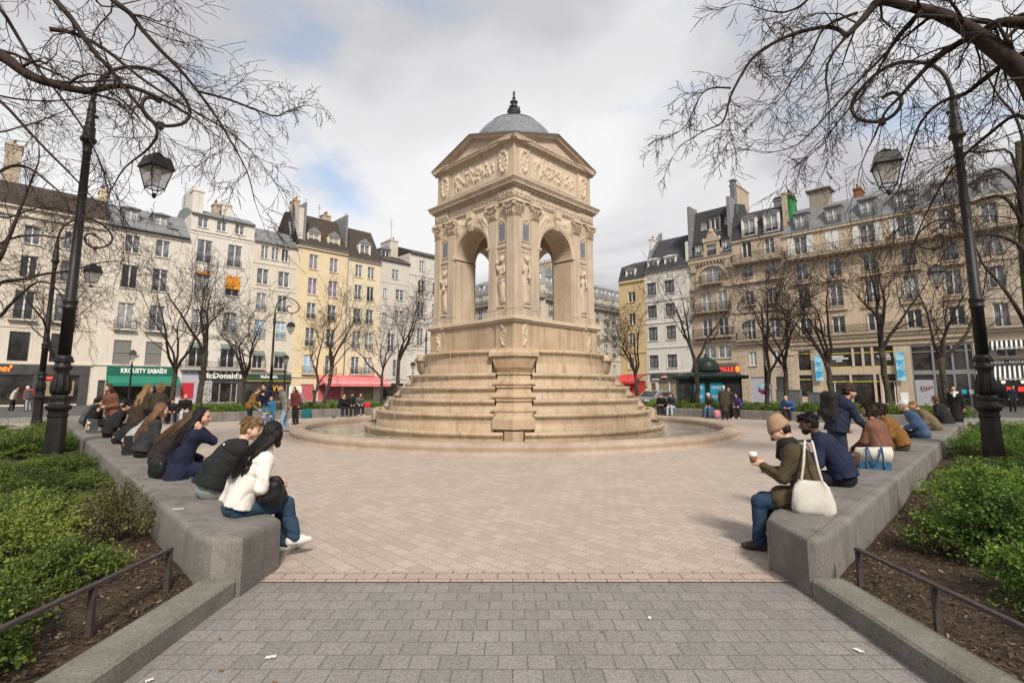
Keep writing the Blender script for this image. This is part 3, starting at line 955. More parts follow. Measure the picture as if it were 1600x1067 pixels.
def attic_rel(u, v):
    h = 0
    for cu, cv, su, sv, a, k in blobs:
        du = (u - cu) + .06 * (v - cv) * k * .3
        h = max(h, a * math.exp(-(du / su) ** 2 - ((v - cv) / sv) ** 2))
    w = .5 + .22 * math.sin(u * 13)
    h = max(h, .045 * math.exp(-((v - w) / .09) ** 2) * (.6 + .4 * math.sin(u * 90)))
    e = min(u / .1, (1 - u) / .1, 1)
    return h * e * 1.7


mb.hfield(-1.4, 1.4, 9.62, 10.62, 130, 46, attic_rel, -2.303)
for z0, z1 in ((9.56, 9.60), (10.64, 10.68)): mb.box(-1.44, -2.33, z0, 1.44, -2.30, z1)
four('attic_relief', mb.mesh('attic_relief', M['stone_pale']), FT)
mb = MB()


def shield(u, v):
    x = (u - .5) * 2; z = (v - .5) * 2; r = math.hypot(x / .72, z / .8)
    h = .10 * math.exp(-((r - 1) / .16) ** 2) * (.7 + .3 * math.sin(11 * math.atan2(z, x)))
    h += .03 * math.exp(-(r / .6) ** 4) * (1 + .4 * math.sin(9 * x) * math.sin(8 * z))
    return h


for s in (-1, 1):
    mb = MB(); mb.hfield(s * 1.80 - .26, s * 1.80 + .26, 9.62, 10.62, 24, 40, shield, -2.343)
    four('shield_relief', mb.mesh('shield_relief', M['stone_pale']), FT)
cm = cornice([(2.32, 10.69), (2.36, 10.72), (2.36, 10.76), (2.42, 10.78), (2.42, 10.80), (2.50, 10.82), (2.51, 10.88), (2.54, 10.92), (2.54, 10.945), (2.3, 10.96)])
cm.build('attic_cornice', M['stone'], FT)
# pediments
mb = MB()
zp = 11.72
mb.add([(-2.3, -2.31, 10.9), (2.3, -2.31, 10.9), (0, -2.31, zp - .06)], [(0, 1, 2)])
for s in (-1, 1):
    L = math.hypot(2.54, zp - 10.95)
    prof = [(-2.31, -.14), (-2.38, -.12), (-2.38, -.075), (-2.46, -.06), (-2.47, -.01), (-2.54, .035), (-2.54, .06), (-1.2, .06)]
    r0 = [(s * 2.54, y, 10.925 + dz * 1.04) for y, dz in prof]; r1 = [(0, y, zp + dz * 1.04) for y, dz in prof]
    mb.loft([r0, r1], 0, False, cap=True, closed=False)
four('pediment', mb.mesh('pediment', M['stone']), FT)
mb = MB()
for s in (-1, 1):
    mb.add([(s * 2.56, -2.56, 11.0), (0, -2.56, zp + .1), (0, 0, zp + .1)], [(0, 1, 2)])
    mb.add([(s * 2.56, -2.56, 10.96), (s * 2.56, -2.56, 11.0), (0, -2.56, zp + .1), (0, -2.56, zp + .06)], [(0, 1, 2, 3)])
four('pediment_roof', mb.mesh('pediment_roof', M['lead']), FT)
# dome
mb = MB()
prof = [(1.98, 10.9), (1.98, 11.45)]
for k in range(15):
    a = R(0 + 78 * k / 14); prof.append((1.89 * math.cos(a), 11.51 + 1.89 * math.sin(a)))
mb.lathe(prof, 64)
dome = mb.build('dome', M['slate_dome'], FT)
mb = MB(); mb.lathe([(1.02, 13.10), (1.05, 13.13), (.78, 13.27), (.5, 13.40), (.42, 13.42), (.26, 13.46), (.2, 13.47)], 40); mb.build('dome_cap', M['lead'], dome)
mb = MB()
mb.lathe([(.28, 13.40), (.28, 13.47), (.16, 13.50), (.16, 13.53), (.26, 13.60), (.29, 13.68), (.27, 13.76), (.31, 13.79), (.27, 13.83), (.14, 13.87), (.11, 13.95), (.17, 14.0), (.19, 14.05), (.12, 14.1), (.09, 14.16), (.17, 14.22), (.18, 14.26), (.06, 14.31), (.06, 14.42), (.09, 14.44), (.045, 14.48), (.04, 14.6), (.065, 14.63), (.035, 14.67), (.055, 14.71), (.04, 14.76), (.01, 14.78)], 16)
for i in range(6):
    a = i * math.pi / 3; mb.ball((.24 * math.cos(a), .24 * math.sin(a), 13.93), (.05, .05, .09), 6, 4)
mb.build('finial', M['iron_dark'], FT)
# ------------------------------------------------------------------ buildings round the square
ROWS = {'L': ((-40.26, 50.39), 45.0, 1), 'R': ((37.45, 49.54), -45.0, -1)}
WCACHE = {}
brnd = random.Random(21)
FRAME = {'white': 'white_paint', 'grey': 'grey_paint', 'dark': 'shop_dark'}


def window_meshes(w, h, frame, style):
    """frame mesh and pane mesh centred on x=0, sill at z=0, wall face at y=0"""
    key = (round(w, 2), round(h, 2), frame, style)
    if key in WCACHE: return WCACHE[key]
    mb = MB(); y0, y1 = .12, .19
    f = .07
    hw = w / 2
    mb.box(-hw, y0, 0, -hw + f, y1, h); mb.box(hw - f, y0, 0, hw, y1, h)
    mb.box(-hw + f, y0, h - f, hw - f, y1, h); mb.box(-hw + f, y0, 0, hw - f, y1, f)
    if style != 'fixed':
        mb.box(-.06, y0 - .02, f, .06, y1, h - f)
        bars = {'two': [], 'bars': [.36, .68], 'bar1': [.5], 'low': [.3]}.get(style, [])
        for b in bars:
            mb.box(-hw + f, y0 + .01, h * b - .018, -.06, y1, h * b + .018); mb.box(.06, y0 + .01, h * b - .018, hw - f, y1, h * b + .018)
    me = mb.mesh('window', M[FRAME[frame]])
    p = MB(); p.quad((-hw, .17, 0), (hw, .17, 0), (hw, .17, h), (-hw, .17, h))
    pm = {}
    WCACHE[key] = (me, p, pm)
    return WCACHE[key]


def add_window(parent, x, z, w, h, frame='white', pane='pane', style='two'):
    me, p, pm = window_meshes(w, h, frame, style)
    if pane not in pm: pm[pane] = p.mesh('pane', M[pane])
    o = obj('window', me, parent, (x, 0, z))
    obj('pane', pm[pane], o)
    return o


RC = {}


def railing_mesh(w, h, d, style):
    """iron guard w wide, h high, standing d in front of the wall (returns at both ends)"""
    key = (round(w, 2), round(h, 2), round(d, 2), style)
    if key in RC: return RC[key]
    mb = MB(); hw = w / 2
    for z in ((0.03, h - .03) if style != 'rich' else (0.03, .16, h - .14, h - .02)):
        mb.box(-hw, -d - .015, z, hw, -d + .015, z + .03)
        if d > .15:
            for s in (-1, 1): mb.box(s * hw - .015, -d, z, s * hw + .015, 0, z + .03)
    n = max(3, int(w / .125))
    for i in range(n + 1):
        x = -hw + w * i / n
        mb.box(x - .011, -d - .011, .03, x + .011, -d + .011, h)
        if style == 'rich' and i < n:
            xm = x + w / n / 2
            for zz in (h * .35, h * .62): mb.box(xm - .04, -d - .008, zz - .05, xm + .04, -d + .008, zz - .03); mb.box(xm - .008, -d - .008, zz - .09, xm + .008, -d + .008, zz + .07)
    if d > .15:
        for s in (-1, 1):
            for k in range(1, int(d / .13)): mb.box(s * hw - .011, -d + k * .13 - .011, .03, s * hw + .011, -d + k * .13 + .011, h)
    RC[key] = mb.mesh('railing', M['iron_rail'])
    return RC[key]


class Bld:
    def __init__(s, row, k0, k1, eave, depth, wall, label, name='apartment_building', origin=None):
        if row in ROWS:
            P, ang, sg = ROWS[row]
            a = R(ang)
            kc = (k0 + k1) / 2
            dx, dy = (math.sin(R(45)) * sg, math.cos(R(45)))
            s.kc = kc; s.sg = sg
            s.o = empty(name, (P[0] + dx * kc, P[1] + dy * kc, 0), a, label, 'building')
        else:
            (x, y), ang = origin
            s.kc = (k0 + k1) / 2; s.sg = 1
            a = R(ang)
            s.o = empty(name, (x + math.cos(a) * s.kc, y + math.sin(a) * s.kc, 0), a, label, 'building')
        s.W = (k1 - k0); s.hw = s.W / 2; s.eave = eave; s.depth = depth; s.wallm = wall
        s.ops = []; s.wb = MB(); s.wins = []
        s.x0, s.x1 = -s.hw, s.hw

    def X(s, k): return (k - s.kc) * s.sg

    def win(s, k, zb, zt, w, frame='white', pane=None, style='two', rail=None, shut=None, sill=True, surround=0, rail_h=.95, awn=None, pots=False, lintel=False, planter=None):
        x = s.X(k); h = zt - zb
        s.ops.append((x - w / 2, zb, x + w / 2, zt))
        s.wins.append((x, zb, w, h, frame, pane, style, rail, shut, rail_h, awn))
        e = .0
        if sill: s.wb.box(x - w / 2 - .1, -.10, zb - .1, x + w / 2 + .1, .05, zb - .004)
        if surround:
            t = surround
            s.wb.box(x - w / 2 - t, -.05, zb, x - w / 2 - .002, .03, zt + t); s.wb.box(x + w / 2 + .002, -.05, zb, x + w / 2 + t, .03, zt + t)
            s.wb.box(x - w / 2 - .002, -.052, zt + .003, x + w / 2 + .002, .03, zt + t + .003)
        if lintel: s.wb.box(x - w / 2 - .25, -.16, zt + .28, x + w / 2 + .25, .03, zt + .38)

    def opening(s, ka, zb, kb, zt): 
        xa, xb = sorted((s.X(ka), s.X(kb))); s.ops.append((xa, zb, xb, zt))

    def band(s, z0, z1, pr, ka=None, kb=None):
        xa = s.x0 if ka is None else min(s.X(ka), s.X(kb)); xb = s.x1 if ka is None else max(s.X(ka), s.X(kb))
        s.wb.box(xa, -pr, z0, xb, .03, z1)

    def dentils(s, z0, z1, pr, step=.5, ka=None, kb=None):
        xa = s.x0 if ka is None else min(s.X(ka), s.X(kb)); xb = s.x1 if ka is None else max(s.X(ka), s.X(kb))
        n = int((xb - xa) / step)
        for i in range(n):
            x = xa + (i + .5) * (xb - xa) / n
            s.wb.box(x - step * .22, -pr, z0, x + step * .22, .02, z1)

    def finish_wall(s, zmin=0.0, rev=.22):
        mb = s.wb; ops = s.ops
        xs = sorted(set([s.x0, s.x1] + [o[0] for o in ops] + [o[2] for o in ops])); zs = sorted(set([zmin, s.eave] + [o[1] for o in ops] + [o[3] for o in ops]))
        xs = [x for x in xs if s.x0 <= x <= s.x1]; zs = [z for z in zs if zmin <= z <= s.eave]
        for i in range(len(xs) - 1):
            for j in range(len(zs) - 1):
                cx = (xs[i] + xs[i + 1]) / 2; cz = (zs[j] + zs[j + 1]) / 2
                if any(o[0] < cx < o[2] and o[1] < cz < o[3] for o in ops): continue
                mb.quad((xs[i], 0, zs[j]), (xs[i + 1], 0, zs[j]), (xs[i + 1], 0, zs[j + 1]), (xs[i], 0, zs[j + 1]))
        for xa, za, xb, zb in ops:
            mb.quad((xa, 0, za), (xa, rev, za), (xa, rev, zb), (xa, 0, zb)); mb.quad((xb, rev, za), (xb, 0, za), (xb, 0, zb), (xb, rev, zb))
            mb.quad((xa, 0, zb), (xa, rev, zb), (xb, rev, zb), (xb, 0, zb)); mb.quad((xa, rev, za), (xa, 0, za), (xb, 0, za), (xb, rev, za))
        # sides and back of the house
        a, b, d, e = s.x0, s.x1, s.depth, s.eave
        mb.quad((a, d, 0), (a, 0, 0), (a, 0, e), (a, d, e)); mb.quad((b, 0, 0), (b, d, 0), (b, d, e), (b, 0, e))
        mb.quad((b, d, 0), (a, d, 0), (a, d, e), (b, d, e)); mb.quad((a, 0, e), (b, 0, e), (b, d, e), (a, d, e))
        # dark floor slabs' worth of blackness: a back wall a little inside
        s.wall = mb.build('wall', s.wallm, s.o)
        panes = ['pane', 'pane', 'pane', 'pane_curtain', 'pane_dark']
        for x, z, w, h, frame, pane, style, rail, shut, rail_h, awn in s.wins:
            p = pane or brnd.choice(panes)
            if p == 'slat':
                m = MB(); m.quad((-w / 2, .1, 0), (w / 2, .1, 0), (w / 2, .1, h), (-w / 2, .1, h)); m.box(-w / 2, .06, h * .48, w / 2, .12, h * .52); m.box(-w / 2, .04, 0, w / 2, .12, .12)
                m.build('roller_shutter', M['slat'], s.o, (x, 0, z)); continue
            add_window(s.o, x, z, w, h, frame, p, style)
            if rail:
                d = {'flat': .06, 'bal': .35, 'rich': .5}[rail]
                rw = w + (.04 if rail == 'flat' else .5)
                if rail != 'flat':
                    sl = MB(); sl.box(-rw / 2 - .05, -d - .08, -.14, rw / 2 + .05, -.001, -.02); sl.build('balcony_slab', s.wallm, s.o, (x, 0, z))
                obj('railing', railing_mesh(rw, rail_h, d, 'rich' if rail == 'rich' else 'bars'), s.o, (x, 0, z))
            if shut:
                sm = MB()
                for i in range(10): sm.box(-.27, -.05, .04 + i * (h - .08) / 10, .27, -.03, .04 + (i + .8) * (h - .08) / 10)
                sm.box(-.3, -.045, 0, -.26, -.015, h); sm.box(.26, -.045, 0, .3, -.015, h); sm.box(-.26, -.035, 0.005, .26, -.02, h - .005)
                me = sm.mesh('shutter', M['white_paint'])
                if shut == 'open':
                    for sg in (-1, 1): obj('shutter', me, s.o, (x + sg * (w / 2 + .31), 0, z))
                else:
                    for sg in (-1, 1): obj('shutter', me, s.o, (x + sg * w / 4, .05, z))
            if awn:
                am = MB()
                am.loft([[(-w / 2 - .1, .02, h + .05), (w / 2 + .1, .02, h + .05), (w / 2 + .1, .0, h + .02), (-w / 2 - .1, .0, h + .02)], [(-w / 2 - .1, -.5, h - .42), (w / 2 + .1, -.5, h - .42), (w / 2 + .1, -.48, h - .46), (-w / 2 - .1, -.48, h - .46)]], 0)
                am.box(-w / 2 - .1, -.5, h - .62, w / 2 + .1, -.485, h - .43)
                am.build('window_awning', M[awn], s.o, (x, 0, z))

    def roof(s, prof, m, over=.0, name='roof'):
        """prof: (y, z) from the eave to the ridge and down the back"""
        mb = MB(); a, b = s.x0 - over, s.x1 + over
        n = len(prof)
        mb.loft([[(a, y, z) for y, z in prof], [(b, y, z) for y, z in prof]], 0)
        o = mb.build(name, m, s.o)
        return o

    def gutter(s, z, y=-.3):
        mb = MB(); mb.box(s.x0, y - .02, z - .05, s.x1, y + .14, z + .06); mb.box(s.x0, y + .14, z - .12, s.x1, .02, z - .03)
        mb.build('gutter', M['zinc'], s.o)

    def dormer(s, k, y, z, w, h, face='white_paint', pane='pane', top='zinc', ped=False, yb=3.0, rail=False):
        x = s.X(k); hw = w / 2; mb = MB(); t = .2
        mb.box(-hw, 0, 0, -hw + t, yb, h); mb.box(hw - t, 0, 0, hw, yb, h); mb.box(-hw + t, 0, h - .18, hw - t, yb, h); mb.box(-hw + t, 0, -.02, hw - t, .2, .14)
        o = mb.build('dormer', M[face], s.o, (x, y, z))
        mb = MB()
        if ped:
            mb.loft([[(-hw - .1, -.12, h), (hw + .1, -.12, h), (0, -.12, h + w * .42)], [(-hw - .1, yb, h), (hw + .1, yb, h), (0, yb, h + w * .42)]], 0)
        else:
            mb.loft([[(-hw - .1, -.15, h), (hw + .1, -.15, h), (hw + .1, -.15, h + .1), (0, -.15, h + .24), (-hw - .1, -.15, h + .1)], [(-hw - .1, yb, h), (hw + .1, yb, h), (hw + .1, yb, h + .1), (0, yb, h + .24), (-hw - .1, yb, h + .1)]], 0)
        mb.build('dormer_roof', M[top], o)
        ww, wh = w - 2 * t, h - .32
        me, p, pm = window_meshes(ww, wh, 'white', 'two')
        if pane not in pm: pm[pane] = p.mesh('pane', M[pane])
        wo = obj('dormer_window', me, o, (0, 0, .14)); wo2 = obj('pane', pm[pane], o, (0, 0, .14))
        if rail: obj('railing', railing_mesh(w, .8, .1, 'bars'), o, (0, 0, .1))
        return o

    def skylight(s, k, y, z, slope, w=.8, h=1.0):
        mb = MB(); mb.box(-w / 2, -.05, -h / 2, w / 2, .06, h / 2)
        o = mb.build('skylight', M['grey_paint'], s.o, (s.X(k), y, z)); o.rotation_euler = (slope, 0, 0)
        p = MB(); p.box(-w / 2 + .07, -.06, -h / 2 + .07, w / 2 - .07, -.045, h / 2 - .07); p.build('pane', M['pane'], o)

    def chimney(s, ka, kb, y0, y1, z0, z1, m='chim', pots=3, cap=True, capm=None):
        xa, xb = sorted((s.X(ka), s.X(kb))); mb = MB(); cx, cy = (xa + xb) / 2, (y0 + y1) / 2
        mb.box(xa - cx, y0 - cy, 0, xb - cx, y1 - cy, z1 - z0)
        if cap: mb.box(xa - cx - .08, y0 - cy - .08, z1 - z0 - .22, xb - cx + .08, y1 - cy + .08, z1 - z0 - .05)
        o = mb.build('chimney', M[m] if isinstance(m, str) else m, s.o, (cx, cy, z0))
        if pots:
            pm = MB(); pm.lathe([(.13, 0), (.15, .06), (.11, .12), (.1, .45), (.13, .5), (.1, .52)], 8); me = pm.mesh('chimney_pot', M['pot'])
            L = (y1 - y0)
            for i in range(pots): obj('chimney_pot', me, o, (0, -L / 2 + L * (i + .5) / pots, z1 - z0 - .03))
        return o

    def antenna(s, k, y, z, h):
        mb = MB(); mb.tube([(0, 0, 0), (0, 0, h)], .025, 5)
        for zz, L in ((h * .95, .6), (h * .8, .8), (h * .7, .5)): mb.tube([(-L / 2, 0, zz), (L / 2, .1, zz)], .015, 4)
        mb.build('aerial', M['iron_rail'], s.o, (s.X(k), y, z))

    def balcony(s, ka, kb, z, d=.7, h=.95, rich=False, slabm=None):
        xa, xb = sorted((s.X(ka), s.X(kb))); cx = (xa + xb) / 2; w = xb - xa
        mb = MB(); mb.box(-w / 2, -d - .08, -.12, w / 2, -.001, 0); mb.box(-w / 2 + .05, -d + .05, -.24, w / 2 - .05, -.002, -.12)
        n = int(w / .55)
        for i in range(n):
            x = -w / 2 + (i + .5) * w / n
            mb.loft([[(x - .09, -d + .1, -.24), (x + .09, -d + .1, -.24), (x + .09, 0, -.24), (x - .09, 0, -.24)], [(x - .07, -.12, -.5), (x + .07, -.12, -.5), (x + .07, 0, -.5), (x - .07, 0, -.5)]], 0)
        o = mb.build('balcony', slabm or s.wallm, s.o, (cx, 0, z))
        obj('railing', railing_mesh(w - .04, h, d, 'rich' if rich else 'bars'), o)
        return o

    def panel(s, name, ka, za, kb, zb, y0, y1, m, parent=None):
        xa, xb = sorted((s.X(ka), s.X(kb))); mb = MB(); cx = (xa + xb) / 2
        mb.box(xa - cx, y0, 0, xb - cx, y1, zb - za)
        return mb.build(name, m if not isinstance(m, str) else M[m], parent or s.o, (cx, 0, za) if parent is None else (cx, 0, za))

    def text(s, name, body, k, z, size, m, y=-.05, parent=None, bold=.0, width=None, ext=.015, shear=0):
        me = text_mesh(body, size, m, bold, width, ext, shear)
        return obj(name, me, parent or s.o, (s.X(k), y, z))


def text_mesh(body, size, m, bold=0.0, width=None, ext=.012, shear=0.0):
    cu = bpy.data.curves.new('lettering', 'FONT'); cu.body = body; cu.size = size; cu.align_x = 'CENTER'; cu.align_y = 'CENTER'
    cu.extrude = ext; cu.offset = bold; cu.shear = shear; cu.resolution_u = 2
    o = bpy.data.objects.new('lettering', cu); COL.objects.link(o)
    bpy.context.view_layer.update()
    me = bpy.data.meshes.new_from_object(o.evaluated_get(bpy.context.evaluated_depsgraph_get()))
    bpy.data.objects.remove(o)
    me.transform(Matrix.Rotation(math.pi / 2, 4, 'X'))
    if width:
        xs = [v.co.x for v in me.vertices]; wd = max(xs) - min(xs); k = width / wd
        me.transform(Matrix.Diagonal((k, 1, 1, 1)))
    me.materials.clear(); me.materials.append(m if not isinstance(m, str) else M[m])
    return me


W = {
    'cream': wallmat('cream render', (.58, .515, .43)), 'cream2': wallmat('pale cream render', (.60, .545, .47)), 'white': wallmat('off white render', (.61, .565, .505)),
    'narrow': wallmat('grey cream render', (.58, .52, .435)), 'yellow': wallmat('yellow ochre render', (.63, .51, .335), .35, (.48, .42, .33)), 'pale_yellow': wallmat('pale yellow render', (.62, .53, .385), .3),
    'grey': wallmat('grey white render', (.52, .48, .43)), 'greywhite': wallmat('light grey render', (.55, .51, .465)),
    'haus': wallmat('grey dressed stone', (.46, .41, .34), .4), 'ochre': wallmat('deep ochre render', (.53, .40, .22), .35), 'whiteR': wallmat('white painted render', (.58, .55, .51), .3),
    'orn': wallmat('ornate limestone', (.42, .34, .255), .55), 'b2': wallmat('weathered limestone', (.45, .365, .275), .55), 'big': wallmat('buff limestone', (.50, .40, .29), .5), 'rest': wallmat('pale buff stone', (.47, .40, .31), .4),
}
M['green_paint'] = mat('green shop paint', (.012, .10, .065), (.016, .125, .08), 2, .5)
M['green_awning'] = mat('green awning cloth', (.02, .155, .105), (.026, .18, .125), 2, .85)
M['dark_green'] = mat('dark green fascia', (.03, .06, .035), (.045, .08, .05), 2, .55)
M['stripe_green'] = brick_mat('green striped cloth', (.06, .09, .065), (.06, .09, .065), (.22, .26, .22), .14, 9., .05, coord='Object', axes='xz', bump=.0, off=0)
M['letter_white'] = mat('white lettering', (.8, .8, .78), None, rough=.5)
M['letter_yellow'] = mat('yellow lettering', (.75, .42, .03), None, rough=.5)
M['letter_orange'] = mat('orange lettering', (.72, .16, .03), None, rough=.5)
M['red_door'] = mat('red shutter paint', (.42, .025, .04), (.5, .035, .05), 3, .5)
M['lilac'] = mat('lilac grey paint', (.36, .36, .40), (.42, .42, .46), 2, .7)
M['graffiti'] = mat('paint splatter', (.03, .03, .03), (.62, .62, .6), 9, .7, lo=.48, hi=.53)
M['orange_blind'] = mat('orange blind', (.62, .24, .02), (.7, .3, .04), 2, .8)
M['red_awning'] = mat('faded red awning', (.62, .16, .17), (.70, .23, .23), 1.5, .85)
M['red_cloth'] = mat('red awning', (.45, .045, .05), (.52, .06, .065), 1.5, .85)
M['pink_front'] = mat('pink shop front', (.42, .09, .12), (.5, .13, .15), 2, .6)
M['lamp_red'] = mat('red window light', (.8, .05, .04), None, rough=.4)
M['yellow_strip'] = mat('yellow frame paint', (.52, .44, .05), (.58, .5, .08), 2, .5)
M['green_render'] = mat('green painted chimney', (.04, .19, .07), (.06, .25, .09), 1, .85, streak=.5, streak_c=(.03, .13, .05))
M['poster_blue'] = mat('blue poster', (.05, .36, .58), (.45, .68, .80), 1.6, .5, lo=.44, hi=.56)
M['poster_cyan'] = mat('cyan poster', (.02, .34, .55), (.05, .45, .66), 1.2, .4)
M['shop_light'] = mat('lit shop interior', (.20, .15, .09), (.34, .26, .17), 5, .6)
M['wood'] = mat('varnished wood', (.16, .08, .035), (.22, .12, .055), 6, .5)


def emit(name, c, s):
    m = bpy.data.materials.new(name); m.use_nodes = True
    b = m.node_tree.nodes['Principled BSDF']; b.inputs['Base Color'].default_value = (*c, 1)
    b.inputs['Emission Color'].default_value = (*c, 1); b.inputs['Emission Strength'].default_value = s
    return m


M['neon_red'] = emit('red neon', (1, .05, .04), .55)
M['neon_orange'] = emit('orange lit letters', (1, .16, .02), 1.1)
M['bulb'] = emit('warm bulb', (1, .62, .3), 3.0)

# ---------- left row -------------------------------------------------------
# far left house
b = Bld('L', -16, -1.1, 18.35, 11, W['cream'], 'cream apartment house above a dark grey shop front with an orange sign')
for c in (-14.6, -12.0, -9.2, -6.4, -3.62):
    b.win(c, 4.05, 6.72, 1.36, 'dark', 'pane_dark', 'fixed', sill=False)
    b.win(c, 7.85, 10.5, 1.35, 'white', None, 'two', rail='bal', rail_h=.8, surround=.1); b.win(c, 11.7, 13.75, 1.15, 'white', None, 'two', surround=.1); b.win(c, 14.9, 16.6, 1.1, 'white', None, 'two', surround=.1)
b.band(3.78, 3.98, .14); b.band(7.1, 7.3, .06); b.band(10.95, 11.1, .06); b.band(17.35, 17.6, .2); b.band(18.1, 18.35, .3)
b.ops.append((b.x0 + .3, .15, b.x1 - .5, 2.85)); b.finish_wall()
b.roof([(-.35, 18.3), (-.3, 18.42), (1.0, 20.6), (5.5, 22.0), (10.9, 18.4), (10.9, 18.3)], M['tile'])
b.panel('shop_front', -15.6, .0, -1.35, 3.76, -.12, .0, M['shop_dark']) if False else None
b.panel('shop_fascia', -15.7, 2.86, -1.3, 3.76, -.16, -.003, M['shop_dark'])
for ka, kb in ((-15.7, -15.3), (-12.9, -12.3), (-9.4, -8.9), (-5.2, -4.6), (-2.0, -1.3)): b.panel('shop_pier', ka, 0, kb, 2.858, -.12, -.003, M['shop_dark'])
b.panel('shop_window', -15.3, 0, -1.6, 2.85, .1, .14, M['shop_glass'])
b.panel('shop_display', -4.5, .9, -2.3, 2.3, .02, .08, M['shop_light'])
b.panel('red_sign', -4.5, 2.45, -3.7, 2.7, -.05, .0, M['neon_red'])
b.text('shop_lettering', 'ue?', -7.25, 3.36, .78, 'neon_orange', -.18, bold=.02, shear=.25)
b.chimney(-9.0, -7.8, 4.5, 7.2, 19.5, 25.6, pots=4); b.chimney(-1.75, -1.15, 2.2, 3.6, 19.5, 22.2, W['yellow'], pots=2)
b.panel('party_wall', -2.6, 18.3, -1.12, 20.6, 1.0, 6.0, M['tile'])

# cream house above the green shop
b = Bld('L', -1.1, 6.1, 18.0, 11, W['cream2'], 'cream apartment house above the green shop with white lettering')
for c in (1.1, 3.73):
    b.win(c, 15.5, 17.35, 1.26, pane='pane'); b.win(c, 11.8, 14.2, 1.35, rail='flat', rail_h=.75); b.win(c, 7.57, 10.25, 1.33, rail='bal', rail_h=.85); b.win(c, 4.0, 6.43, 1.42, pane='slat')
b.band(3.86, 3.98, .1); b.band(17.62, 17.8, .12)
b.opening(-.55, .1, .0, 2.4); b.opening(.3, .1, 5.7, 2.75); b.finish_wall()
b.roof([(-.4, 18.0), (-.38, 18.12), (3.6, 21.2), (6, 21.6), (10.9, 18.2), (10.9, 18.0)], M['zinc']); b.gutter(18.02, -.45)
b.dormer(.85, .9, 19.0, 1.5, 1.35, 'zinc', 'pane_curtain', yb=2.2); b.dormer(3.45, .9, 19.0, 1.5, 1.3, 'zinc', 'pane_curtain', yb=2.2); b.skylight(4.6, .75, 19.15, R(-52), 1.0, .7)
b.panel('door', -.55, .1, 0, 2.4, .12, .16, M['shop_dark'])
f = b.panel('shop_fascia', .02, 2.86, 5.85, 3.82, -.22, -.003, M['green_paint'])
b.text('shop_lettering', 'KROUSTY SABAÏDI', 3.03, 3.36, .62, 'letter_white', -.235, bold=.022, width=3.85)
am = MB(); am.loft([[(-3.02, -.2, 2.86), (3.02, -.2, 2.86), (3.02, -.2, 2.82), (-3.02, -.2, 2.82)], [(-3.02, -1.15, 2.12), (3.02, -1.15, 2.12), (3.02, -1.13, 2.08), (-3.02, -1.13, 2.08)]], 0); am.box(-3.02, -1.16, 1.82, 3.02, -1.14, 2.1)
am.build('shop_awning', M['green_awning'], b.o, (b.X(3.1), 0, 0))
b.text('awning_lettering', 'KROUSTY SABAÏDI', 5.0, 1.96, .2, 'letter_orange', -1.165, width=1.5)
b.panel('shop_window', .3, .1, 5.7, 2.75, .1, .14, M['shop_glass']); b.panel('shop_pier', .05, 0, .32, 2.858, -.1, -.003, M['green_paint']); b.panel('shop_pier', 5.55, 0, 5.85, 2.858, -.1, -.003, M['green_paint'])
b.panel('house_number', 2.2, 4.75, 2.5, 4.98, -.03, -.003, M['plaque'])

# tall white house with the restaurant sign
b = Bld('L', 6.1, 12.75, 21.05, 11, W['white'], 'tall off-white house with an orange window blind and grey restaurant front')
for i, c in enumerate((7.28, 9.17, 11.08)): b.win(c, 19.6, 20.78, 1.0)
for i, c in enumerate((7.65, 10.75)):
    b.win(c, 15.6, 18.22, 1.5, pane='pane', rail='flat', rail_h=.8); b.win(c, 12.2, 14.5, 1.42, rail='flat', rail_h=.8); b.win(c, 7.9, 10.25, 1.5, rail='flat', rail_h=.85); b.win(c, 3.95, 6.6, 1.5, rail='bal', awn='stripe_green', pane='pane_dark', style='bars')
b.band(19.1, 19.25, .1); b.band(18.75, 18.88, .05); b.band(20.95, 21.05, .2)
b.opening(9.4, .05, 11.9, 2.2); b.finish_wall()
b.roof([(-.25, 21.0), (-.22, 21.12), (2.5, 22.3), (6, 22.8), (10.9, 21.1), (10.9, 21.0)], M['zinc']); b.gutter(21.03, -.28)
bl = b.panel('window_blind', 10.0, 12.95, 11.5, 14.5, -.06, -.02, M['orange_blind'])
b.panel('window_blind', 6.95, 14.25, 8.35, 14.5, -.2, -.02, M['orange_blind'])
b.chimney(6.15, 6.6, .6, 5.5, 18.2, 24.4, W['whiteR'], 0, cap=False); b.chimney(6.12, 7.2, .15, 1.7, 20.9, 23.9, W['white'], 0); b.chimney(10.2, 11.3, 4.4, 6.2, 21.2, 24.4, W['white'], 0)
b.chimney(9.3, 9.9, 4.5, 5.6, 21.2, 24.2, 'chim', 2); b.antenna(5.9, 3.0, 22.0, 3.4)
b.panel('shop_front', 6.4, 0, 8.0, 3.5, -.08, -.003, M['lilac']); b.panel('red_panel', 6.45, .5, 7.6, 2.2, -.11, -.081, M['red_door'])
b.panel('graffiti_pier', 8.0, 0, 9.35, 2.75, -.1, -.003, M['graffiti'])
b.panel('shop_fascia', 8.0, 2.55, 12.7, 3.55, -.2, -.003, M['shop_dark'])
for i in range(16): b.panel('fascia_slat', 8.05 + i * .29, 2.6, 8.17 + i * .29, 3.5, -.23, -.202, M['grey_paint']) if i % 2 else None
b.text('shop_lettering', "McDonald's", 10.3, 3.0, .85, 'letter_white', -.25, bold=.02, width=4.0)
b.panel('shop_front', 11.95, 0, 12.7, 2.548, -.08, -.003, M['shop_dark']); b.panel('door', 9.4, .05, 11.9, 2.2, .1, .14, M['shop_glass'])
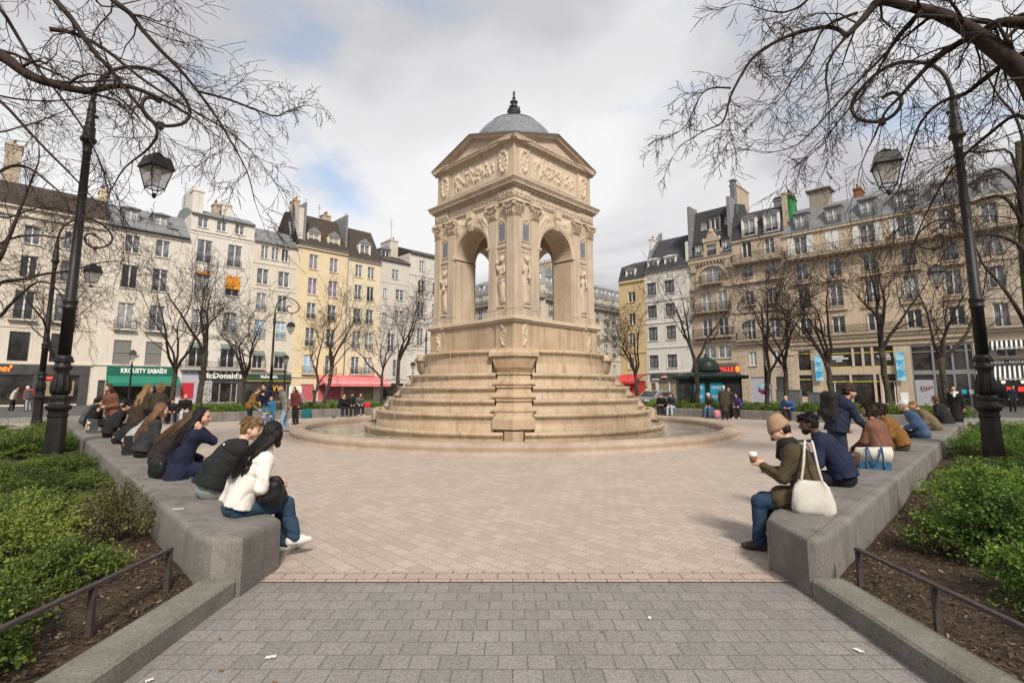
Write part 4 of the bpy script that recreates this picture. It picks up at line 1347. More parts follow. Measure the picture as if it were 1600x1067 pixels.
b.panel('door_post', 10.1, .05, 10.22, 2.2, .0, .09, M['grey_paint']); b.panel('door_post', 11.3, .05, 11.42, 2.2, .0, .09, M['grey_paint']); b.panel('shop_pier', 9.36, 2.2, 11.95, 2.54, -.08, -.003, M['shop_dark'])
b.balcony(6.15, 12.7, 3.75, .55, .8)

# narrow cream house
b = Bld('L', 12.75, 17.95, 19.25, 11, W['narrow'], 'narrow cream house with green window awnings above a dark green shop band')
for c in (14.04, 15.26, 16.45): b.win(c, 17.28, 18.84, .85)
for c, dp in ((13.98, 'pane_blue'), (16.46, 'pane_blue')):
    b.win(c, 14.06, 15.96, 1.33, pane='pane'); b.win(c, 10.9, 12.95, 1.12, rail='flat', rail_h=.6); b.win(c, 7.6, 9.72, 1.1, pane=dp, rail='flat', rail_h=.8); b.win(c, 3.95, 6.0, 1.12, awn='stripe_green', rail='bal', rail_h=.85, pane='pane_dark')
b.band(16.55, 16.68, .06); b.band(13.45, 13.57, .06); b.band(19.1, 19.25, .18); b.band(3.5, 3.75, .1)
b.opening(13.2, .05, 17.5, 2.5); b.finish_wall()
b.roof([(-.25, 19.2), (-.22, 19.32), (2.6, 21.6), (6, 22.2), (10.9, 19.3), (10.9, 19.2)], M['zinc']); b.gutter(19.24, -.28)
f = b.panel('shop_fascia', 12.8, 2.5, 17.9, 3.3, -.3, -.003, M['dark_green']); b.panel('fascia_stripe', 12.8, 2.44, 17.9, 2.5, -.32, -.003, M['letter_yellow'])
b.text('shop_lettering', "McDonald's", 15.3, 2.95, .45, 'letter_white', -.32, bold=.015, width=1.9)
b.panel('shop_window', 13.2, .05, 17.5, 2.5, .1, .14, M['shop_glass'])
for k in (13.0, 14.9, 17.7): b.panel('shop_pier', k - .18, 0, k + .18, 2.44, -.08, -.003, M['shop_dark'])
mm = MB()
for s_ in (-1, 1):
    mm.tube([(s_ * .02 if True else 0, 0, 0), (s_ * .05, 0, .35), (s_ * .16, 0, .62), (s_ * .28, 0, .68), (s_ * .38, 0, .55), (s_ * .46, 0, .28), (s_ * .5, 0, 0)], [.05, .06, .06, .055, .06, .065, .07], 8)
mm.build('arched_letter_sign', M['letter_yellow'], b.o, (b.X(16.05), -.14, 1.2))
for i, k in enumerate((17.0, 17.35)): pass

# ochre house with two yellow dormers
b = Bld('L', 17.95, 24.75, 19.85, 11, W['yellow'], 'ochre yellow house with two yellow gabled dormers in a brown roof')
for c in (20.1, 22.85):
    b.win(c, 16.95, 18.87, 1.14, pane='pane_purple' if True else None); b.win(c, 13.62, 15.75, 1.2, pane='pane_purple'); b.win(c, 10.45, 12.5, 1.18, style='bars', rail='flat', rail_h=.6); b.win(c, 6.88, 9.28, 1.18, rail='flat', rail_h=.8, style='bars'); b.win(c, 3.46, 5.83, 1.2, rail='bal', rail_h=.9, pane='pane_blue' if c < 21 else 'pane')
b.band(19.55, 19.85, .22); b.band(2.95, 3.1, .12); b.opening(19.25, .05, 20.9, 2.1); b.opening(21.5, .05, 24.6, 2.4); b.finish_wall()
rf = [(-.3, 19.8), (-.28, 19.95), (1.3, 22.3), (3.3, 25.0), (5.2, 25.4), (10.9, 20.0), (10.9, 19.8)]
b.roof(rf, M['tile']); b.gutter(19.85, -.32)
for c in (20.14, 22.87): b.dormer(c, .35, 20.2, 1.75, 1.75, W['yellow'].name if False else 'chim', 'pane_curtain', 'zinc', True, 1.7)
for o_ in b.o.children:
    if o_.name.startswith('dormer'): o_.data.materials.clear(); o_.data.materials.append(W['yellow'])
b.chimney(18.0, 18.6, .2, 5.5, 19.0, 24.8, W['grey'], 0, cap=False); b.chimney(17.98, 18.7, 2.0, 3.6, 24.0, 26.4, 'chim', 3); b.chimney(18.62, 18.9, .1, 3.6, 19.8, 25.6, 'zinc', 0, cap=False)
b.chimney(23.2, 24.4, 5.0, 6.0, 24.3, 26.4, 'chim', 4); b.chimney(24.5, 24.75, .3, 4.4, 20.2, 25.4, 'zinc', 0, cap=False)
b.antenna(20.3, 4, 25, 2.6); b.antenna(22.2, 4, 25, 2.2)
b.panel('door', 19.25, .05, 20.9, 2.1, .1, .14, M['pink_front']); b.panel('shop_window', 21.5, .05, 24.6, 2.4, .1, .14, M['pink_front'])
# grey service ducts on the party wall
mm = MB(); mm.tube([(0, 0, 0), (0, .1, 1.6), (.0, .5, 2.6), (0, .6, 5.0)], .14, 8); mm.build('duct', M['iron_dark'], b.o, (b.X(17.75), 1.0, 20.4))
mm = MB(); mm.tube([(0, 0, 0), (0, .1, 1.4), (.0, .5, 2.0), (0, .6, 2.6)], .14, 8); mm.build('duct', M['zinc'], b.o, (b.X(17.6), 1.6, 20.6))

# pale yellow house with one dormer
b = Bld('L', 24.75, 29.85, 19.4, 11, W['pale_yellow'], 'pale yellow house with one white dormer next to the ochre one')
for c in (26.48, 28.37):
    b.win(c, 16.9, 18.6, 1.04, pane='pane'); b.win(c, 13.7, 15.77, 1.08, rail='flat', rail_h=.5); b.win(c, 10.5, 12.5, 1.12, rail='flat', rail_h=.6); b.win(c, 6.87, 9.28, 1.18, rail='flat', rail_h=.8); b.win(c, 3.5, 5.83, 1.16, rail='bal', style='bars')
b.band(19.15, 19.4, .2); b.band(2.95, 3.1, .12); b.opening(25.0, .05, 29.4, 2.3); b.finish_wall()
b.roof([(-.3, 19.35), (-.28, 19.5), (1.4, 22.0), (3.2, 24.6), (5.5, 25.0), (10.9, 19.5), (10.9, 19.35)], M['tile']); b.gutter(19.4, -.32)
b.dormer(27.44, .3, 19.75, 1.8, 2.1, 'white_paint', 'pane', 'zinc', True, 1.8); b.antenna(26.2, 4, 24.6, 2.4)
b.panel('shop_window', 25.0, .05, 29.4, 2.3, .1, .14, M['shop_light']); b.panel('shop_pier', 26.9, .05, 27.2, 2.3, -.05, .09, M['pink_front'])
mm = MB(); mm.tube([(0, 0, 3.0), (0, 0, 19.2)], .06, 6); mm.build('downpipe', M['zinc'], b.o, (b.x0 + .08, -.1, 0))
# long faded awning over both shops
mm = MB(); mm.loft([[(-4.9, -.05, 3.05), (4.4, -.05, 3.05), (4.4, -.05, 3.0), (-4.9, -.05, 3.0)], [(-4.9, -2.3, 2.28), (4.4, -2.3, 2.28), (4.4, -2.28, 2.23), (-4.9, -2.28, 2.23)]], 0)
mm.box(-4.9, -2.31, 1.85, 4.4, -2.295, 2.27); mm.box(-4.9, -.3, 2.95, 4.4, -.06, 3.3)
mm.add([(-4.9, -.05, 3.0), (-4.9, -2.29, 2.25), (-4.9, -.05, 1.9)], [(0, 1, 2)]); mm.add([(4.4, -.05, 3.0), (4.4, -2.29, 2.25), (4.4, -.05, 1.9)], [(0, 1, 2)])
aw = mm.build('shop_awning', M['red_awning'], None, b.o.matrix_world @ Vector((0, 0, 0)), R(45)); 
aw.parent = b.o; aw.location = (b.X(26.3), 0, 0); aw.rotation_euler = (0, 0, 0)
mm = MB(); mm.box(-4.92, -2.32, 2.27, 4.42, -2.2, 2.33); mm.build('awning_stripe', M['letter_white'], aw)

# grey-white house
b = Bld('L', 29.85, 34.7, 20.1, 11, W['grey'], 'grey white house with few small windows beside the fountain steps')
b.win(32.3, 17.55, 18.9, 1.1, style='bars'); b.win(33.14, 14.5, 16.0, 1.4, style='bars'); b.win(30.7, 14.5, 15.9, .6); b.win(33.16, 10.9, 12.85, 1.4, style='bars'); b.win(30.7, 10.9, 12.3, .6); b.win(31.9, 6.8, 9.4, 1.15, style='bars', rail='flat'); b.win(32.95, 3.2, 5.65, 1.25, rail=None)
b.band(16.75, 16.85, .05); b.band(13.4, 13.5, .05); b.band(10.1, 10.2, .05); b.band(2.85, 3.0, .1); b.opening(30.5, .05, 34.2, 2.3); b.finish_wall()
b.roof([(-.3, 20.0), (-.28, 20.2), (3, 21.6), (6, 22.4), (10.9, 20.2), (10.9, 20.0)], M['tile']); b.gutter(20.1, -.32)
b.chimney(33.2, 34.6, 3.2, 6.0, 20.5, 24.4, W['grey'], 4); b.antenna(33.5, 3.5, 24.0, 3.6); b.panel('shop_window', 30.5, .05, 34.2, 2.3, .1, .14, M['shop_glass'])
b.dormer(31.5, 1.5, 20.6, 1.6, 1.5, 'zinc', 'pane_dark', 'zinc', True, 2.4)

# last house of the row
b = Bld('L', 34.7, 44.5, 22.0, 11, W['greywhite'], 'light grey house partly behind the stone fountain')
for c in (36.9, 39.6, 42.3):
    b.win(c, 19.5, 21.1, .85, style='bars'); b.win(c, 16.0, 17.95, 1.18, style='bars'); b.win(c, 12.3, 14.6, 1.3, style='bars'); b.win(c, 8.0, 10.55, 1.1, style='bars'); b.win(c, 4.6, 6.45, 1.0)
for z in (18.6, 15.2, 11.4, 7.3): b.band(z, z + .12, .07)
b.band(3.3, 3.5, .12); b.opening(35.2, .05, 43.5, 2.6); b.finish_wall()
b.roof([(-.35, 21.9), (-.33, 22.1), (3, 23.4), (6, 24.2), (10.9, 22.1), (10.9, 21.9)], M['tile']); b.gutter(22.0, -.36); b.panel('shop_window', 35.2, .05, 43.5, 2.6, .1, .14, M['shop_glass'])

# ---------- corner house behind the fountain -------------------------------------
def haus(origin, ang, k0, k1, label, wall, cols, ztop=19.6):
    b = Bld(None, k0, k1, ztop, 12, wall, label, origin=(origin, ang))
    for c in cols:
        b.win(c, 4.3, 6.2, 1.1, style='bar1', surround=.1); b.win(c, 7.6, 10.0, 1.15, style='bar1', rail='flat', surround=.12, lintel=True); b.win(c, 11.0, 13.4, 1.15, style='bar1', rail='flat', surround=.12); b.win(c, 14.4, 16.6, 1.15, style='bar1', rail='flat', surround=.1); b.win(c, 17.5, 19.2, 1.1)
    b.band(7.0, 7.25, .15); b.band(10.5, 10.62, .07); b.band(16.95, 17.15, .3); b.dentils(16.72, 16.95, .25, .45); b.band(19.45, 19.6, .12); b.band(3.5, 3.8, .2)
    b.opening(k0 + .6, .05, k1 - .6, 3.0); b.finish_wall()
    b.balcony(k0 + .05, k1 - .05, 17.2, .6, .95, True)
    b.roof([(-.15, 19.55), (-.1, 19.7), (.9, 21.8), (5, 23.6), (11.9, 21.5), (11.9, 19.55)], M['zinc'])
    for c in cols: b.dormer(c, .25, 19.8, 1.4, 1.6, 'white_paint', 'pane', 'zinc', False, 1.6)
    b.panel('shop_window', k0 + .6, .05, k1 - .6, 3.0, .1, .14, M['shop_glass'])
    return b


# wing seen through the left arch recedes to the left, wing right of the fountain recedes to the right
b = haus((4.0, 87.0), 135 + 180, -19.5, -1.6, 'pale corner apartment block with a zinc roof seen through the fountain arches', W['haus'], [-17.7, -14.9, -12.1, -9.3, -6.5, -3.6])
b.chimney(-13.6, -12.9, 3.5, 6.2, 22.0, 26.0, 'chim', 5); b.chimney(-6.4, -5.8, 3.5, 6.2, 22.0, 26.0, 'chim', 5)
b = haus((4.0, 87.0), 45, 1.6, 33, 'pale apartment block with a continuous iron balcony up a side street', W['haus'], [3.6, 6.4, 9.2, 12.0, 14.8, 17.6, 20.4, 23.2, 26.0, 28.8, 31.4])
b.chimney(7.4, 8.0, 3, 6.5, 22.0, 25.6, 'chim', 6); b.chimney(11.4, 12.0, 3, 6.5, 22.0, 25.6, 'chim', 6)
b = haus((4.0, 86.0), 0, -1.4, 1.4, 'narrow rounded corner bay with an iron balcony behind the fountain', W['haus'], [0.0])

# ---------- right row -------------------------------------------------------
b = Bld('R', 27.4, 31.6, 16.7, 11, W['ochre'], 'narrow ochre house with a grey mansard above a red awning')
b.win(29.56, 13.6, 15.05, 1.16); b.win(29.6, 10.4, 12.0, 1.1); b.win(29.7, 7.6, 9.2, 1.1); b.win(29.94, 4.3, 5.85, .9)
b.band(16.4, 16.7, .2); b.band(6.4, 6.6, .1); b.band(3.5, 3.7, .12); b.opening(27.8, .05, 31.2, 2.6); b.finish_wall()
b.roof([(-.2, 16.65), (-.15, 16.8), (.8, 19.0), (4, 20.2), (10.9, 17), (10.9, 16.65)], M['slate']); b.dormer(29.68, .1, 16.9, 1.6, 1.5, 'white_paint', 'pane', 'zinc', False, 1.5)
b.panel('shop_window', 27.8, .05, 31.2, 2.6, .1, .14, M['red_cloth'])
for k0_, k1_ in ((28.2, 30.0), (30.1, 31.6)):
    mm = MB(); w_ = (k1_ - k0_) / 2; mm.loft([[(-w_, -.05, 3.5), (w_, -.05, 3.5), (w_, -.05, 3.45), (-w_, -.05, 3.45)], [(-w_, -1.7, 2.5), (w_, -1.7, 2.5), (w_, -1.68, 2.45), (-w_, -1.68, 2.45)]], 0); mm.box(-w_, -1.71, 2.2, w_, -1.69, 2.5)
    mm.build('shop_awning', M['red_cloth'], b.o, (b.X((k0_ + k1_) / 2), 0, 0))

b = Bld('R', 20.9, 27.4, 17.4, 11, W['whiteR'], 'white painted house with a dark slate roof and two white dormers')
for c in (23.75, 26.4):
    for zb, zt in ((14.13, 15.86), (11.05, 12.73), (7.97, 9.79), (4.27, 5.99)): b.win(c, zb, zt, 1.38, 'dark', 'pane', 'bar1', surround=.1)
for z in (17.15, 13.2, 10.2, 6.9): b.band(z, z + .18, .08)
b.band(3.6, 3.85, .12); b.opening(26.3, .05, 27.0, 2.3); b.opening(22.9, .05, 25.9, 2.5); b.finish_wall()
b.roof([(-.2, 17.3), (-.18, 17.5), (.7, 19.3), (3.6, 22.6), (6, 22.8), (10.9, 17.5), (10.9, 17.3)], M['slate']); b.gutter(17.36, -.22)
for c in (23.6, 26.17): b.dormer(c, .15, 17.45, 1.7, 1.6, 'white_paint', 'pane', 'white_paint', False, 1.3)
b.skylight(24.0, 2.2, 20.85, R(-42)); b.skylight(26.0, 2.2, 20.85, R(-42))
b.panel('shop_sign', 22.9, 2.6, 26.9, 3.55, -.15, -.003, M['shop_dark']); mm = MB(); mm.lathe([(.01, 0), (.3, 0), (.3, .03), (.01, .03)], 20); e_ = mm.build('round_emblem', M['red_door'], b.o, (b.X(24.9), -.16, 3.08)); e_.rotation_euler = (R(90), 0, 0)
b.panel('emblem_bar', 24.45, 3.02, 25.35, 3.12, -.2, -.19, M['letter_white'])
b.panel('sign_strip', 25.6, 2.72, 26.7, 2.84, -.17, -.16, M['letter_white'])
b.panel('shop_window', 22.9, .05, 25.9, 2.5, .1, .14, M['shop_light']); b.panel('door', 26.3, .05, 27.0, 2.3, .1, .14, M['wood']); b.panel('shop_post', 24.3, .05, 24.4, 2.5, .0, .1, M['white_paint'])
b.chimney(27.0, 27.4, 1.5, 4.5, 17.3, 22.6, W['whiteR'], 2); b.chimney(20.95, 21.35, .05, 5.0, 17.4, 20.6, W['whiteR'], 0, cap=False)
mm = MB(); mm.loft([[(-.25, 0, 17.3), (.25, 0, 17.3), (.25, 1.5, 20.9), (-.25, 1.5, 20.9)], [(-.25, 4.5, 17.3), (.25, 4.5, 17.3), (.25, 4.4, 24.0), (-.25, 4.4, 24.0)]], 0); mm.build('gable_coping', M['zinc'], b.o, (b.x0 + .25, 0, 0))

# ornate house
b = Bld('R', 15.35, 20.9, 17.6, 11, W['orn'], 'ornate narrow limestone house with an arched top window and carved dormer')
b.win(17.9, 14.55, 16.7, 1.9, pane='pane_curtain', sill=False); 
for c in (16.85, 18.85):
    b.win(c, 11.1, 13.5, 1.2, pane='pane_curtain', style='bar1'); b.win(c, 8.0, 10.2, 1.2, style='bar1', pane='pane_dark')
for c in (16.85, 18.73): b.win(c, 5.25, 6.75, 1.55, pane='pane')
for k0_, k1_, z in ((15.8, 20.3, 11.0), (15.8, 20.3, 7.9)): pass
b.band(17.35, 17.9, .35); b.dentils(17.05, 17.35, .3, .4); b.band(17.9, 18.0, .45); b.band(7.2, 7.45, .2); b.band(10.5, 10.65, .1); b.band(14.0, 14.2, .12); b.band(4.6, 4.8, .12)
for k in (15.9, 20.3): b.band(16.2, 17.3, .28, k - .3, k + .3); b.band(13.9, 14.3, .2, k - .35, k + .35)
b.opening(15.8, .05, 20.4, 3.2); b.finish_wall()
mm = MB(); rings = []
for i in range(25):
    a = math.pi * i / 24
    rings.append([(2.2 * math.cos(a), -.001, 15.0 + 2.1 * math.sin(a)), (2.2 * math.cos(a), -.18, 15.0 + 2.1 * math.sin(a)), (1.85 * math.cos(a), -.18, 15.0 + 1.75 * math.sin(a)), (1.85 * math.cos(a), -.001, 15.0 + 1.75 * math.sin(a))])
mm.loft(rings, 0); mm.build('arch_moulding', W['orn'], b.o, (b.X(17.95), 0, 0))
b.balcony(16.5, 19.4, 14.55, .7, 1.0, True); b.balcony(15.7, 20.4, 11.05, .6, 1.0, True); b.balcony(15.6, 20.6, 7.9, .6, 1.0, True)
b.roof([(-.1, 17.95), (-.05, 18.05), (1.6, 24.6), (5, 25.4), (10.9, 18), (10.9, 17.95)], M['slate'])
# carved stone dormer with scrolls, side lights, leaded lantern window above
mm = MB(); mm.box(-1.0, 0, 0, -.6, 1.2, 1.9); mm.box(.6, 0, 0, 1.0, 1.2, 1.9); mm.box(-.6, 0, 1.55, .6, 1.2, 1.9); mm.box(-.6, .3, 0, .6, .35, 1.55, 0); mm.box(-1.1, -.1, 1.9, 1.1, 1.2, 2.05)
mm.loft([[(-1.1, -.08, 2.05), (1.1, -.08, 2.05), (.55, -.08, 2.5), (.3, -.08, 3.1), (-.3, -.08, 3.1), (-.55, -.08, 2.5)], [(-1.1, .8, 2.05), (1.1, .8, 2.05), (.55, .8, 2.5), (.3, .8, 3.1), (-.3, .8, 3.1), (-.55, .8, 2.5)]], 0)
mm.ball((0, .1, 3.25), (.4, .3, .35)); 
for s_ in (-1, 1): mm.ball((s_ * 1.0, .1, 2.2), (.2, .2, .3)); mm.ball((s_ * 1.15, .3, .5), (.2, .3, .5))
dd = mm.build('stone_dormer', W['orn'], b.o, (b.X(17.86), -.05, 18.0)); mm = MB(); mm.box(-.58, .22, .05, .58, .28, 1.5); mm.build('pane', M['pane_curtain'], dd)
for c in (16.1, 19.56): b.dormer(c, .05, 18.4, 1.0, 1.5, 'grey_paint', 'pane_curtain', 'slate', False, 1.0)
b.dormer(17.6, .75, 21.3, 1.5, 2.0, 'grey_paint', 'pane_dark', 'slate', False, 1.4); b.skylight(19.1, .98, 22.3, R(-14), .85, 1.1); b.skylight(15.95, .98, 22.4, R(-14), .95, 1.1)
b.chimney(15.4, 16.2, 2.6, 6.8, 20, 27.6, 'chim', 4); b.chimney(15.35, 15.9, 1.9, 2.6, 20, 28.0, 'lead', 0)
b.chimney(15.36, 15.75, .05, 2.2, 18, 25.2, 'zinc', 0, cap=False); b.chimney(20.5, 20.88, .05, 2.2, 18, 25.2, 'zinc', 0, cap=False)
b.panel('shop_sign', 15.2, 3.3, 17.6, 4.35, -.3, -.003, M['shop_dark']); b.text('shop_lettering', 'HALLE', 16.8, 3.85, .72, 'neon_red', -.32, bold=.02, width=2.0)
b.panel('shop_window', 15.8, .05, 20.4, 3.2, .1, .14, M['shop_glass']); mm = MB(); mm.ball((0, 0, 0), (.25, .05, .38)); mm.build('round_emblem', M['neon_orange'], b.o, (b.X(15.35), -.34, 3.85))

# weathered limestone house
b = Bld('R', 9.5, 15.35, 19.3, 11, W['b2'], 'weathered limestone house with a long top balcony and two tall mansard windows')
for c in (11.05, 13.62):
    b.win(c, 17.1, 19.05, 1.1, surround=.08, sill=False); b.win(c, 14.65, 16.12, 1.1, rail='flat', rail_h=.55, surround=.1, lintel=False); b.win(c, 11.32, 12.98, .98, rail='bal', surround=.1); b.win(c, 7.3, 9.55, .98, surround=.1, style='bar1'); b.win(c, 4.2, 5.82, .82)
b.band(19.1, 19.3, .18); b.band(13.95, 14.15, .25); b.band(10.45, 10.65, .15); b.band(6.65, 7.15, .35)
for i in range(9): b.band(.2 + i * .72, .2 + i * .72 + .66, .04, 14.5, 15.3); b.band(.2 + i * .72, .2 + i * .72 + .66, .04, 9.55, 10.0)
b.opening(11.8, .05, 14.0, 2.9); b.opening(10.3, .05, 11.3, 2.9); b.finish_wall()
b.balcony(9.6, 15.25, 16.45, .75, 1.0); b.balcony(9.6, 15.25, 7.2, .55, .9, True)
b.roof([(-.1, 19.25), (-.05, 19.4), (.9, 22.6), (4, 23.8), (10.9, 19.4), (10.9, 19.25)], M['slate'])
for c in (10.7, 13.2): b.dormer(c, .0, 19.6, 1.75, 2.3, 'white_paint', 'pane_curtain', 'zinc', False, 1.6, rail=True)
b.panel('roller_shutter', 11.8, .05, 14.0, 2.9, .1, .14, M['lilac'])
b.panel('door', 10.3, .05, 11.3, 2.9, .1, .14, M['shop_dark'])
# spray-painted tag on the roller shutter
mm = MB(); mm.ball((0, .0, .0), (.66, .03, .42)); g = mm.build('graffiti', mat('pink spray paint', (.48, .03, .22), (.03, .015, .04), 4, .7, lo=.47, hi=.53), b.o, (b.X(12.6), .09, 1.35)); mm = MB(); mm.ball((0, 0, 0), (.56, .035, .26)); mm.build('graffiti', mat('cyan spray paint', (.05, .40, .44), (.45, .6, .6), 4, .7), b.o, (b.X(12.75), .085, 1.72))
b.chimney(10.0, 10.9, 2.0, 3.0, 22.0, 24.0, 'zinc', 0); mm = MB(); mm.lathe([(.75, 0), (.05, .4)], 4, rot=R(45)); mm.build('cowl', M['iron_dark'], b.o, (b.X(10.45), 2.5, 24.1))

# long buff stone house
b = Bld('R', -5.9, 9.5, 18.9, 12, W['big'], 'long buff stone apartment house with a full width balcony and zinc mansard')
for i, c in enumerate((7.85, 4.75, 1.6, -1.55, -4.65)):
    b.win(c, 16.4, 18.4, 1.32, shut=('open', 'shut', 'open', 'open', None)[i], sill=False); b.win(c, 13.45, 15.22, 1.18, rail='flat', rail_h=.55, surround=.12, lintel=False, pane='pane'); b.win(c, 10.2, 12.5, 1.2, surround=.12, rail='flat', rail_h=.8, lintel=False, pane='pane_curtain' if i == 3 else 'pane'); b.win(c, 7.35, 9.12, 1.18, pane='pane_dark', surround=.1, sill=False)
    b.band(12.95, 13.18, .28, c - 1.0, c + 1.0); b.band(9.75, 9.9, .2, c - .9, c + .9)
    if i == 2: pass
b.band(18.6, 18.9, .2); b.band(6.3, 6.75, .25); b.band(6.75, 7.2, .4); b.band(12.7, 12.8, .05); b.band(5.85, 6.0, .1)
# two-storey shop bays in the base
b.opening(8.86, 3.55, 7.64, 5.65); b.opening(8.9, .73, 7.62, 3.03); b.opening(5.9, 3.75, .35, 5.75); b.opening(5.9, .05, .35, 3.0); b.opening(-.95, .05, -5.5, 5.72); b.finish_wall()
b.balcony(-5.8, 9.4, 15.9, .8, 1.0); b.balcony(-5.8, 9.4, 7.22, .5, .85, True)
b.roof([(-.1, 18.85), (-.05, 19.0), (1.1, 21.6), (5.5, 23.2), (11.9, 19.0), (11.9, 18.85)], M['zinc']); b.gutter(18.9, -.22)
for c in (7.63, 4.49, 1.4, -1.6, -4.54): b.dormer(c, .05, 19.05, 1.55, 1.95, 'zinc', 'pane_curtain', 'zinc', False, 1.5, rail=True)
b.chimney(8.6, 9.05, .7, 2.6, 19.0, 23.6, 'green_render', 0); b.chimney(9.05, 9.5, .25, .7, 19.0, 24.0, 'chim', 0); b.chimney(8.62, 9.3, .75, 2.5, 23.58, 23.95, 'chim', 3)
mm = MB(); mm.box(-.95, -.95, 0, .95, .95, 2.5); mm.box(-1.25, -1.25, 2.5, 1.25, 1.25, 2.62); mm.loft([[(-1.25, -1.25, 2.62), (1.25, -1.25, 2.62), (1.25, 1.25, 2.62), (-1.25, 1.25, 2.62)], [(-.2, -.2, 2.95), (.2, -.2, 2.95), (.2, .2, 2.95), (-.2, .2, 2.95)]], 0)
mm.build('lift_tower', wallmat('grey tower render', (.27, .235, .19), .3), b.o, (b.X(6.1), 2.6, 21.3)); mm = MB()
mm = MB(); mm.box(-.5, -.06, 0, .5, .6, 2.2); mm.box(-.56, -.12, 2.2, .56, .7, 2.4); mm.build('chimney', M['chim'], b.o, (b.X(-5.3), 2.2, 20.8)); b.antenna(3.6, 3, 22, 3.6); b.antenna(2.9, 3, 22, 2.6); b.chimney(2.5, 3.2, 4, 6, 22, 23.8, 'pot', 3)
for ka, za, kb, zb in ((8.86, 3.55, 7.64, 5.65), (8.9, .73, 7.62, 3.03), (5.9, 3.75, .35, 5.75), (5.9, .05, .35, 3.0)):
    b.panel('shop_window', ka, za, kb, zb, .14, .17, M['shop_glass'])
for ka, kb, z in ((8.86, 7.64, 5.3), (8.9, 7.62, 2.5), (5.9, .35, 5.15), (5.9, .35, 3.75), (5.9, .35, 2.25)): b.panel('window_transom', ka, z, kb, z + .09, .04, .135, M['yellow_strip'])
for k in (3.75, 2.9, 2.1): b.panel('window_post', k - .1, 3.75, k + .1, 5.75, -.02, .13, W['big'])
for k in (4.1, 2.05, 1.55): b.panel('window_post', k - .1, .05, k + .1, 3.0, -.02, .13, W['big'])
for k in (5.1, .95): b.panel('glass_door', k - .42, .1, k + .42, 2.2, .02, .1, M['shop_glass']); b.panel('door_frame', k + .42, .1, k + .5, 2.3, .0, .12, M['white_paint']); b.panel('door_frame', k - .5, .1, k - .42, 2.3, .0, .12, M['white_paint'])

for i_, (k0_, k1_, z_) in enumerate([(5.7, 4.6, 4.85), (5.65, 4.2, 4.62), (5.3, 4.75, 4.38), (1.35, .7, 4.95), (1.75, .65, 4.78), (1.6, .6, 4.62), (1.3, .6, 4.42)]): b.panel('window_lettering', k0_, z_, k1_, z_ + (.13 if i_ < 3 else .08), .125, .13, M['letter_white'])
b.panel('hanging_banner', 6.45, 2.4, 7.2, 5.1, -.32, -.28, M['poster_blue']); b.panel('hanging_banner', -.5, 2.35, .18, 5.1, -.32, -.28, M['poster_blue'])
b.panel('shop_frame', -.95, 5.55, -5.5, 5.72, .05, .16, M['grey_paint']); b.panel('shop_frame', -.95, 2.9, -5.5, 3.3, .05, .16, M['grey_paint']); b.panel('shop_window', -.95, .05, -5.5, 5.55, .15, .18, M['shop_glass'])
for k in (-.98, -2.6, -4.0, -5.0, -5.45): b.panel('shop_frame', k - .08, .05, k + .08, 5.55, .04, .148, M['grey_paint'])
b.panel('shop_frame', -.95, 5.0, -5.5, 5.08, .06, .146, M['grey_paint']); b.panel('shop_hoarding', -1.1, .05, -2.5, 2.4, .08, .13, M['lilac'])
mm = MB()
for i in range(5): mm.tube([(-.4 + .2 * i, 0, .1 * math.sin(i * 2)), (-.3 + .2 * i, 0, .35), (-.28 + .2 * i, 0, -.25 + .1 * i)], .028, 5)
mm.build('graffiti', M['red_door'], b.o, (b.X(-1.85), .07, 1.5)); b.panel('notice', -4.4, 1.1, -4.75, 1.5, .0, .03, M['poster_cyan']); b.panel('notice', -4.9, 1.1, -5.2, 1.5, .0, .03, M['letter_white']); b.panel('notice', .1, .3, -.5, 1.2, -.05, -.003, M['letter_white'])

# restaurant house at the right edge
b = Bld('R', -20, -5.9, 18.9, 12, W['rest'], 'pale stone house with black and white striped restaurant awnings')
for c in (-7.6, -10.4, -13.2, -16.0, -18.6):
    b.win(c, 16.4, 18.2, 1.15, sill=False); b.win(c, 13.6, 15.4, 1.1, rail='flat', rail_h=.6, surround=.1, lintel=False); b.win(c, 10.5, 12.4, 1.1, rail='flat', surround=.1); b.win(c, 7.0, 9.1, 1.05, rail=None, sill=False); b.win(c, 4.35, 5.3, 1.3)
b.band(18.6, 18.9, .2); b.band(6.5, 6.9, .3); b.band(12.9, 13.05, .1); b.opening(-6.3, .05, -18, 2.4); b.finish_wall()
b.balcony(-19.9, -6.0, 15.9, .7, 1.0); b.balcony(-19.9, -6.0, 6.95, .5, .85, True)
b.roof([(-.1, 18.85), (-.05, 19.0), (1.1, 21.6), (5.5, 23.2), (11.9, 19.0), (11.9, 18.85)], M['zinc'])
for c in (-7.85, -10.8, -13.6): b.dormer(c, .05, 19.1, 1.5, 1.7, 'zinc', 'pane', 'zinc', False, 1.5)
M['stripe_bw'] = brick_mat('black and white stripes', (.03, .03, .03), (.03, .03, .03), (.68, .68, .66), .3, 50, .075, coord='Object', axes='xz', bump=0, off=0, stain=0)
for z0_, z1_, pr in ((5.75, 5.2, .8), (3.55, 2.55, 1.9)):
    mm = MB(); mm.loft([[(-5.8, -.05, z0_), (5.8, -.05, z0_), (5.8, -.05, z0_ - .05), (-5.8, -.05, z0_ - .05)], [(-5.8, -pr, z1_), (5.8, -pr, z1_), (5.8, -pr + .02, z1_ - .05), (-5.8, -pr + .02, z1_ - .05)]], 0); mm.box(-5.8, -pr - .01, z1_ - .28, 5.8, -pr + .01, z1_)
    mm.build('striped_awning', M['stripe_bw'], b.o, (b.X(-12.2), 0, 0))
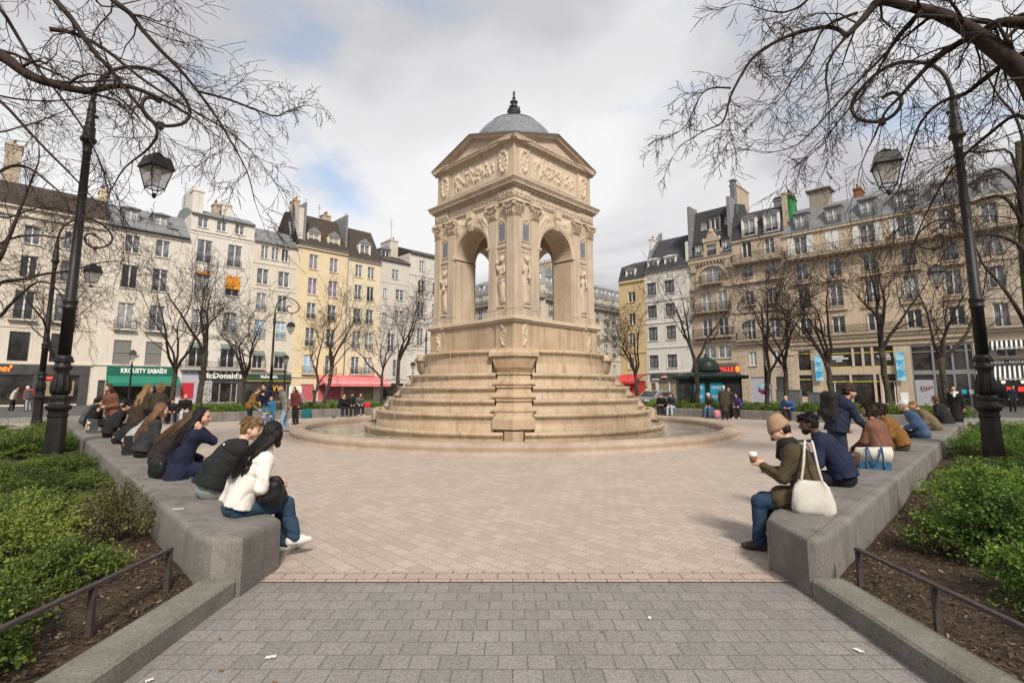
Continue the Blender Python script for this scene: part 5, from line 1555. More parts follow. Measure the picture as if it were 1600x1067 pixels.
b.panel('shop_sign', -6.4, 3.62, -18, 4.1, -.12, -.003, M['shop_dark']); b.text('shop_lettering', 'PIZZA - PASTA', -7.6, 3.86, .32, 'letter_white', -.135, bold=.005); b.text('awning_lettering', 'Pizzeria Italienne', -8.0, 5.05, .3, 'letter_white', -.83, shear=.2); b.text('awning_lettering', 'Pizzeria Italienne', -8.0, 2.42, .26, 'letter_white', -1.925, shear=.2)
b.panel('shop_window', -6.3, .05, -18, 2.4, .1, .14, M['shop_glass'])
for i, k in enumerate((-7.6, -8.3, -9.2, -10.4)): b.panel('red_neon_sign', k - .22, 1.35, k + .25, 1.75, .0, .05, M['neon_red'])
for k in (-7.2, -8.4, -9.7):
    mm = MB(); mm.ball((0, 0, 0), .12, 8, 6); mm.build('wall_lamp', M['bulb'], b.o, (b.X(k), -.5, 2.15))
# ------------------------------------------------------------------ bare trees
_p = R(7.249321); _c, _s = math.cos(_p), math.sin(_p)


def spot(u, v, Y):
    """world point at depth Y for a place measured in the photograph"""
    x = (u - 803) / 794; y = (505 - v) / 794
    k = Y / (_c - y * _s)
    return Vector((x * k, Y, 1.65 + (_s + y * _c) * k))


def grow(mb, p, d, L, r, lvl, rg, maxl, kids, up=.12, droop=.0, rmin=.006, bend=.22):
    n = 4 if lvl < maxl else 3
    pts = [p.copy()]; rad = [r]; q = p.copy(); d = d.normalized()
    for i in range(n):
        d = (d + Vector((rg.gauss(0, bend), rg.gauss(0, bend), rg.gauss(0, bend * .7) + up - droop * (lvl / maxl)))).normalized()
        q = q + d * (L / n); pts.append(q.copy()); rad.append(max(rmin, r * (1 - .62 * (i + 1) / n)))
    mb.tube(pts, rad, (7, 5, 4, 3, 3)[min(lvl, 4)], 0, True, cap=False)
    if lvl >= maxl: return
    nk = kids[min(lvl, len(kids) - 1)]
    for k in range(nk):
        t = .28 + .72 * (k + rg.random() * .8) / nk
        i = min(int(t * n), n - 1); f = t * n - i
        b = pts[i].lerp(pts[i + 1], f); rb = rad[i] + (rad[i + 1] - rad[i]) * f
        ax = (pts[i + 1] - pts[i]).normalized()
        o = ax.orthogonal().normalized(); o.rotate(Matrix.Rotation(rg.uniform(0, 6.283), 3, ax))
        a = rg.uniform(.45, 1.0)
        nd_ = ax * math.cos(a) + o * math.sin(a)
        grow(mb, b, nd_, L * rg.uniform(.42, .72), max(rmin, rb * rg.uniform(.45, .65)), lvl + 1, rg, maxl, kids, up, droop, rmin, bend)
    grow(mb, pts[-1], d, L * rg.uniform(.5, .7), max(rmin, rad[-1] * .8), lvl + 1, rg, maxl, kids, up, droop, rmin, bend)


def tree_meshes(seed, H=9.0, forks=4, fork_h=3.0, r=.19, lean=(0, 0), maxl=4, kids=(3, 3, 3, 2), spread=.62, rmin=.007):
    rg = random.Random(seed)
    tr = MB(); pts = []; rad = []
    n = 6
    for i in range(n + 1):
        t = i / n
        pts.append(Vector((lean[0] * t + rg.gauss(0, .025), lean[1] * t + rg.gauss(0, .025), fork_h * t)))
        rad.append(r * (1.35 if i == 0 else 1.08 if i == 1 else 1) * (1 - .22 * t) * (1.18 if i == n else 1))
    pts[0] = Vector((0, 0, -.1))
    tr.tube(pts, rad, 10)
    tr.ball(tuple(pts[-1]), rad[-1] * .98, 9, 6)
    for k in range(3):
        a = rg.uniform(0, 6.28); zz = rg.uniform(1.2, fork_h * .9); t = zz / fork_h
        tr.ball((lean[0] * t + math.cos(a) * r * .75, lean[1] * t + math.sin(a) * r * .75, zz), (r * .4, r * .4, r * .5), 7, 5)
    cr = MB(); top = pts[-1]
    a0 = rg.uniform(0, 6.28)
    for k in range(forks):
        a = a0 + 6.283 * k / forks + rg.uniform(-.4, .4); s = spread * rg.uniform(.55, 1.25)
        d = Vector((math.cos(a) * s, math.sin(a) * s, 1))
        grow(cr, top - Vector((0, 0, .12 * (k % 3))), d, (H - fork_h) * rg.uniform(.46, .6), r * rg.uniform(.48, .7), 0, rg, maxl, kids, .10, .10, rmin)
    return tr.mesh('trunk', M['bark']), cr.mesh('crown', M['twig'])


TV = [tree_meshes(101, 8.8, 4, 2.9, .135), tree_meshes(202, 9.4, 3, 3.2, .145, (.5, .1)), tree_meshes(303, 8.3, 5, 2.6, .13, (-.25, .1)), tree_meshes(404, 9.0, 4, 3.4, .15, (.15, -.1)), tree_meshes(505, 8.6, 3, 2.4, .12, (-.4, .2))]
for me in (t for pr in TV for t in pr): pass


def place_tree(x, y, var, rz, sc, label, group='bare trees behind the far benches'):
    o = empty('bare_tree', (x, y, 0), rz, label, 'tree', group); o.scale = (sc, sc, sc)
    obj('trunk', TV[var][0], o); obj('crown', TV[var][1], o)
    return o


def bedpos(sx, u, off=1.1):
    """point in the far planting bed that stands at picture column u"""
    x = (u - 803) / 794 / .985
    # on line |X| + Y = D + HB + 2*off
    tot = D + HB + 2 * off
    Y = tot / (1 + abs(x)); return x * Y, Y


for u, var, rz, sc, lab in [
    (112, 1, 2.6, .92, 'bare tree standing before the boundary of the dark grey shop front'),
    (283, 0, .3, .92, 'bare tree before the green shop awning'),
    (322, 3, 1.2, 1.0, 'taller bare tree before the splatter painted shop pier'),
    (392, 2, 2.2, .86, 'small bare tree before the dark green shop band'),
    (494, 4, 4.1, .82, 'thin bare tree before the arched doorway of the ochre house'),
    (512, 1, 0.0, .90, 'leaning bare tree in front of the ochre house'),
    (601, 0, 3.6, .84, 'slender bare tree before the faded red awning'),
    (627, 3, 5.0, .98, 'dark bare tree closest to the fountain steps on the awning side'),
    (993, 2, 1.0, .98, 'bare tree before the narrow ochre house and red awning'),
    (1084, 1, 4.0, 1.05, 'tall many-branched bare tree beside the green kiosk'),
    (1185, 4, 2.2, 1.08, 'bare tree beside the kiosk end before the spray-painted shutter'),
    (1218, 0, 5.2, 1.0, 'ivy-stemmed bare tree by the grey utility cabinet'),
    (1292, 2, .5, 1.10, 'low forked bare tree before the culture shop windows'),
    (1376, 3, 3.1, 1.02, 'straight bare tree before the glass shop doors'),
    (1462, 0, 1.6, 1.02, 'bare tree before the grey framed empty shop')]:
    x, y = bedpos(-1 if u < 803 else 1, u)
    place_tree(x, y, var, rz, sc, lab)


def limb(mb, pts, r0, r1, rg, n_side, L, lvl=2, kids=(4, 4, 4, 3), droop=.1, start=.12, up=-.01, rmin=.005, maxl=4):
    """a main limb along given points with side branches growing out of it"""
    P = []
    # smooth the polyline
    for i in range(len(pts) - 1):
        a = pts[max(i - 1, 0)]; b = pts[i]; c = pts[i + 1]; d = pts[min(i + 2, len(pts) - 1)]
        for k in range(3):
            t = k / 3
            P.append(.5 * ((2 * b) + (c - a) * t + (2 * a - 5 * b + 4 * c - d) * t * t + (3 * b - a - 3 * c + d) * t ** 3))
    P.append(pts[-1]); m = len(P)
    r0 *= .86; r1 *= .8; n_side = max(1, int(n_side * .85))
    rad = [(r0 + (r1 - r0) * (i / (m - 1))) * rg.uniform(.93, 1.07) for i in range(m)]
    mb.tube(P, rad, 8, 0, True)
    for k in range(n_side):
        t = start + (1 - start) * (k + rg.random()) / n_side
        i = min(int(t * (m - 1)), m - 2)
        ax = (P[i + 1] - P[i]).normalized(); o = ax.orthogonal().normalized(); o.rotate(Matrix.Rotation(rg.uniform(0, 6.283), 3, ax))
        a = rg.uniform(.5, 1.1)
        grow(mb, P[i], ax * math.cos(a) + o * math.sin(a), L * rg.uniform(.5, 1.15) * (1 - .35 * t), max(rmin * 1.6, rad[i] * .34), lvl, rg, maxl, kids, up, droop, rmin, .3)
    grow(mb, P[-1], (P[-1] - P[-2]), L * .7, r1 * .9, lvl, rg, maxl, kids, up, droop, rmin, .2)


def px(lst, Y0, Y1):
    n = len(lst)
    return [spot(u, v, Y0 + (Y1 - Y0) * i / (n - 1)) for i, (u, v) in enumerate(lst)]


# near tree reaching in from the upper left
rg = random.Random(77)
T = empty('bare_tree', (-12.3, 8.2, 0), 0, 'near bare tree whose long branches hang over the left planting bed and lamp', 'tree', 'near bare trees leaning over the plaza')
mb = MB(); mb.tube([(0, 0, -.1), (.1, .05, 2.2), (.3, .1, 4.8), (.7, .1, 7.0), (1.2, .0, 9.0)], [.36, .27, .25, .23, .19], 12); mb.build('trunk', M['bark'], T)
mb = MB(); off = Vector((-12.3, 8.2, 0))
def lmb(pts, r0, r1, n, L, **kw): limb(mb, [p - off for p in pts], r0, r1, rg, n, L, **kw)
root = Vector((-11.6, 8.3, 7.2)); root2 = Vector((-11.1, 8.2, 9.0))
lmb([root, spot(-70, 60, 8.3)] + px([(0, 86), (42, 116), (85, 132), (130, 142), (152, 140), (190, 134), (222, 142), (262, 160), (292, 178)], 8.4, 9.4), .13, .03, 12, 1.5)
lmb([root2, spot(40, -60, 8.6)] + px([(86, 0), (112, 30), (146, 80), (170, 106), (204, 150), (245, 201), (232, 232), (195, 262), (175, 295)], 8.6, 9.4), .075, .012, 16, 1.3)
lmb([root2 + Vector((.2, .1, .4)), spot(140, -40, 9.0)] + px([(176, 0), (204, 22), (220, 44), (252, 80), (282, 110), (312, 147), (340, 186), (360, 220), (386, 268), (398, 315)], 9.0, 10.2), .075, .01, 20, 1.35)
lmb(px([(77, 46), (114, 52), (162, 76), (216, 119), (267, 153), (337, 193), (381, 224), (405, 252)], 8.7, 10.0), .05, .008, 13, 1.1)
lmb(px([(310, 143), (358, 156), (398, 171), (432, 182), (452, 172), (472, 166)], 9.5, 10.3), .03, .01, 12, .8)
lmb([root - Vector((0, 0, .4)), spot(-40, -20, 9.2)] + px([(0, 14), (28, 58), (55, 102), (96, 153), (136, 210), (160, 262), (178, 300)], 9.2, 10.0), .05, .01, 13, 1.3)
lmb([root - Vector((0, 0, 1.5)), spot(-60, 120, 9.6)] + px([(0, 158), (40, 200), (72, 234), (112, 274), (143, 308), (178, 348)], 9.6, 10.4), .05, .01, 12, 1.3)
lmb([root - Vector((0, 0, 1.0)), spot(-60, 130, 10.0)] + px([(0, 150), (60, 158), (120, 155), (160, 150), (230, 200)], 10.0, 10.6), .03, .008, 9, 1.2)
lmb([root2 + Vector((0, 0, .3)), spot(230, -60, 9.0)] + px([(150, -20), (160, 10), (200, 5), (240, -5)], 9.0, 9.6), .03, .01, 7, 1.2)
mb.build('crown', M['twig'], T)

# second tree on the left, further back, its limbs low across the facades
T = empty('bare_tree', (-20.5, 16.4, 0), 0, 'bare tree at the left picture edge with low limbs before the dark shop front', 'tree', 'near bare trees leaning over the plaza')
off = Vector((-20.5, 16.4, 0)); rg = random.Random(41)
mb = MB(); mb.tube([(0, 0, -.1), (.0, .05, 2.2), (.15, .1, 4.4), (.2, .1, 6.2), (.4, 0, 9)], [.3, .22, .2, .17, .1], 10); mb.build('trunk', M['bark'], T)
mb = MB(); root = off + Vector((.1, .1, 3.6))
lmb([root] + px([(-25, 470), (0, 442), (40, 436), (70, 428), (103, 424), (140, 415)], 16.4, 17.5), .09, .03, 12, 2.0)
lmb([root + Vector((0, 0, .7))] + px([(-20, 420), (10, 380), (30, 330), (46, 290), (60, 255)], 16.4, 16.8), .09, .03, 16, 2.0)
lmb([root + Vector((0, 0, 2.4))] + px([(-30, 290), (0, 268), (22, 259), (46, 263), (74, 284), (96, 304), (110, 330)], 16, 16.8), .08, .02, 14, 1.9)
lmb([root + Vector((0, 0, .2))] + px([(-20, 500), (12, 480), (30, 462), (60, 440), (85, 448), (100, 470)], 16.2, 16.0), .07, .02, 10, 1.8)
lmb([root + Vector((0, 0, 1.4))] + px([(-20, 390), (20, 372), (60, 368), (100, 372), (140, 360), (158, 380)], 16.6, 17.6), .06, .015, 14, 1.9)
lmb([root + Vector((0, 0, 1.9))] + px([(-20, 345), (15, 340), (60, 325), (110, 330), (150, 345), (200, 375)], 17.0, 18.6), .05, .012, 14, 2.0)
lmb([root + Vector((0, 0, 4.2))] + px([(-30, 220), (10, 205), (60, 190), (110, 170)], 16.4, 17.0), .05, .015, 11, 2.2)
mb.build('crown', M['twig'], T)

# near tree reaching in from the upper right
T = empty('bare_tree', (10.9, 7.6, 0), 0, 'near bare tree whose thick mossy limb reaches over the right lamp', 'tree', 'near bare trees leaning over the plaza')
off = Vector((10.9, 7.6, 0)); rg = random.Random(99)
mb = MB(); mb.tube([(0, 0, -.1), (-.1, .05, 2.2), (-.25, .1, 4.4), (-.7, .1, 6.4), (-1.4, 0, 7.6)], [.4, .3, .28, .25, .22], 12); mb.build('trunk', M['bark'], T)
mb = MB(); root = off + Vector((-.7, .1, 6.4))
lmb([root] + px([(1640, 160), (1600, 116), (1545, 68), (1506, 42), (1466, 22), (1426, 12), (1376, 2), (1352, 26), (1322, 58)], 7.6, 8.2), .21, .05, 14, 1.6)
lmb(px([(1322, 58), (1311, 47), (1282, 43), (1223, 60), (1180, 88), (1161, 113), (1141, 152), (1130, 190), (1100, 205), (1065, 226)], 8.2, 9.2), .05, .01, 18, .9)
lmb(px([(1142, 138), (1112, 138), (1093, 152), (1072, 196), (1040, 218)], 9.0, 9.5), .022, .008, 11, .55)
lmb(px([(1220, 62), (1226, 45), (1212, 35), (1192, 62), (1189, 80)], 8.5, 8.7), .02, .006, 1, .3)
lmb([root + Vector((-.3, 0, .9))] + px([(1466, 26), (1424, 38), (1384, 84), (1340, 128), (1296, 175), (1246, 226), (1196, 240)], 7.8, 9.6), .045, .008, 18, 1.1)
lmb(px([(1340, 20), (1290, 42), (1267, 84), (1238, 124), (1217, 157), (1181, 182)], 8.1, 9.2), .03, .008, 14, .9)
lmb(px([(1440, 16), (1400, 60), (1360, 130), (1310, 190), (1280, 230), (1240, 262)], 7.9, 9.6), .032, .007, 16, 1.0)
lmb([root, spot(1640, 30, 7.4)] + px([(1600, 34), (1560, 36), (1540, 48), (1520, 58), (1491, 72), (1456, 98), (1431, 124), (1405, 153), (1383, 176), (1366, 214)], 7.4, 9.0), .11, .02, 14, 1.3)
lmb([root, spot(1650, 70, 7.8)] + px([(1600, 84), (1562, 105), (1528, 132), (1509, 146), (1470, 160), (1440, 190), (1420, 240), (1404, 300)], 7.8, 9.4), .075, .012, 16, 1.3)
lmb([root + Vector((0, 0, .8)), spot(1620, -20, 7.6)] + px([(1560, -10), (1500, -14), (1440, -10), (1380, -30)], 7.6, 8.0), .07, .02, 10, 1.5)
lmb(px([(1280, -20), (1250, 10), (1215, 20), (1170, 8)], 8.2, 8.8), .03, .008, 10, .9)
lmb([root + Vector((0, 0, .2)), spot(1640, 200, 8.4)] + px([(1590, 180), (1545, 210), (1500, 250), (1465, 300), (1440, 350), (1420, 400)], 8.6, 10.2), .05, .01, 16, 1.4)
mb.build('crown', M['twig'], T)

# mossy tree at the right edge
T = empty('bare_tree', (14.6, 14.4, 0), 0, 'mossy green-stemmed bare tree at the right picture edge behind the tall lamp', 'tree', 'near bare trees leaning over the plaza')
off = Vector((14.6, 14.4, 0)); rg = random.Random(55)
M['moss'] = mat('mossy bark', (.075, .075, .022), (.05, .038, .026), 3, .95, .8, 16, coord='World', bdist=.03)
mb = MB(); mb.tube([(0, 0, -.1), (.1, .05, 1.6), (.2, .0, 3.4), (.35, .1, 5.4), (.5, .1, 7.4), (.6, .1, 9)], [.24, .17, .15, .14, .11, .08], 12); mb.build('trunk', M['moss'], T)
mb = MB()
lmb([off + Vector((.4, .1, 6.3))] + px([(1590, 335), (1569, 308), (1541, 309), (1516, 320), (1480, 345), (1440, 380)], 14.3, 15.0), .07, .015, 16, 1.9)
lmb([off + Vector((.3, .1, 4.8))] + px([(1600, 392), (1578, 375), (1551, 367), (1524, 369), (1490, 372), (1455, 395)], 14.2, 15.2), .08, .015, 14, 1.8)
lmb([off + Vector((.4, .1, 6.4))] + px([(1592, 300), (1575, 275), (1552, 264), (1520, 285), (1490, 305)], 14.2, 15.0), .07, .012, 12, 1.8)
lmb([off + Vector((.2, .1, 3.2))] + px([(1588, 480), (1560, 440), (1535, 412), (1520, 378), (1490, 360)], 14.2, 15.2), .07, .012, 14, 1.7)
lmb([off + Vector((.5, .1, 7.4))] + px([(1600, 230), (1585, 180), (1560, 150), (1540, 110), (1530, 60)], 14.2, 15.0), .06, .02, 14, 2.0)
lmb([off + Vector((.5, .1, 7.0))] + px([(1580, 240), (1540, 238), (1500, 240), (1460, 262), (1410, 290)], 14.2, 15.6), .05, .012, 16, 1.8)
mb.build('crown', M['twig'], T)

# ------------------------------------------------------------------ shrubs
def leafmat(name, dark, mid, light):
    m = bpy.data.materials.new(name); m.use_nodes = True
    nt = m.node_tree; nd = nt.nodes; lk = nt.links; b = nd['Principled BSDF']
    gm = nd.new('ShaderNodeNewGeometry'); oi = nd.new('ShaderNodeObjectInfo')
    n1 = nd.new('ShaderNodeTexNoise'); n1.inputs['Scale'].default_value = 2.4; n1.inputs['Detail'].default_value = 3; lk.new(gm.outputs['Position'], n1.inputs['Vector'])
    ad = nd.new('ShaderNodeMath'); ad.operation = 'ADD'
    m1 = nd.new('ShaderNodeMath'); m1.operation = 'MULTIPLY'; m1.inputs[1].default_value = .35; lk.new(gm.outputs['Random Per Island'], m1.inputs[0])
    m2 = nd.new('ShaderNodeMath'); m2.operation = 'MULTIPLY'; m2.inputs[1].default_value = .32; lk.new(oi.outputs['Random'], m2.inputs[0])
    lk.new(n1.outputs['Fac'], ad.inputs[0]); lk.new(m1.outputs[0], ad.inputs[1])
    a2 = nd.new('ShaderNodeMath'); a2.operation = 'ADD'; lk.new(ad.outputs[0], a2.inputs[0]); lk.new(m2.outputs[0], a2.inputs[1])
    r = nd.new('ShaderNodeValToRGB'); e = r.color_ramp.elements; e.new(.5)
    for x, (p, c) in zip(e, ((.46, dark), (.78, mid), (1.0, light))): x.position = p; x.color = (*c, 1)
    lk.new(a2.outputs[0], r.inputs['Fac']); lk.new(r.outputs['Color'], b.inputs['Base Color'])
    b.inputs['Roughness'].default_value = .55; b.inputs['Specular IOR Level'].default_value = .25
    tr = nd.new('ShaderNodeBsdfTranslucent'); lk.new(r.outputs['Color'], tr.inputs['Color']); mx = nd.new('ShaderNodeMixShader'); mx.inputs[0].default_value = .28
    out = nd['Material Output']; lk.new(b.outputs[0], mx.inputs[1]); lk.new(tr.outputs[0], mx.inputs[2]); lk.new(mx.outputs[0], out.inputs['Surface'])
    return m


M['leaf_l'] = leafmat('box honeysuckle leaves', (.028, .045, .011), (.085, .128, .024), (.22, .27, .055))
M['leaf_r'] = leafmat('bright shrub leaves', (.027, .052, .011), (.085, .16, .025), (.21, .31, .05))
M['leaf_dry'] = leafmat('thin brownish leaves', (.04, .045, .016), (.08, .095, .03), (.17, .15, .07))


def shrub_mesh(seed, rx, ry, h, n_twig, leaves, lsize, m, sparse=0.0, name='foliage'):
    g = np.random.default_rng(seed)
    # twig base inside the clump, tip on a lumpy dome
    th = g.uniform(0, 2 * np.pi, n_twig); ph = np.arccos(g.uniform(0.0, 1.0, n_twig) ** .8)
    lump = 1 + .16 * np.sin(3 * th + seed) + .12 * np.sin(5 * th + 2 * ph * 3 + seed * 2) + g.normal(0, .08, n_twig)
    tip = np.stack([np.cos(th) * np.sin(ph) * rx, np.sin(th) * np.sin(ph) * ry, np.cos(ph) * h * .9 + .08], 1) * lump[:, None]
    base = tip * np.array([.35, .35, .15])
    t = g.uniform(.35 - .2 * sparse, 1.04, (n_twig, leaves)) ** .8
    pos = base[:, None, :] + (tip - base)[:, None, :] * t[..., None]
    pos[..., 2] += .06 * np.sin(t * np.pi)
    pos += g.normal(0, lsize * .9, pos.shape)
    d = (tip - base); d /= np.linalg.norm(d, axis=1, keepdims=True)
    ax = d[:, None, :] * .5 + g.normal(0, .6, pos.shape); ax[..., 2] += .15
    ax /= np.linalg.norm(ax, axis=2, keepdims=True)
    sd_ = np.cross(ax, g.normal(0, 1, pos.shape)); sd_ /= np.linalg.norm(sd_, axis=2, keepdims=True)
    L = lsize * g.uniform(.7, 1.3, pos.shape[:2])[..., None]
    P = pos.reshape(-1, 3); A = (ax * L).reshape(-1, 3); S = (sd_ * L * .48).reshape(-1, 3)
    V = np.stack([P - A * .5, P + S * .9, P + A * .6, P - S * .9], 1).reshape(-1, 3)
    V[:, 2] = np.maximum(V[:, 2], .01)
    F = np.arange(len(V)).reshape(-1, 4)
    me = np_mesh(name, V, F, [m])
    mb = MB()
    for i in range(0, n_twig, 3):
        b_, q = Vector(base[i]), Vector(tip[i]); b_.z = max(b_.z * .2, 0)
        mb.tube([b_, b_.lerp(q, .5) + Vector((0, 0, .04)), q], [.006, .004, .002], 3, cap=False)
    return me, mb.mesh('stems', M['twig'])


SV = {
    'l0': shrub_mesh(1, .62, .58, .62, 330, 46, .024, M['leaf_l']), 'l1': shrub_mesh(2, .72, .6, .52, 340, 46, .024, M['leaf_l']), 'l2': shrub_mesh(3, .5, .55, .45, 240, 44, .023, M['leaf_l'], .3),
    'r0': shrub_mesh(4, .68, .62, .66, 350, 46, .025, M['leaf_r']), 'r1': shrub_mesh(5, .75, .66, .55, 350, 46, .025, M['leaf_r']), 'r2': shrub_mesh(6, .45, .45, .42, 130, 34, .022, M['leaf_dry'], .7),
    'd0': shrub_mesh(7, .45, .45, .5, 130, 26, .022, M['leaf_dry'], .9),
    'f0': shrub_mesh(8, .75, .75, .55, 200, 22, .05, M['leaf_r']), 'f1': shrub_mesh(9, .8, .7, .45, 190, 22, .05, M['leaf_l']),
}


def shrub(x, y, var, rz, sc, label, group, hz=1.0, z=.08):
    o = empty('shrub', (x, y, z), rz, label, 'shrub', group); o.scale = (sc, sc, sc * hz)
    obj('foliage', SV[var][0], o); obj('stems', SV[var][1], o)
    return o


srnd = random.Random(5)
GL, GR = 'evergreen shrubs in the left planting bed', 'evergreen shrubs in the right planting bed'
left = [
    (-3.15, 3.0, 'l2', 1.0, 'loose shrub over the mulch by the left rail post'),
    (-3.0, 2.35, 'l2', .9, 'small shrub reaching the left kerb at the bottom picture corner'), (-3.6, 2.3, 'l0', .85, 'shrub half cut by the bottom left picture corner'), (-4.3, 2.8, 'l1', .9, 'shrub cut by the left picture edge near the bottom'),
    (-3.62, 3.15, 'l0', .9, 'low shrub by the left rail, lowest in the picture corner'), (-4.35, 3.5, 'l1', 1.0, 'dense small-leaved shrub just behind the left corner shrub'), (-3.55, 4.2, 'l2', 1.0, 'open shrub over bare mulch behind the left iron rail post'),
    (-4.4, 4.6, 'l0', 1.05, 'rounded shrub in the middle of the left bed behind the mulch strip'), (-5.3, 4.2, 'l1', 1.0, 'shrub at the left picture edge level with the mulch strip'), (-4.15, 5.55, 'd0', 1.15, 'thin brownish shrub against the back of the bench beside the black jacket man'),
    (-5.2, 5.7, 'l1', 1.1, 'broad shrub below the thin brownish shrub in the left bed'), (-6.2, 5.3, 'l0', 1.1, 'shrub at the left picture edge below the lamp post'), (-5.55, 6.75, 'l0', 1.0, 'leafy shrub against the bench behind the navy coat woman'),
    (-4.9, 6.5, 'd0', 1.0, 'sparse flowering shrub pressed to the bench behind the black jacket man'), (-6.7, 6.8, 'l1', 1.15, 'bright topped shrub in front of the left lamp post'), (-7.6, 6.5, 'l0', 1.1, 'shrub at the left edge before the lamp post'),
    (-6.6, 8.1, 'l1', 1.1, 'dense shrub along the bench beyond the navy coat woman'), (-7.9, 8.2, 'l0', 1.2, 'tall rounded shrub just before the left lamp foot'), (-9.0, 8.0, 'l1', 1.2, 'wide shrub at the left edge beside the lamp foot'),
    (-7.8, 9.6, 'l0', 1.15, 'dense shrub between the lamp post and the bench with the long-haired women'), (-9.1, 9.7, 'l1', 1.2, 'shrub hiding the foot of the left lamp post'), (-10.6, 9.5, 'l0', 1.2, 'shrub left of the lamp post at the picture edge'),
    (-9.0, 11.1, 'l1', 1.15, 'shrub beside the bench just beyond the lamp post'), (-10.9, 11.4, 'l0', 1.25, 'shrub directly behind the left lamp post'), (-12.4, 11.0, 'l1', 1.2, 'shrub at the left edge behind the lamp post'),
    (-10.4, 12.8, 'l0', 1.1, 'shrub by the bench behind the grey shopping bag'), (-12.2, 13.1, 'l1', 1.2, 'flat topped shrub in the middle distance of the left bed'), (-14.1, 13.2, 'l0', 1.2, 'shrub beyond the lamp post at the far left edge'),
    (-12.2, 14.8, 'l1', 1.1, 'shrub at the far end of the left bench'), (-14.2, 15.4, 'l0', 1.2, 'shrub near the second lamp post on the left'), (-16.3, 15.8, 'l1', 1.2, 'shrub in the far corner of the left bed'), (-14.6, 17.2, 'l0', 1.0, 'last shrub of the left bed beside the seated black jacket couple')]
right = [
    (3.6, 2.9, 'r0', .9, 'shrub cut by the bottom right picture corner'), (4.4, 3.1, 'r1', .9, 'shrub outside the right rail near the bottom picture corner'),
    (3.95, 3.5, 'r0', 1.0, 'bright green shrub lowest in the right picture corner'), (4.7, 3.75, 'r1', 1.0, 'shrub at the right picture edge just above the corner shrub'), (4.55, 4.75, 'r0', 1.1, 'big bright shrub above the right iron rail'),
    (5.5, 4.5, 'r1', 1.1, 'shrub at the right edge behind the big bright one'), (3.85, 5.1, 'r2', .85, 'small dark shrub on the mulch close to the right bench end'), (4.5, 5.95, 'r2', .95, 'small dark shrub between the bench back and the big bright shrub'),
    (5.6, 5.95, 'r0', 1.1, 'rounded bright shrub below the right lamp post'), (6.7, 5.7, 'r1', 1.1, 'shrub at the right edge below the lamp post'), (5.35, 7.0, 'r2', 1.0, 'dark low shrub at the bench back behind the tote bag'),
    (6.5, 7.4, 'r1', 1.1, 'wide bright shrub in the middle of the right bed before the lamp'), (7.8, 7.1, 'r0', 1.15, 'shrub at the right edge just before the lamp post'), (6.5, 8.4, 'r2', 1.05, 'brownish low shrub behind the bench near the striped tote bag'),
    (7.7, 8.9, 'r1', 1.15, 'shrub in front of the right lamp foot'), (9.1, 8.7, 'r0', 1.2, 'tall shrub beside the right lamp foot at the picture edge'), (7.8, 9.9, 'r2', 1.1, 'low shrub behind the mustard jacket woman'),
    (8.9, 10.2, 'r1', 1.15, 'dense shrub touching the right lamp post'), (10.7, 10.2, 'r0', 1.2, 'shrub right of the lamp post at the picture edge'), (9.1, 11.4, 'r2', 1.1, 'low shrub behind the olive jacket man'),
    (10.6, 11.8, 'r1', 1.2, 'shrub directly behind the right lamp post'), (12.4, 12.0, 'r0', 1.2, 'shrub behind the lamp at the right picture edge'), (10.9, 13.2, 'r1', 1.1, 'shrub by the bench behind the woman in the white scarf'),
    (12.7, 13.9, 'r0', 1.2, 'shrub in the middle distance of the right bed'), (12.6, 15.1, 'r1', 1.1, 'shrub near the far end of the right bench'), (14.6, 15.6, 'r0', 1.2, 'shrub near the second lamp post on the right'), (16.4, 16.0, 'r1', 1.2, 'last shrub in the far corner of the right bed')]
for lst, g in ((left, GL), (right, GR)):
    for x, y, var, sc, lab in lst:
        edge = 2.62 + (y - 4.38) / 1.045 if y > 4.38 else 2.62
        req = {'l': .62 if y > 4.4 else .42, 'd': .42, 'r': 1.15 if y > 4.4 else .9}[var[0]] if var != 'r2' else .8
        x = math.copysign(max(abs(x), edge + req), x)
        shrub(x, y, var, srnd.uniform(0, 6.28), sc * (.92 if y < 8 else 1) * srnd.uniform(.76, 1.06), lab, g, .38 if 6.5 < y < 11.2 and abs(abs(x) / y - .905) < .13 else (.9 if y < 6.2 else .7))
# low hedge clumps in the far beds
words = ['green hedge clump in the far {s} bed {w}']
far = {-1: [(330, 'behind the seated man in light jeans'), (352, 'between the second and third bare trees'), (375, 'right of the red shop panel'), (412, 'behind the mustard jacket visitor'), (432, 'behind the tall navy coat visitor'), (458, 'behind the child in pink'), (482, 'beside the white notice stand'), (505, 'at the foot of the leaning tree'), (532, 'before the pink shop front'), (560, 'behind the three seated friends'), (582, 'under the end of the faded awning'), (605, 'near the fountain steps'), (625, 'at the foot of the dark tree'), (300, 'behind the dark haired child'), (275, 'behind the blond woman in brown'), (250, 'under the green awning'), (225, 'behind the woman in the leather jacket')],
       1: [(975, 'beside the fountain steps'), (1000, 'at the foot of the ochre house tree'), (1022, 'behind the hooded reader'), (1042, 'before the parked car'), (1062, 'at the kiosk corner'), (1085, 'before the cyan kiosk posters'), (1110, 'behind the grey haired sitter'), (1135, 'behind the long brown coat'), (1160, 'behind the purple coat'), (1185, 'before the spray-painted shutter'), (1207, 'at the foot of the slim lamp'), (1232, 'before the utility cabinet'), (1258, 'behind the standing backpack man'), (1285, 'at the foot of the forked tree'), (1312, 'behind the brown beanie'), (1340, 'before the glass shop doors'), (1368, 'at the foot of the straight tree'), (1395, 'behind the headphones'), (1420, 'behind the white cap'), (1446, 'behind the olive jacket'), (1470, 'behind the white scarf')]}
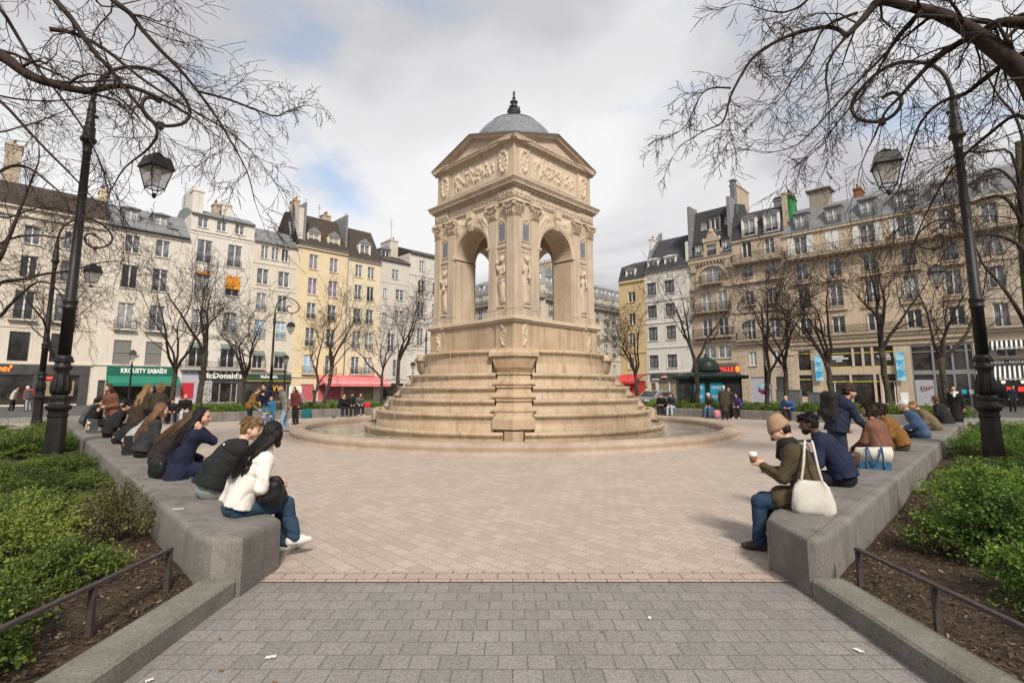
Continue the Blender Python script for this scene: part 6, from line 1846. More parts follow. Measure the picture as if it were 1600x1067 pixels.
for sx, lst in far.items():
    for i, (u, wds) in enumerate(lst):
        for off_ in (.95,):
            x, y = bedpos(sx, u, off_)
            shrub(x, y, ('f0', 'f1')[i % 2], srnd.uniform(0, 6), srnd.uniform(.85, 1.05), 'green hedge clump in the far bed ' + wds, 'hedge clumps in the far beds', .9, .3)

# bark chips and dead leaves on the near mulch: nobody could count them
g = np.random.default_rng(12); N = 26000
sgn = np.where(g.random(N) < .5, -1, 1); yy = g.uniform(1.2, 9.5, N) ** 1.0
edge = np.where(yy < 4.3, 2.62, 2.72 + (yy - 4.38) / 1.045)
xx = edge + g.uniform(0, 1, N) ** 1.6 * 2.6
zz = .07 + .05 * np.minimum(xx - edge, 1) + .035 * np.sin(xx * 2.1 + yy) * np.sin(yy * 1.7 - xx) + .02 * np.sin(7 * xx) * np.sin(6.3 * yy) + g.uniform(.0, .03, N)
L = g.uniform(.005, .019, N); a = g.uniform(0, 6.28, N); tl = g.normal(0, .35, N); t2 = g.normal(0, .3, N)
c_ = np.stack([sgn * xx, yy, zz], 1)
dv = np.stack([np.cos(a), np.sin(a), tl], 1) * L[:, None]; dw = np.stack([-np.sin(a), np.cos(a), t2], 1) * (L * g.uniform(.25, .6, N))[:, None]
V = np.stack([c_ - dv - dw, c_ + dv - dw * .6, c_ + dv * 1.1 + dw, c_ - dv * .8 + dw * .8], 1).reshape(-1, 3)
m_c1 = mat('bark chips', (.045, .026, .016), (.13, .085, .055), 30, .9, coord='World'); m_c2 = mat('pale dead leaves', (.16, .11, .06), (.30, .24, .17), 20, .8, coord='World')
o = obj('bark_chips', np_mesh('bark_chips', V, np.arange(len(V)).reshape(-1, 4), [m_c1, m_c2], (g.random(N) < .09).astype(int))); tag(o, 'brown bark chips and dead leaves scattered on the bed soil', 'bark mulch', kind='stuff')
# ------------------------------------------------------------------ tall scroll lamps with hanging lanterns
SPIRAL = [(.0, 8.30), (.03, 8.58), (.08, 8.80), (.18, 9.03), (.36, 9.25), (.66, 9.45), (1.04, 9.55), (1.42, 9.42), (1.74, 9.16), (1.89, 8.93), (1.92, 8.68), (1.80, 8.43), (1.57, 8.27), (1.32, 8.19), (1.10, 8.26), (.95, 8.43), (.92, 8.63), (1.01, 8.80), (1.15, 8.83), (1.3, 8.78)]


def smooth_path(P, k=4):
    out = []
    P = [Vector(p) for p in P]
    for i in range(len(P) - 1):
        a = P[max(i - 1, 0)]; b = P[i]; c = P[i + 1]; d = P[min(i + 2, len(P) - 1)]
        for j in range(k):
            t = j / k; out.append(.5 * ((2 * b) + (c - a) * t + (2 * a - 5 * b + 4 * c - d) * t * t + (3 * b - a - 3 * c + d) * t ** 3))
    out.append(P[-1]); return out


def lantern(o, loc, s=1.0, rz=.5):
    """four sided glazed lantern; loc = top of its chimney"""
    L = empty('x', (0, 0, 0)); bpy.data.objects.remove(L)
    mb = MB()
    # roof: hood, eave
    def sq(h, z): return [(-h, -h, z), (h, -h, z), (h, h, z), (-h, h, z)]
    mb.loft([sq(.335 * s, -.43 * s), sq(.345 * s, -.41 * s), sq(.33 * s, -.385 * s), sq(.245 * s, -.10 * s), sq(.25 * s, -.085 * s), sq(.22 * s, -.06 * s)], 0)
    mb.lathe([(.09 * s, -.07 * s), (.06 * s, -.03 * s), (.07 * s, -.01 * s), (.14 * s, .0), (.14 * s, .02 * s), (.05 * s, .04 * s), (.03 * s, .05 * s), (.03 * s, .1 * s)], 12)
    # corner bars, bottom frame, scrolls to the foot knob
    for sx, sy in ((1, 1), (1, -1), (-1, 1), (-1, -1)):
        mb.tube([(sx * .30 * s, sy * .30 * s, -.40 * s), (sx * .175 * s, sy * .175 * s, -1.0 * s)], .017 * s, 5)
        mb.tube([(sx * .175 * s, sy * .175 * s, -1.0 * s), (sx * .18 * s, sy * .18 * s, -1.06 * s), (sx * .12 * s, sy * .12 * s, -1.1 * s), (sx * .1 * s, sy * .1 * s, -1.17 * s), (sx * .04 * s, sy * .04 * s, -1.21 * s)], .013 * s, 5)
    for z, h in ((-.43, .30), (-1.0, .178)):
        for a, b in (((-h, -h), (h, -h)), ((h, -h), (h, h)), ((h, h), (-h, h)), ((-h, h), (-h, -h))):
            mb.tube([(a[0] * s, a[1] * s, z * s), (b[0] * s, b[1] * s, z * s)], .018 * s, 4)
    mb.lathe([(.02 * s, -1.3 * s), (.05 * s, -1.26 * s), (.06 * s, -1.2 * s), (.045 * s, -1.15 * s)], 10)
    f = mb.build('lantern', M['lamp_iron'], o, loc, rz)
    g = MB(); r0 = [(x * s, y * s, z * s) for x, y, z in [(-.285, -.285, -.43), (.285, -.285, -.43), (.285, .285, -.43), (-.285, .285, -.43)]]; r1 = [(x * .172 / .285, y * .172 / .285, -1.0 * s) for x, y, z in r0]
    g.loft([r0, r1], 0, False, cap=False)
    g.build('lantern_glass', M['lantern_glass'], f)
    d = MB(); d.lathe([(.15 * s, -.42 * s), (.15 * s, -.5 * s), (.09 * s, -.56 * s), (.08 * s, -.8 * s), (.03 * s, -.82 * s)], 12); d.build('diffuser', M['lamp_glass'], f)
    return f


m = bpy.data.materials.new('lantern glazing'); m.use_nodes = True
nt = m.node_tree; b_ = nt.nodes.new('ShaderNodeBsdfTranslucent'); b_.inputs['Color'].default_value = (.85, .84, .82, 1)
tr_ = nt.nodes.new('ShaderNodeBsdfTransparent'); mx_ = nt.nodes.new('ShaderNodeMixShader'); mx_.inputs[0].default_value = .6
nt.links.new(tr_.outputs[0], mx_.inputs[1]); nt.links.new(b_.outputs[0], mx_.inputs[2]); nt.links.new(mx_.outputs[0], nt.nodes['Material Output'].inputs['Surface'])
M['lantern_glass'] = m


def tall_lamp(x, y, rz, label):
    """rz turns the +x arm direction"""
    o = empty('street_lamp', (x, y, 0), rz, label, 'street lamp', 'tall scroll armed street lamps')
    mb = MB()
    mb.lathe([(.205, -.05), (.205, .2), (.19, .25), (.175, 1.02), (.19, 1.05), (.19, 1.09), (.17, 1.10), (.18, 1.16), (.22, 1.19), (.24, 1.235), (.24, 1.27), (.185, 1.30), (.165, 1.36), (.18, 1.42), (.18, 1.46), (.15, 1.50)], 8, smooth=False, rot=R(22.5))
    mb.lathe([(.14, 1.50), (.145, 1.6), (.14, 1.75), (.125, 1.92), (.115, 2.0), (.16, 2.06), (.17, 2.1), (.16, 2.13), (.13, 2.16), (.125, 2.2), (.16, 2.27), (.15, 2.32), (.115, 2.36)], 16)
    for k in range(8):      # acanthus leaves round the bulb
        a = k * math.pi / 4; c, s = math.cos(a), math.sin(a)
        mb.tube([(.13 * c, .13 * s, 1.52), (.145 * c, .145 * s, 1.62), (.14 * c, .14 * s, 1.76), (.125 * c, .125 * s, 1.88), (.14 * c, .14 * s, 1.94)], [.035, .042, .038, .026, .010], 6)
        mb.ball((.145 * c, .145 * s, 2.23), .035, 6, 4)
    mb.build('lamp_base', M['lamp_iron'], o)
    mb = MB()
    mb.lathe([(.115, 2.34), (.112, 3.36), (.135, 3.38), (.135, 3.42), (.118, 3.44), (.125, 3.5), (.14, 3.53), (.14, 3.57), (.105, 3.6), (.075, 6.98), (.09, 7.0), (.09, 7.04), (.08, 7.06), (.105, 7.24), (.15, 7.28), (.16, 7.34), (.12, 7.38), (.115, 7.55), (.12, 7.62), (.08, 7.66), (.1, 7.7), (.085, 7.75), (.07, 8.1), (.055, 8.3)], 14)
    for zz in (7.8, 7.9, 8.0): mb.lathe([(.075, zz), (.085, zz + .03), (.075, zz + .06)], 12)
    mb.ball((.1, 0, 7.92), .045, 6, 5)
    mb.build('post', M['lamp_iron'], o)
    mb = MB(); mb.tube(smooth_path([(s_, 0, z) for s_, z in SPIRAL], 4), .045, 8); mb.box(1.26, -.07, 8.11, 1.40, .07, 8.26)
    mb.build('scroll_arm', M['lamp_iron'], o)
    f = lantern(o, (1.33, 0, 7.40), .86, R(20))
    mb = MB(); n = 0
    for a in range(4):
        ang = R(20) + a * math.pi / 2 + math.pi / 4
        p0 = Vector((1.33, 0, 8.14)); p1 = Vector((1.33 + .39 * math.cos(ang), .39 * math.sin(ang), 7.05))
        k = 22
        for i in range(k):
            q0 = p0.lerp(p1, i / k); q1 = p0.lerp(p1, (i + .8) / k); mb.tube([q0, q1], .011 if i % 2 else .007, 4)
    mb.tube([(1.33, 0, 8.14), (1.33, 0, 7.5)], .007, 4)
    mb.build('chain', M['lamp_iron'], o)
    return o


for x, y, rz, lab in [(-9.82, 11.1, 45, 'tall black scroll lamp rising from the left bed, large in front'), (10.05, 10.9, 135, 'tall black scroll lamp rising from the right bed, large in front'),
                      (-20.7, 22.4, 45, 'second scroll lamp behind the large left one, before the dark grey shop'), (20.9, 22.6, 135, 'second scroll lamp behind the large right one, before the pizza restaurant'),
                      (-20.9, 44, 25, 'distant scroll lamp before the narrow cream house with blue panes'), (21.7, 44, 150, 'distant scroll lamp before the spray-painted shutter'), (-10.4, 60, 10, 'slim distant scroll lamp beside the fountain and the light grey house')]:
    tall_lamp(x, y, R(rz), lab)


def post_lamp(x, y, label, h=4.2):
    o = empty('street_lamp', (x, y, 0), .4, label, 'street lamp', 'short lantern posts')
    mb = MB(); mb.lathe([(.13, 0), (.13, .25), (.1, .3), (.09, .6), (.055, .7), (.05, h - 1.1), (.08, h - 1.05), (.05, h - .98), (.03, h - .75)], 10); mb.build('post', M['lamp_iron'], o)
    lantern(o, (0, 0, h - .05), .62, .3)


post_lamp(-25.5, 34, 'short lantern post in front of the green shop'); post_lamp(-17.5, 39, 'short lantern post at the edge of the ochre house'); post_lamp(-9.9, 50, 'short lantern post between the awning and the fountain')

# ------------------------------------------------------------------ kiosk, car, cabinets, sign board
M['kiosk'] = mat('kiosk dark green paint', (.012, .024, .018), (.02, .036, .027), 4, .45)
k = empty('news_kiosk', (12.2, 32.4, 0), R(-12), 'dark green kiosk with a small ribbed dome and cyan posters', 'kiosk')
mb = MB(); mb.box(-1.75, -1.1, 0, 1.75, 1.1, 2.2); mb.box(-1.85, -1.2, 0, 1.85, 1.2, .22)
for x in (-1.78, -.95, -.05, .85, 1.78):
    mb.box(x - .06, -1.16, .22, x + .06, -1.1, 2.2)
mb.build('cabin', M['kiosk'], k, bevel=.01)
mb = MB(); mb.loft([[(-2.15, -1.5, 2.2), (2.15, -1.5, 2.2), (2.15, 1.5, 2.2), (-2.15, 1.5, 2.2)], [(-2.2, -1.55, 2.34), (2.2, -1.55, 2.34), (2.2, 1.55, 2.34), (-2.2, 1.55, 2.34)], [(-1.2, -.9, 2.62), (1.2, -.9, 2.62), (1.2, .9, 2.62), (-1.2, .9, 2.62)]], 0)
for i in range(22): mb.ball((-2.1 + 4.2 * i / 21, -1.55, 2.38), (.05, .03, .07), 5, 4)
mb.build('canopy', M['kiosk'], k)
mb = MB(); mb.lathe([(.85, 2.55), (.85, 2.68), (.95, 2.72), (.95, 2.78), (.84, 2.8), (.82, 3.0), (.7, 3.25), (.48, 3.45), (.2, 3.58), (.08, 3.62), (.06, 3.68), (.1, 3.72), (.03, 3.82)], 24, smooth=False); mb.build('dome', M['kiosk'], k)
for x0, x1, mm_ in ((-.88, -.3, 'poster_cyan'), (.02, .75, 'poster_cyan')):
    mb = MB(); mb.box(x0, -1.135, .45, x1, -1.11, 1.95); p = mb.build('poster', M[mm_], k)
    mb = MB()
    for z in (1.7, 1.6, 1.15, 1.05, .7): mb.box(x0 + .1, -1.139, z, x1 - .12, -1.136, z + .05)
    mb.build('poster_lettering', M['letter_white'], p)
mb = MB(); mb.box(-1.7, -1.13, .5, -1.02, -1.112, 1.9); mb.build('display_window', M['shop_glass'], k); mb = MB(); mb.box(.92, -1.13, .5, 1.7, -1.112, 1.9); mb.build('display_window', M['shop_glass'], k)

M['car_paint'] = mat('grey car paint', (.16, .165, .175), None, rough=.25, spec=.6, coat=.6)
c = empty('parked_car', (11.2, 40.5, 0), R(38), 'grey car parked between the white house and the kiosk', 'car')
mb = MB()
prof = [(-2.1, .35), (-2.15, .62), (-2.0, .86), (-1.2, .95), (-.55, 1.42), (.75, 1.46), (1.55, 1.02), (2.1, .9), (2.15, .5), (2.1, .32)]
rings = []
for y, k_ in ((-.86, .93), (-.8, 1), (0, 1.015), (.8, 1), (.86, .93)):
    rings.append([(x * (1 if abs(y) < .85 else .985), y * (1 if z < 1 else .86), .32 + (z - .32) * k_) for x, z in prof])
mb.loft(rings, 0, True); mb.build('body', M['car_paint'], c)
for s in (-1, 1):
    mb = MB(); mb.add([(-1.0, s * .80, .98), (-.5, s * .725, 1.36), (.7, s * .725, 1.38), (1.35, s * .80, 1.02)], [(0, 1, 2, 3)]); mb.build('side_window', M['shop_glass'], c)
    for x in (-1.35, 1.35):
        mb = MB(); mb.lathe([(.1, -.1), (.31, -.1), (.33, -.06), (.33, .06), (.31, .1), (.1, .1)], 18); w_ = mb.build('wheel', M['shop_dark'], c, (x, s * .8, .33)); w_.rotation_euler = (R(90), 0, 0)
        mb = MB(); mb.lathe([(.02, -.105), (.2, -.105), (.2, .105), (.02, .105)], 12); mb.build('rim', M['grey_paint'], w_)
    mb = MB(); mb.ball((-2.08, s * .6, .7), (.08, .18, .09), 8, 5); mb.build('headlight', M['lamp_glass'], c)
mb = MB(); mb.add([(-1.22, -.68, .97), (-1.22, .68, .97), (-.58, .6, 1.41), (-.58, -.6, 1.41)], [(0, 1, 2, 3)]); mb.build('windscreen', M['shop_glass'], c)

M['cab_grey'] = mat('utility cabinet paint', (.14, .145, .15), (.19, .195, .2), 2, .6, stain=.4)
for x, y, w_, h_, lab in ((16.4, 30.6, 1.3, 1.5, 'wide grey utility cabinet beside the ivy-stemmed tree'), (17.6, 29.9, .8, 1.35, 'narrow grey utility cabinet at the end of the wide one')):
    c = empty('utility_cabinet', (x, y, 0), R(-45), lab, 'utility cabinet', 'grey utility cabinets')
    mb = MB(); mb.box(-w_ / 2, -.2, 0, w_ / 2, .2, h_); mb.box(-w_ / 2 - .03, -.23, h_, w_ / 2 + .03, .23, h_ + .05); mb.build('case', M['cab_grey'], c, bevel=.01)
    for i in (-1, 1):
        mb = MB(); mb.box(i * w_ / 4 - w_ / 4 + .02, -.212, .12, i * w_ / 4 + w_ / 4 - .02, -.2, h_ - .06); mb.build('door', M['cab_grey'], c)

s_ = empty('notice_stand', (-13.9, 32.6, 0), R(45), 'white notice board on a thin post by the hedge', 'notice board')
mb = MB(); mb.tube([(0, 0, 0), (0, 0, 1.7)], .025, 6); mb.build('post', M['grey_paint'], s_); mb = MB(); mb.box(-.4, -.03, .75, .4, -.01, 1.75); mb.build('board', M['letter_white'], s_)
s_ = empty('notice_stand', (11.2, 33.6, 0), R(-45), 'white notice board on a thin post before the kiosk end', 'notice board')
mb = MB(); mb.tube([(0, 0, 0), (0, 0, 1.7)], .025, 6); mb.build('post', M['grey_paint'], s_); mb = MB(); mb.box(-.3, -.03, .9, .3, -.01, 1.7); mb.build('board', M['letter_white'], s_)

# terrace furniture under the awnings
def table(x, y, lab):
    o = empty('cafe_table', (x, y, 0), 0, lab, 'table', 'cafe terrace tables')
    mb = MB(); mb.lathe([(.35, .71), (.36, .73), (.35, .745)], 20); mb.build('table_top', M['shop_dark'], o); mb = MB(); mb.lathe([(.22, 0), (.2, .03), (.03, .05), (.03, .71)], 10); mb.build('pedestal', M['iron_dark'], o)


for i, (x, y, lab) in enumerate([(-20.6, 64.8, 'round terrace table under the faded red awning, near its left end'), (-18.4, 66.9, 'round terrace table under the middle of the faded red awning'), (38.2, 43.6, 'round terrace table outside the striped restaurant'), (39.9, 42.2, 'round terrace table under the striped awning at the edge')]): table(x, y, lab)

# pigeons
def pigeon(x, y, rz, lab, fly=0, z=0):
    o = empty('pigeon', (x, y, z), rz, lab, 'pigeon', 'pigeons on the plaza')
    mb = MB(); rings = []
    for t, r_, zz in ((-.17, .012, .10), (-.10, .035, .115), (-.03, .06, .13), (.05, .062, .145), (.10, .045, .175), (.125, .032, .21), (.14, .03, .235), (.165, .026, .245), (.182, .012, .24), (.2, .004, .232)):
        rings.append([(r_ * .85 * math.cos(j * math.pi / 5), t, zz + r_ * math.sin(j * math.pi / 5)) for j in range(10)])
    mb.loft(rings, 0, True)
    for s in (-1, 1): mb.tube([(s * .025, .02, .1), (s * .025, .025, .05), (s * .025, .02, 0)], [.012, .006, .005], 5); mb.tube([(s * .025, -.01, .004), (s * .025, .05, .004)], .005, 4)
    mb.build('body', M['pigeon'], o)
    for s in (-1, 1):
        mb = MB(); mb.loft([[(s * .05, .08, .15), (s * .062, .08, .17), (s * .055, .08, .19)], [(s * .066, -.02, .12), (s * .07, -.02, .15), (s * .058, -.02, .175)], [(s * .02, -.19, .10), (s * .022, -.19, .107), (s * .015, -.19, .115)]], 0, True); mb.build('wing', M['pigeon_wing'], o)
    return o


M['pigeon'] = mat('pigeon grey', (.06, .065, .075), (.11, .115, .125), 30, .7); M['pigeon_wing'] = mat('pigeon wing', (.09, .09, .1), (.03, .03, .035), 20, .7)
pigeon(-9.4, 26.9, 1.2, 'grey pigeon walking by the fountain rim, the one ahead'); pigeon(-8.9, 27.6, 2.6, 'grey pigeon behind the first one by the fountain rim'); pigeon(7.9, 27.0, .4, 'grey pigeon near the far bench on the kiosk side'); pigeon(8.4, 27.4, 2.0, 'second grey pigeon on the kiosk side with its back turned')
pigeon(-2.35, 13.8, 4.0, 'small dark bird at the wet foot of the fountain basin'); 

# litter on the paving
M['paper'] = mat('white paper', (.6, .6, .58), None, rough=.8); M['leaf_brown'] = mat('dead leaf', (.22, .10, .03), (.3, .15, .05), 20, .8)
lit = [('paper_scrap', -1.5, 3.37, .05, .028, .3, 'paper', 'square white paper scrap on the grey path'), ('paper_scrap', .98, 3.91, .035, .02, 1.0, 'paper', 'small crumpled white scrap lying right of the path centre'), ('paper_scrap', 2.18, 3.45, .05, .03, 2.0, 'paper', 'torn white scrap against the right kerb'), ('paper_scrap', -2.07, 3.12, .035, .022, .8, 'paper', 'white scrap close to the left kerb'), ('paper_scrap', -2.7, 12.2, .07, .04, 0, 'paper', 'white napkin on the plaza before the fountain'),
       ('dead_leaf', -1.72, 3.22, .025, .016, .5, 'leaf_brown', 'orange leaf beside the square paper scrap'), ('dead_leaf', -1.95, 3.6, .02, .014, 1.5, 'leaf_brown', 'brown leaf by the left kerb'), ('dead_leaf', -1.35, 3.1, .022, .015, 2.5, 'leaf_brown', 'orange leaf in front of the paper scrap'), ('dead_leaf', .6, 3.7, .02, .012, 2, 'leaf_brown', 'brown leaf in the middle of the path')]
for nm, x, y, a, b_2, rz, mt, lab in lit:
    mb = MB(); n = 5; a *= .6; b_2 *= .62
    mb.add([(a * (2 * i / n - 1), b_2 * (2 * j / 2 - 1), .004 + .008 * abs(math.sin(i * 1.7 + j))) for j in range(3) for i in range(n + 1)], [(j * (n + 1) + i, j * (n + 1) + i + 1, (j + 1) * (n + 1) + i + 1, (j + 1) * (n + 1) + i) for j in range(2) for i in range(n)], 0, True)
    o = mb.build(nm, M[mt], None, (x, y, 0 if y > 4.6 else -.002), rz); tag(o, lab, 'paper' if nm == 'paper_scrap' else 'leaf', 'litter on the paving')
# ------------------------------------------------------------------ people (one continuous skin per body, clothes over it)
def fld(prims, h, disp=None, k0=.03):
    lo = np.full(3, 1e9); hi = np.full(3, -1e9)
    for p in prims:
        for c, r in ((p['a'], p['ra']), (p['b'], p['rb'])):
            lo = np.minimum(lo, np.asarray(c) - r); hi = np.maximum(hi, np.asarray(c) + r)
    pad = 3 * h + .03; lo -= pad; hi += pad
    n = np.ceil((hi - lo) / h).astype(int) + 1
    F = np.full(n, .25, np.float32)
    ax = [lo[i] + h * np.arange(n[i], dtype=np.float32) for i in range(3)]
    for p in prims:
        k = p.get('k', k0); m = k + 3 * h + .012
        r = max(p['ra'], p['rb']); a = np.asarray(p['a'], np.float32); b = np.asarray(p['b'], np.float32)
        i0 = np.maximum(np.floor((np.minimum(a, b) - r - m - lo) / h).astype(int), 0); i1 = np.minimum(np.ceil((np.maximum(a, b) + r + m - lo) / h).astype(int) + 1, n)
        X = ax[0][i0[0]:i1[0], None, None]; Y = ax[1][None, i0[1]:i1[1], None]; Z = ax[2][None, None, i0[2]:i1[2]]
        d = pdist(p, X, Y, Z)
        S = F[i0[0]:i1[0], i0[1]:i1[1], i0[2]:i1[2]]
        if p.get('pl'):
            continue
        if p.get('cut'):
            F[i0[0]:i1[0], i0[1]:i1[1], i0[2]:i1[2]] = np.maximum(S, -d)
        else:
            hh = np.clip(.5 + .5 * (S - d) / k, 0, 1)
            F[i0[0]:i1[0], i0[1]:i1[1], i0[2]:i1[2]] = S + (d - S) * hh - k * hh * (1 - hh)
    for p in prims:
        if p.get('pl'):
            q_, n_ = p['pl']; F = np.maximum(F, ((ax[0][:, None, None] - q_[0]) * n_[0] + (ax[1][None, :, None] - q_[1]) * n_[1] + (ax[2][None, None, :] - q_[2]) * n_[2]).astype(np.float32))
    if disp is not None:
        F += disp(ax[0][:, None, None], ax[1][None, :, None], ax[2][None, None, :]).astype(np.float32)
    return F, lo, h


def pdist(p, X, Y, Z):
    a = p['a']; b = p['b']
    if 'rad' in p:      # ellipsoid with rotation
        Mx = p['rot']; r = p['rad']
        x, y, z = X - a[0], Y - a[1], Z - a[2]
        u = (Mx[0][0] * x + Mx[1][0] * y + Mx[2][0] * z) / r[0]; v = (Mx[0][1] * x + Mx[1][1] * y + Mx[2][1] * z) / r[1]; w_ = (Mx[0][2] * x + Mx[1][2] * y + Mx[2][2] * z) / r[2]
        k0 = np.sqrt(u * u + v * v + w_ * w_) + 1e-6; k1 = np.sqrt((u / r[0]) ** 2 + (v / r[1]) ** 2 + (w_ / r[2]) ** 2) + 1e-6
        return k0 * (k0 - 1) / k1
    ab = [b[i] - a[i] for i in range(3)]; L2 = sum(c * c for c in ab) + 1e-9
    t = np.clip(((X - a[0]) * ab[0] + (Y - a[1]) * ab[1] + (Z - a[2]) * ab[2]) / L2, 0, 1)
    dx = X - a[0] - t * ab[0]; dy = Y - a[1] - t * ab[1]; dz = Z - a[2] - t * ab[2]
    return np.sqrt(dx * dx + dy * dy + dz * dz) - (p['ra'] + t * (p['rb'] - p['ra']))


_C = [(0, 0, 0), (1, 0, 0), (0, 1, 0), (1, 1, 0), (0, 0, 1), (1, 0, 1), (0, 1, 1), (1, 1, 1)]
_E = [(0, 1), (2, 3), (4, 5), (6, 7), (0, 2), (1, 3), (4, 6), (5, 7), (0, 4), (1, 5), (2, 6), (3, 7)]


def surfnet(F, lo, h):
    n = np.array(F.shape) - 1
    s = F < 0
    cs = [s[c[0]:n[0] + c[0], c[1]:n[1] + c[1], c[2]:n[2] + c[2]] for c in _C]
    cnt = sum(c.astype(np.uint8) for c in cs)
    act = (cnt > 0) & (cnt < 8)
    ii = np.argwhere(act)
    idx = np.full(act.shape, -1, np.int32); idx[act] = np.arange(len(ii))
    fv = [F[ii[:, 0] + c[0], ii[:, 1] + c[1], ii[:, 2] + c[2]] for c in _C]
    P = np.zeros((len(ii), 3)); wgt = np.zeros(len(ii))
    for a, b in _E:
        m = (fv[a] < 0) != (fv[b] < 0)
        t = np.where(m, fv[a] / np.where(m, fv[a] - fv[b], 1), 0)
        ca, cb_ = np.array(_C[a]), np.array(_C[b])
        P += np.where(m[:, None], ca + (cb_ - ca) * t[:, None], 0); wgt += m
    P = (P / wgt[:, None] + ii) * h + lo
    faces = []
    for axn in range(3):
        o1, o2 = [(1, 2), (2, 0), (0, 1)][axn]
        sl0 = [slice(1, n[i]) for i in range(3)]; sl1 = list(sl0)
        sl0[axn] = slice(0, n[axn]); sl1[axn] = slice(1, n[axn] + 1)
        A = s[tuple(sl0)]; B = s[tuple(sl1)]
        for flip, msk in ((0, A & ~B), (1, ~A & B)):
            q = np.argwhere(msk)
            if not len(q): continue
            off = np.array([1, 1, 1]); off[axn] = 0
            base = q + off
            def at(d1, d2):
                w_ = base.copy(); w_[:, o1] -= d1; w_[:, o2] -= d2
                return idx[w_[:, 0], w_[:, 1], w_[:, 2]]
            f = np.stack([at(1, 1), at(0, 1), at(0, 0), at(1, 0)], 1)
            faces.append(f[:, ::-1] if flip else f)
    return P, np.concatenate(faces)


def C(a, b, ra, rb=None, tag=0, k=None, cut=False):
    p = dict(a=tuple(a), b=tuple(b), ra=ra, rb=ra if rb is None else rb, t=tag)
    if k: p['k'] = k
    if cut: p['cut'] = True
    return p


def Eo(c, rad, rot=None, tag=0, k=None, cut=False):
    m = max(rad); p = dict(a=tuple(c), b=tuple(c), ra=m, rb=m, rad=tuple(rad), rot=[list(r) for r in (rot or Matrix.Identity(3))], t=tag)
    if k: p['k'] = k
    if cut: p['cut'] = True
    return p


def sdf_mesh(name, prims, h, mats, disp=None, k0=.03, relax=1):
    F, lo, hh = fld(prims, h, disp, k0)
    P, Fc = surfnet(F, lo, hh)
    if len(mats) > 1:
        cen = P[Fc].mean(1); best = np.full(len(cen), 1e9); mi = np.zeros(len(cen), int)
        for p in prims:
            if p.get('cut'): continue
            d = pdist(p, cen[:, 0], cen[:, 1], cen[:, 2]) - (.002 if p.get('pri') else 0)
            m = d < best; best[m] = d[m]; mi[m] = p['t']
    else: mi = None
    return np_mesh(name, P, Fc, mats, mi, True)


def ik(a, t, l1, l2, hint):
    a, t = Vector(a), Vector(t); d = t - a; L = min(d.length, (l1 + l2) * .995); u = d.normalized()
    x = (l1 * l1 - l2 * l2 + L * L) / (2 * L); y = math.sqrt(max(l1 * l1 - x * x, 0))
    hv = Vector(hint); hv = (hv - u * hv.dot(u)); hv = hv.normalized() if hv.length > 1e-4 else u.orthogonal().normalized()
    return a + u * x + hv * y, a + u * L


SKIN = {'light': (.50, .29, .205), 'fair': (.56, .34, .25), 'tan': (.38, .21, .14), 'dark': (.075, .04, .027)}
HAIRC = {'black': (.008, .0065, .006), 'dark': (.02, .013, .009), 'brown': (.06, .032, .016), 'blond': (.17, .10, .048), 'strawberry': (.11, .06, .033), 'grey': (.32, .31, .3), 'sandy': (.15, .085, .04), 'white': (.6, .58, .55)}
FABC = {}


def fabric(c, rough=.85, sheen=0, kind='cloth'):
    key = ('%s %.3f %.3f %.3f' % ((kind,) + tuple(c)))
    if key not in FABC:
        c2 = tuple(min(1, x * 1.28 + .003) for x in c)
        FABC[key] = mat('worn ' + key, c, c2, 9, rough, .35, 70, bdist=.004, detail=4, spec=.25)
    return FABC[key]


def skinmat(n): return mat('skin ' + n, SKIN[n], tuple(min(1, x * 1.12) for x in SKIN[n]), 25, .5, .1, 160, spec=.35, bdist=.002)


def hairmat(n):
    key = 'hair ' + n
    if key in MATS: return MATS[key]
    m_ = mat(key, HAIRC[n], tuple(x * 1.6 + .002 for x in HAIRC[n]), 6, .55, .0, spec=.18)
    nt_ = m_.node_tree; b = nt_.nodes['Principled BSDF']
    wv = nt_.nodes.new('ShaderNodeTexNoise'); wv.inputs['Scale'].default_value = 1; wv.inputs['Detail'].default_value = 3
    mp = nt_.nodes.new('ShaderNodeMapping'); mp.inputs['Scale'].default_value = (160, 160, 9); tcn = nt_.nodes.new('ShaderNodeTexCoord')
    nt_.links.new(tcn.outputs['Object'], mp.inputs['Vector']); nt_.links.new(mp.outputs[0], wv.inputs['Vector'])
    bp = nt_.nodes.new('ShaderNodeBump'); bp.inputs['Strength'].default_value = .9; bp.inputs['Distance'].default_value = .006
    nt_.links.new(wv.outputs['Fac'], bp.inputs['Height']); nt_.links.new(bp.outputs['Normal'], b.inputs['Normal'])
    return m_


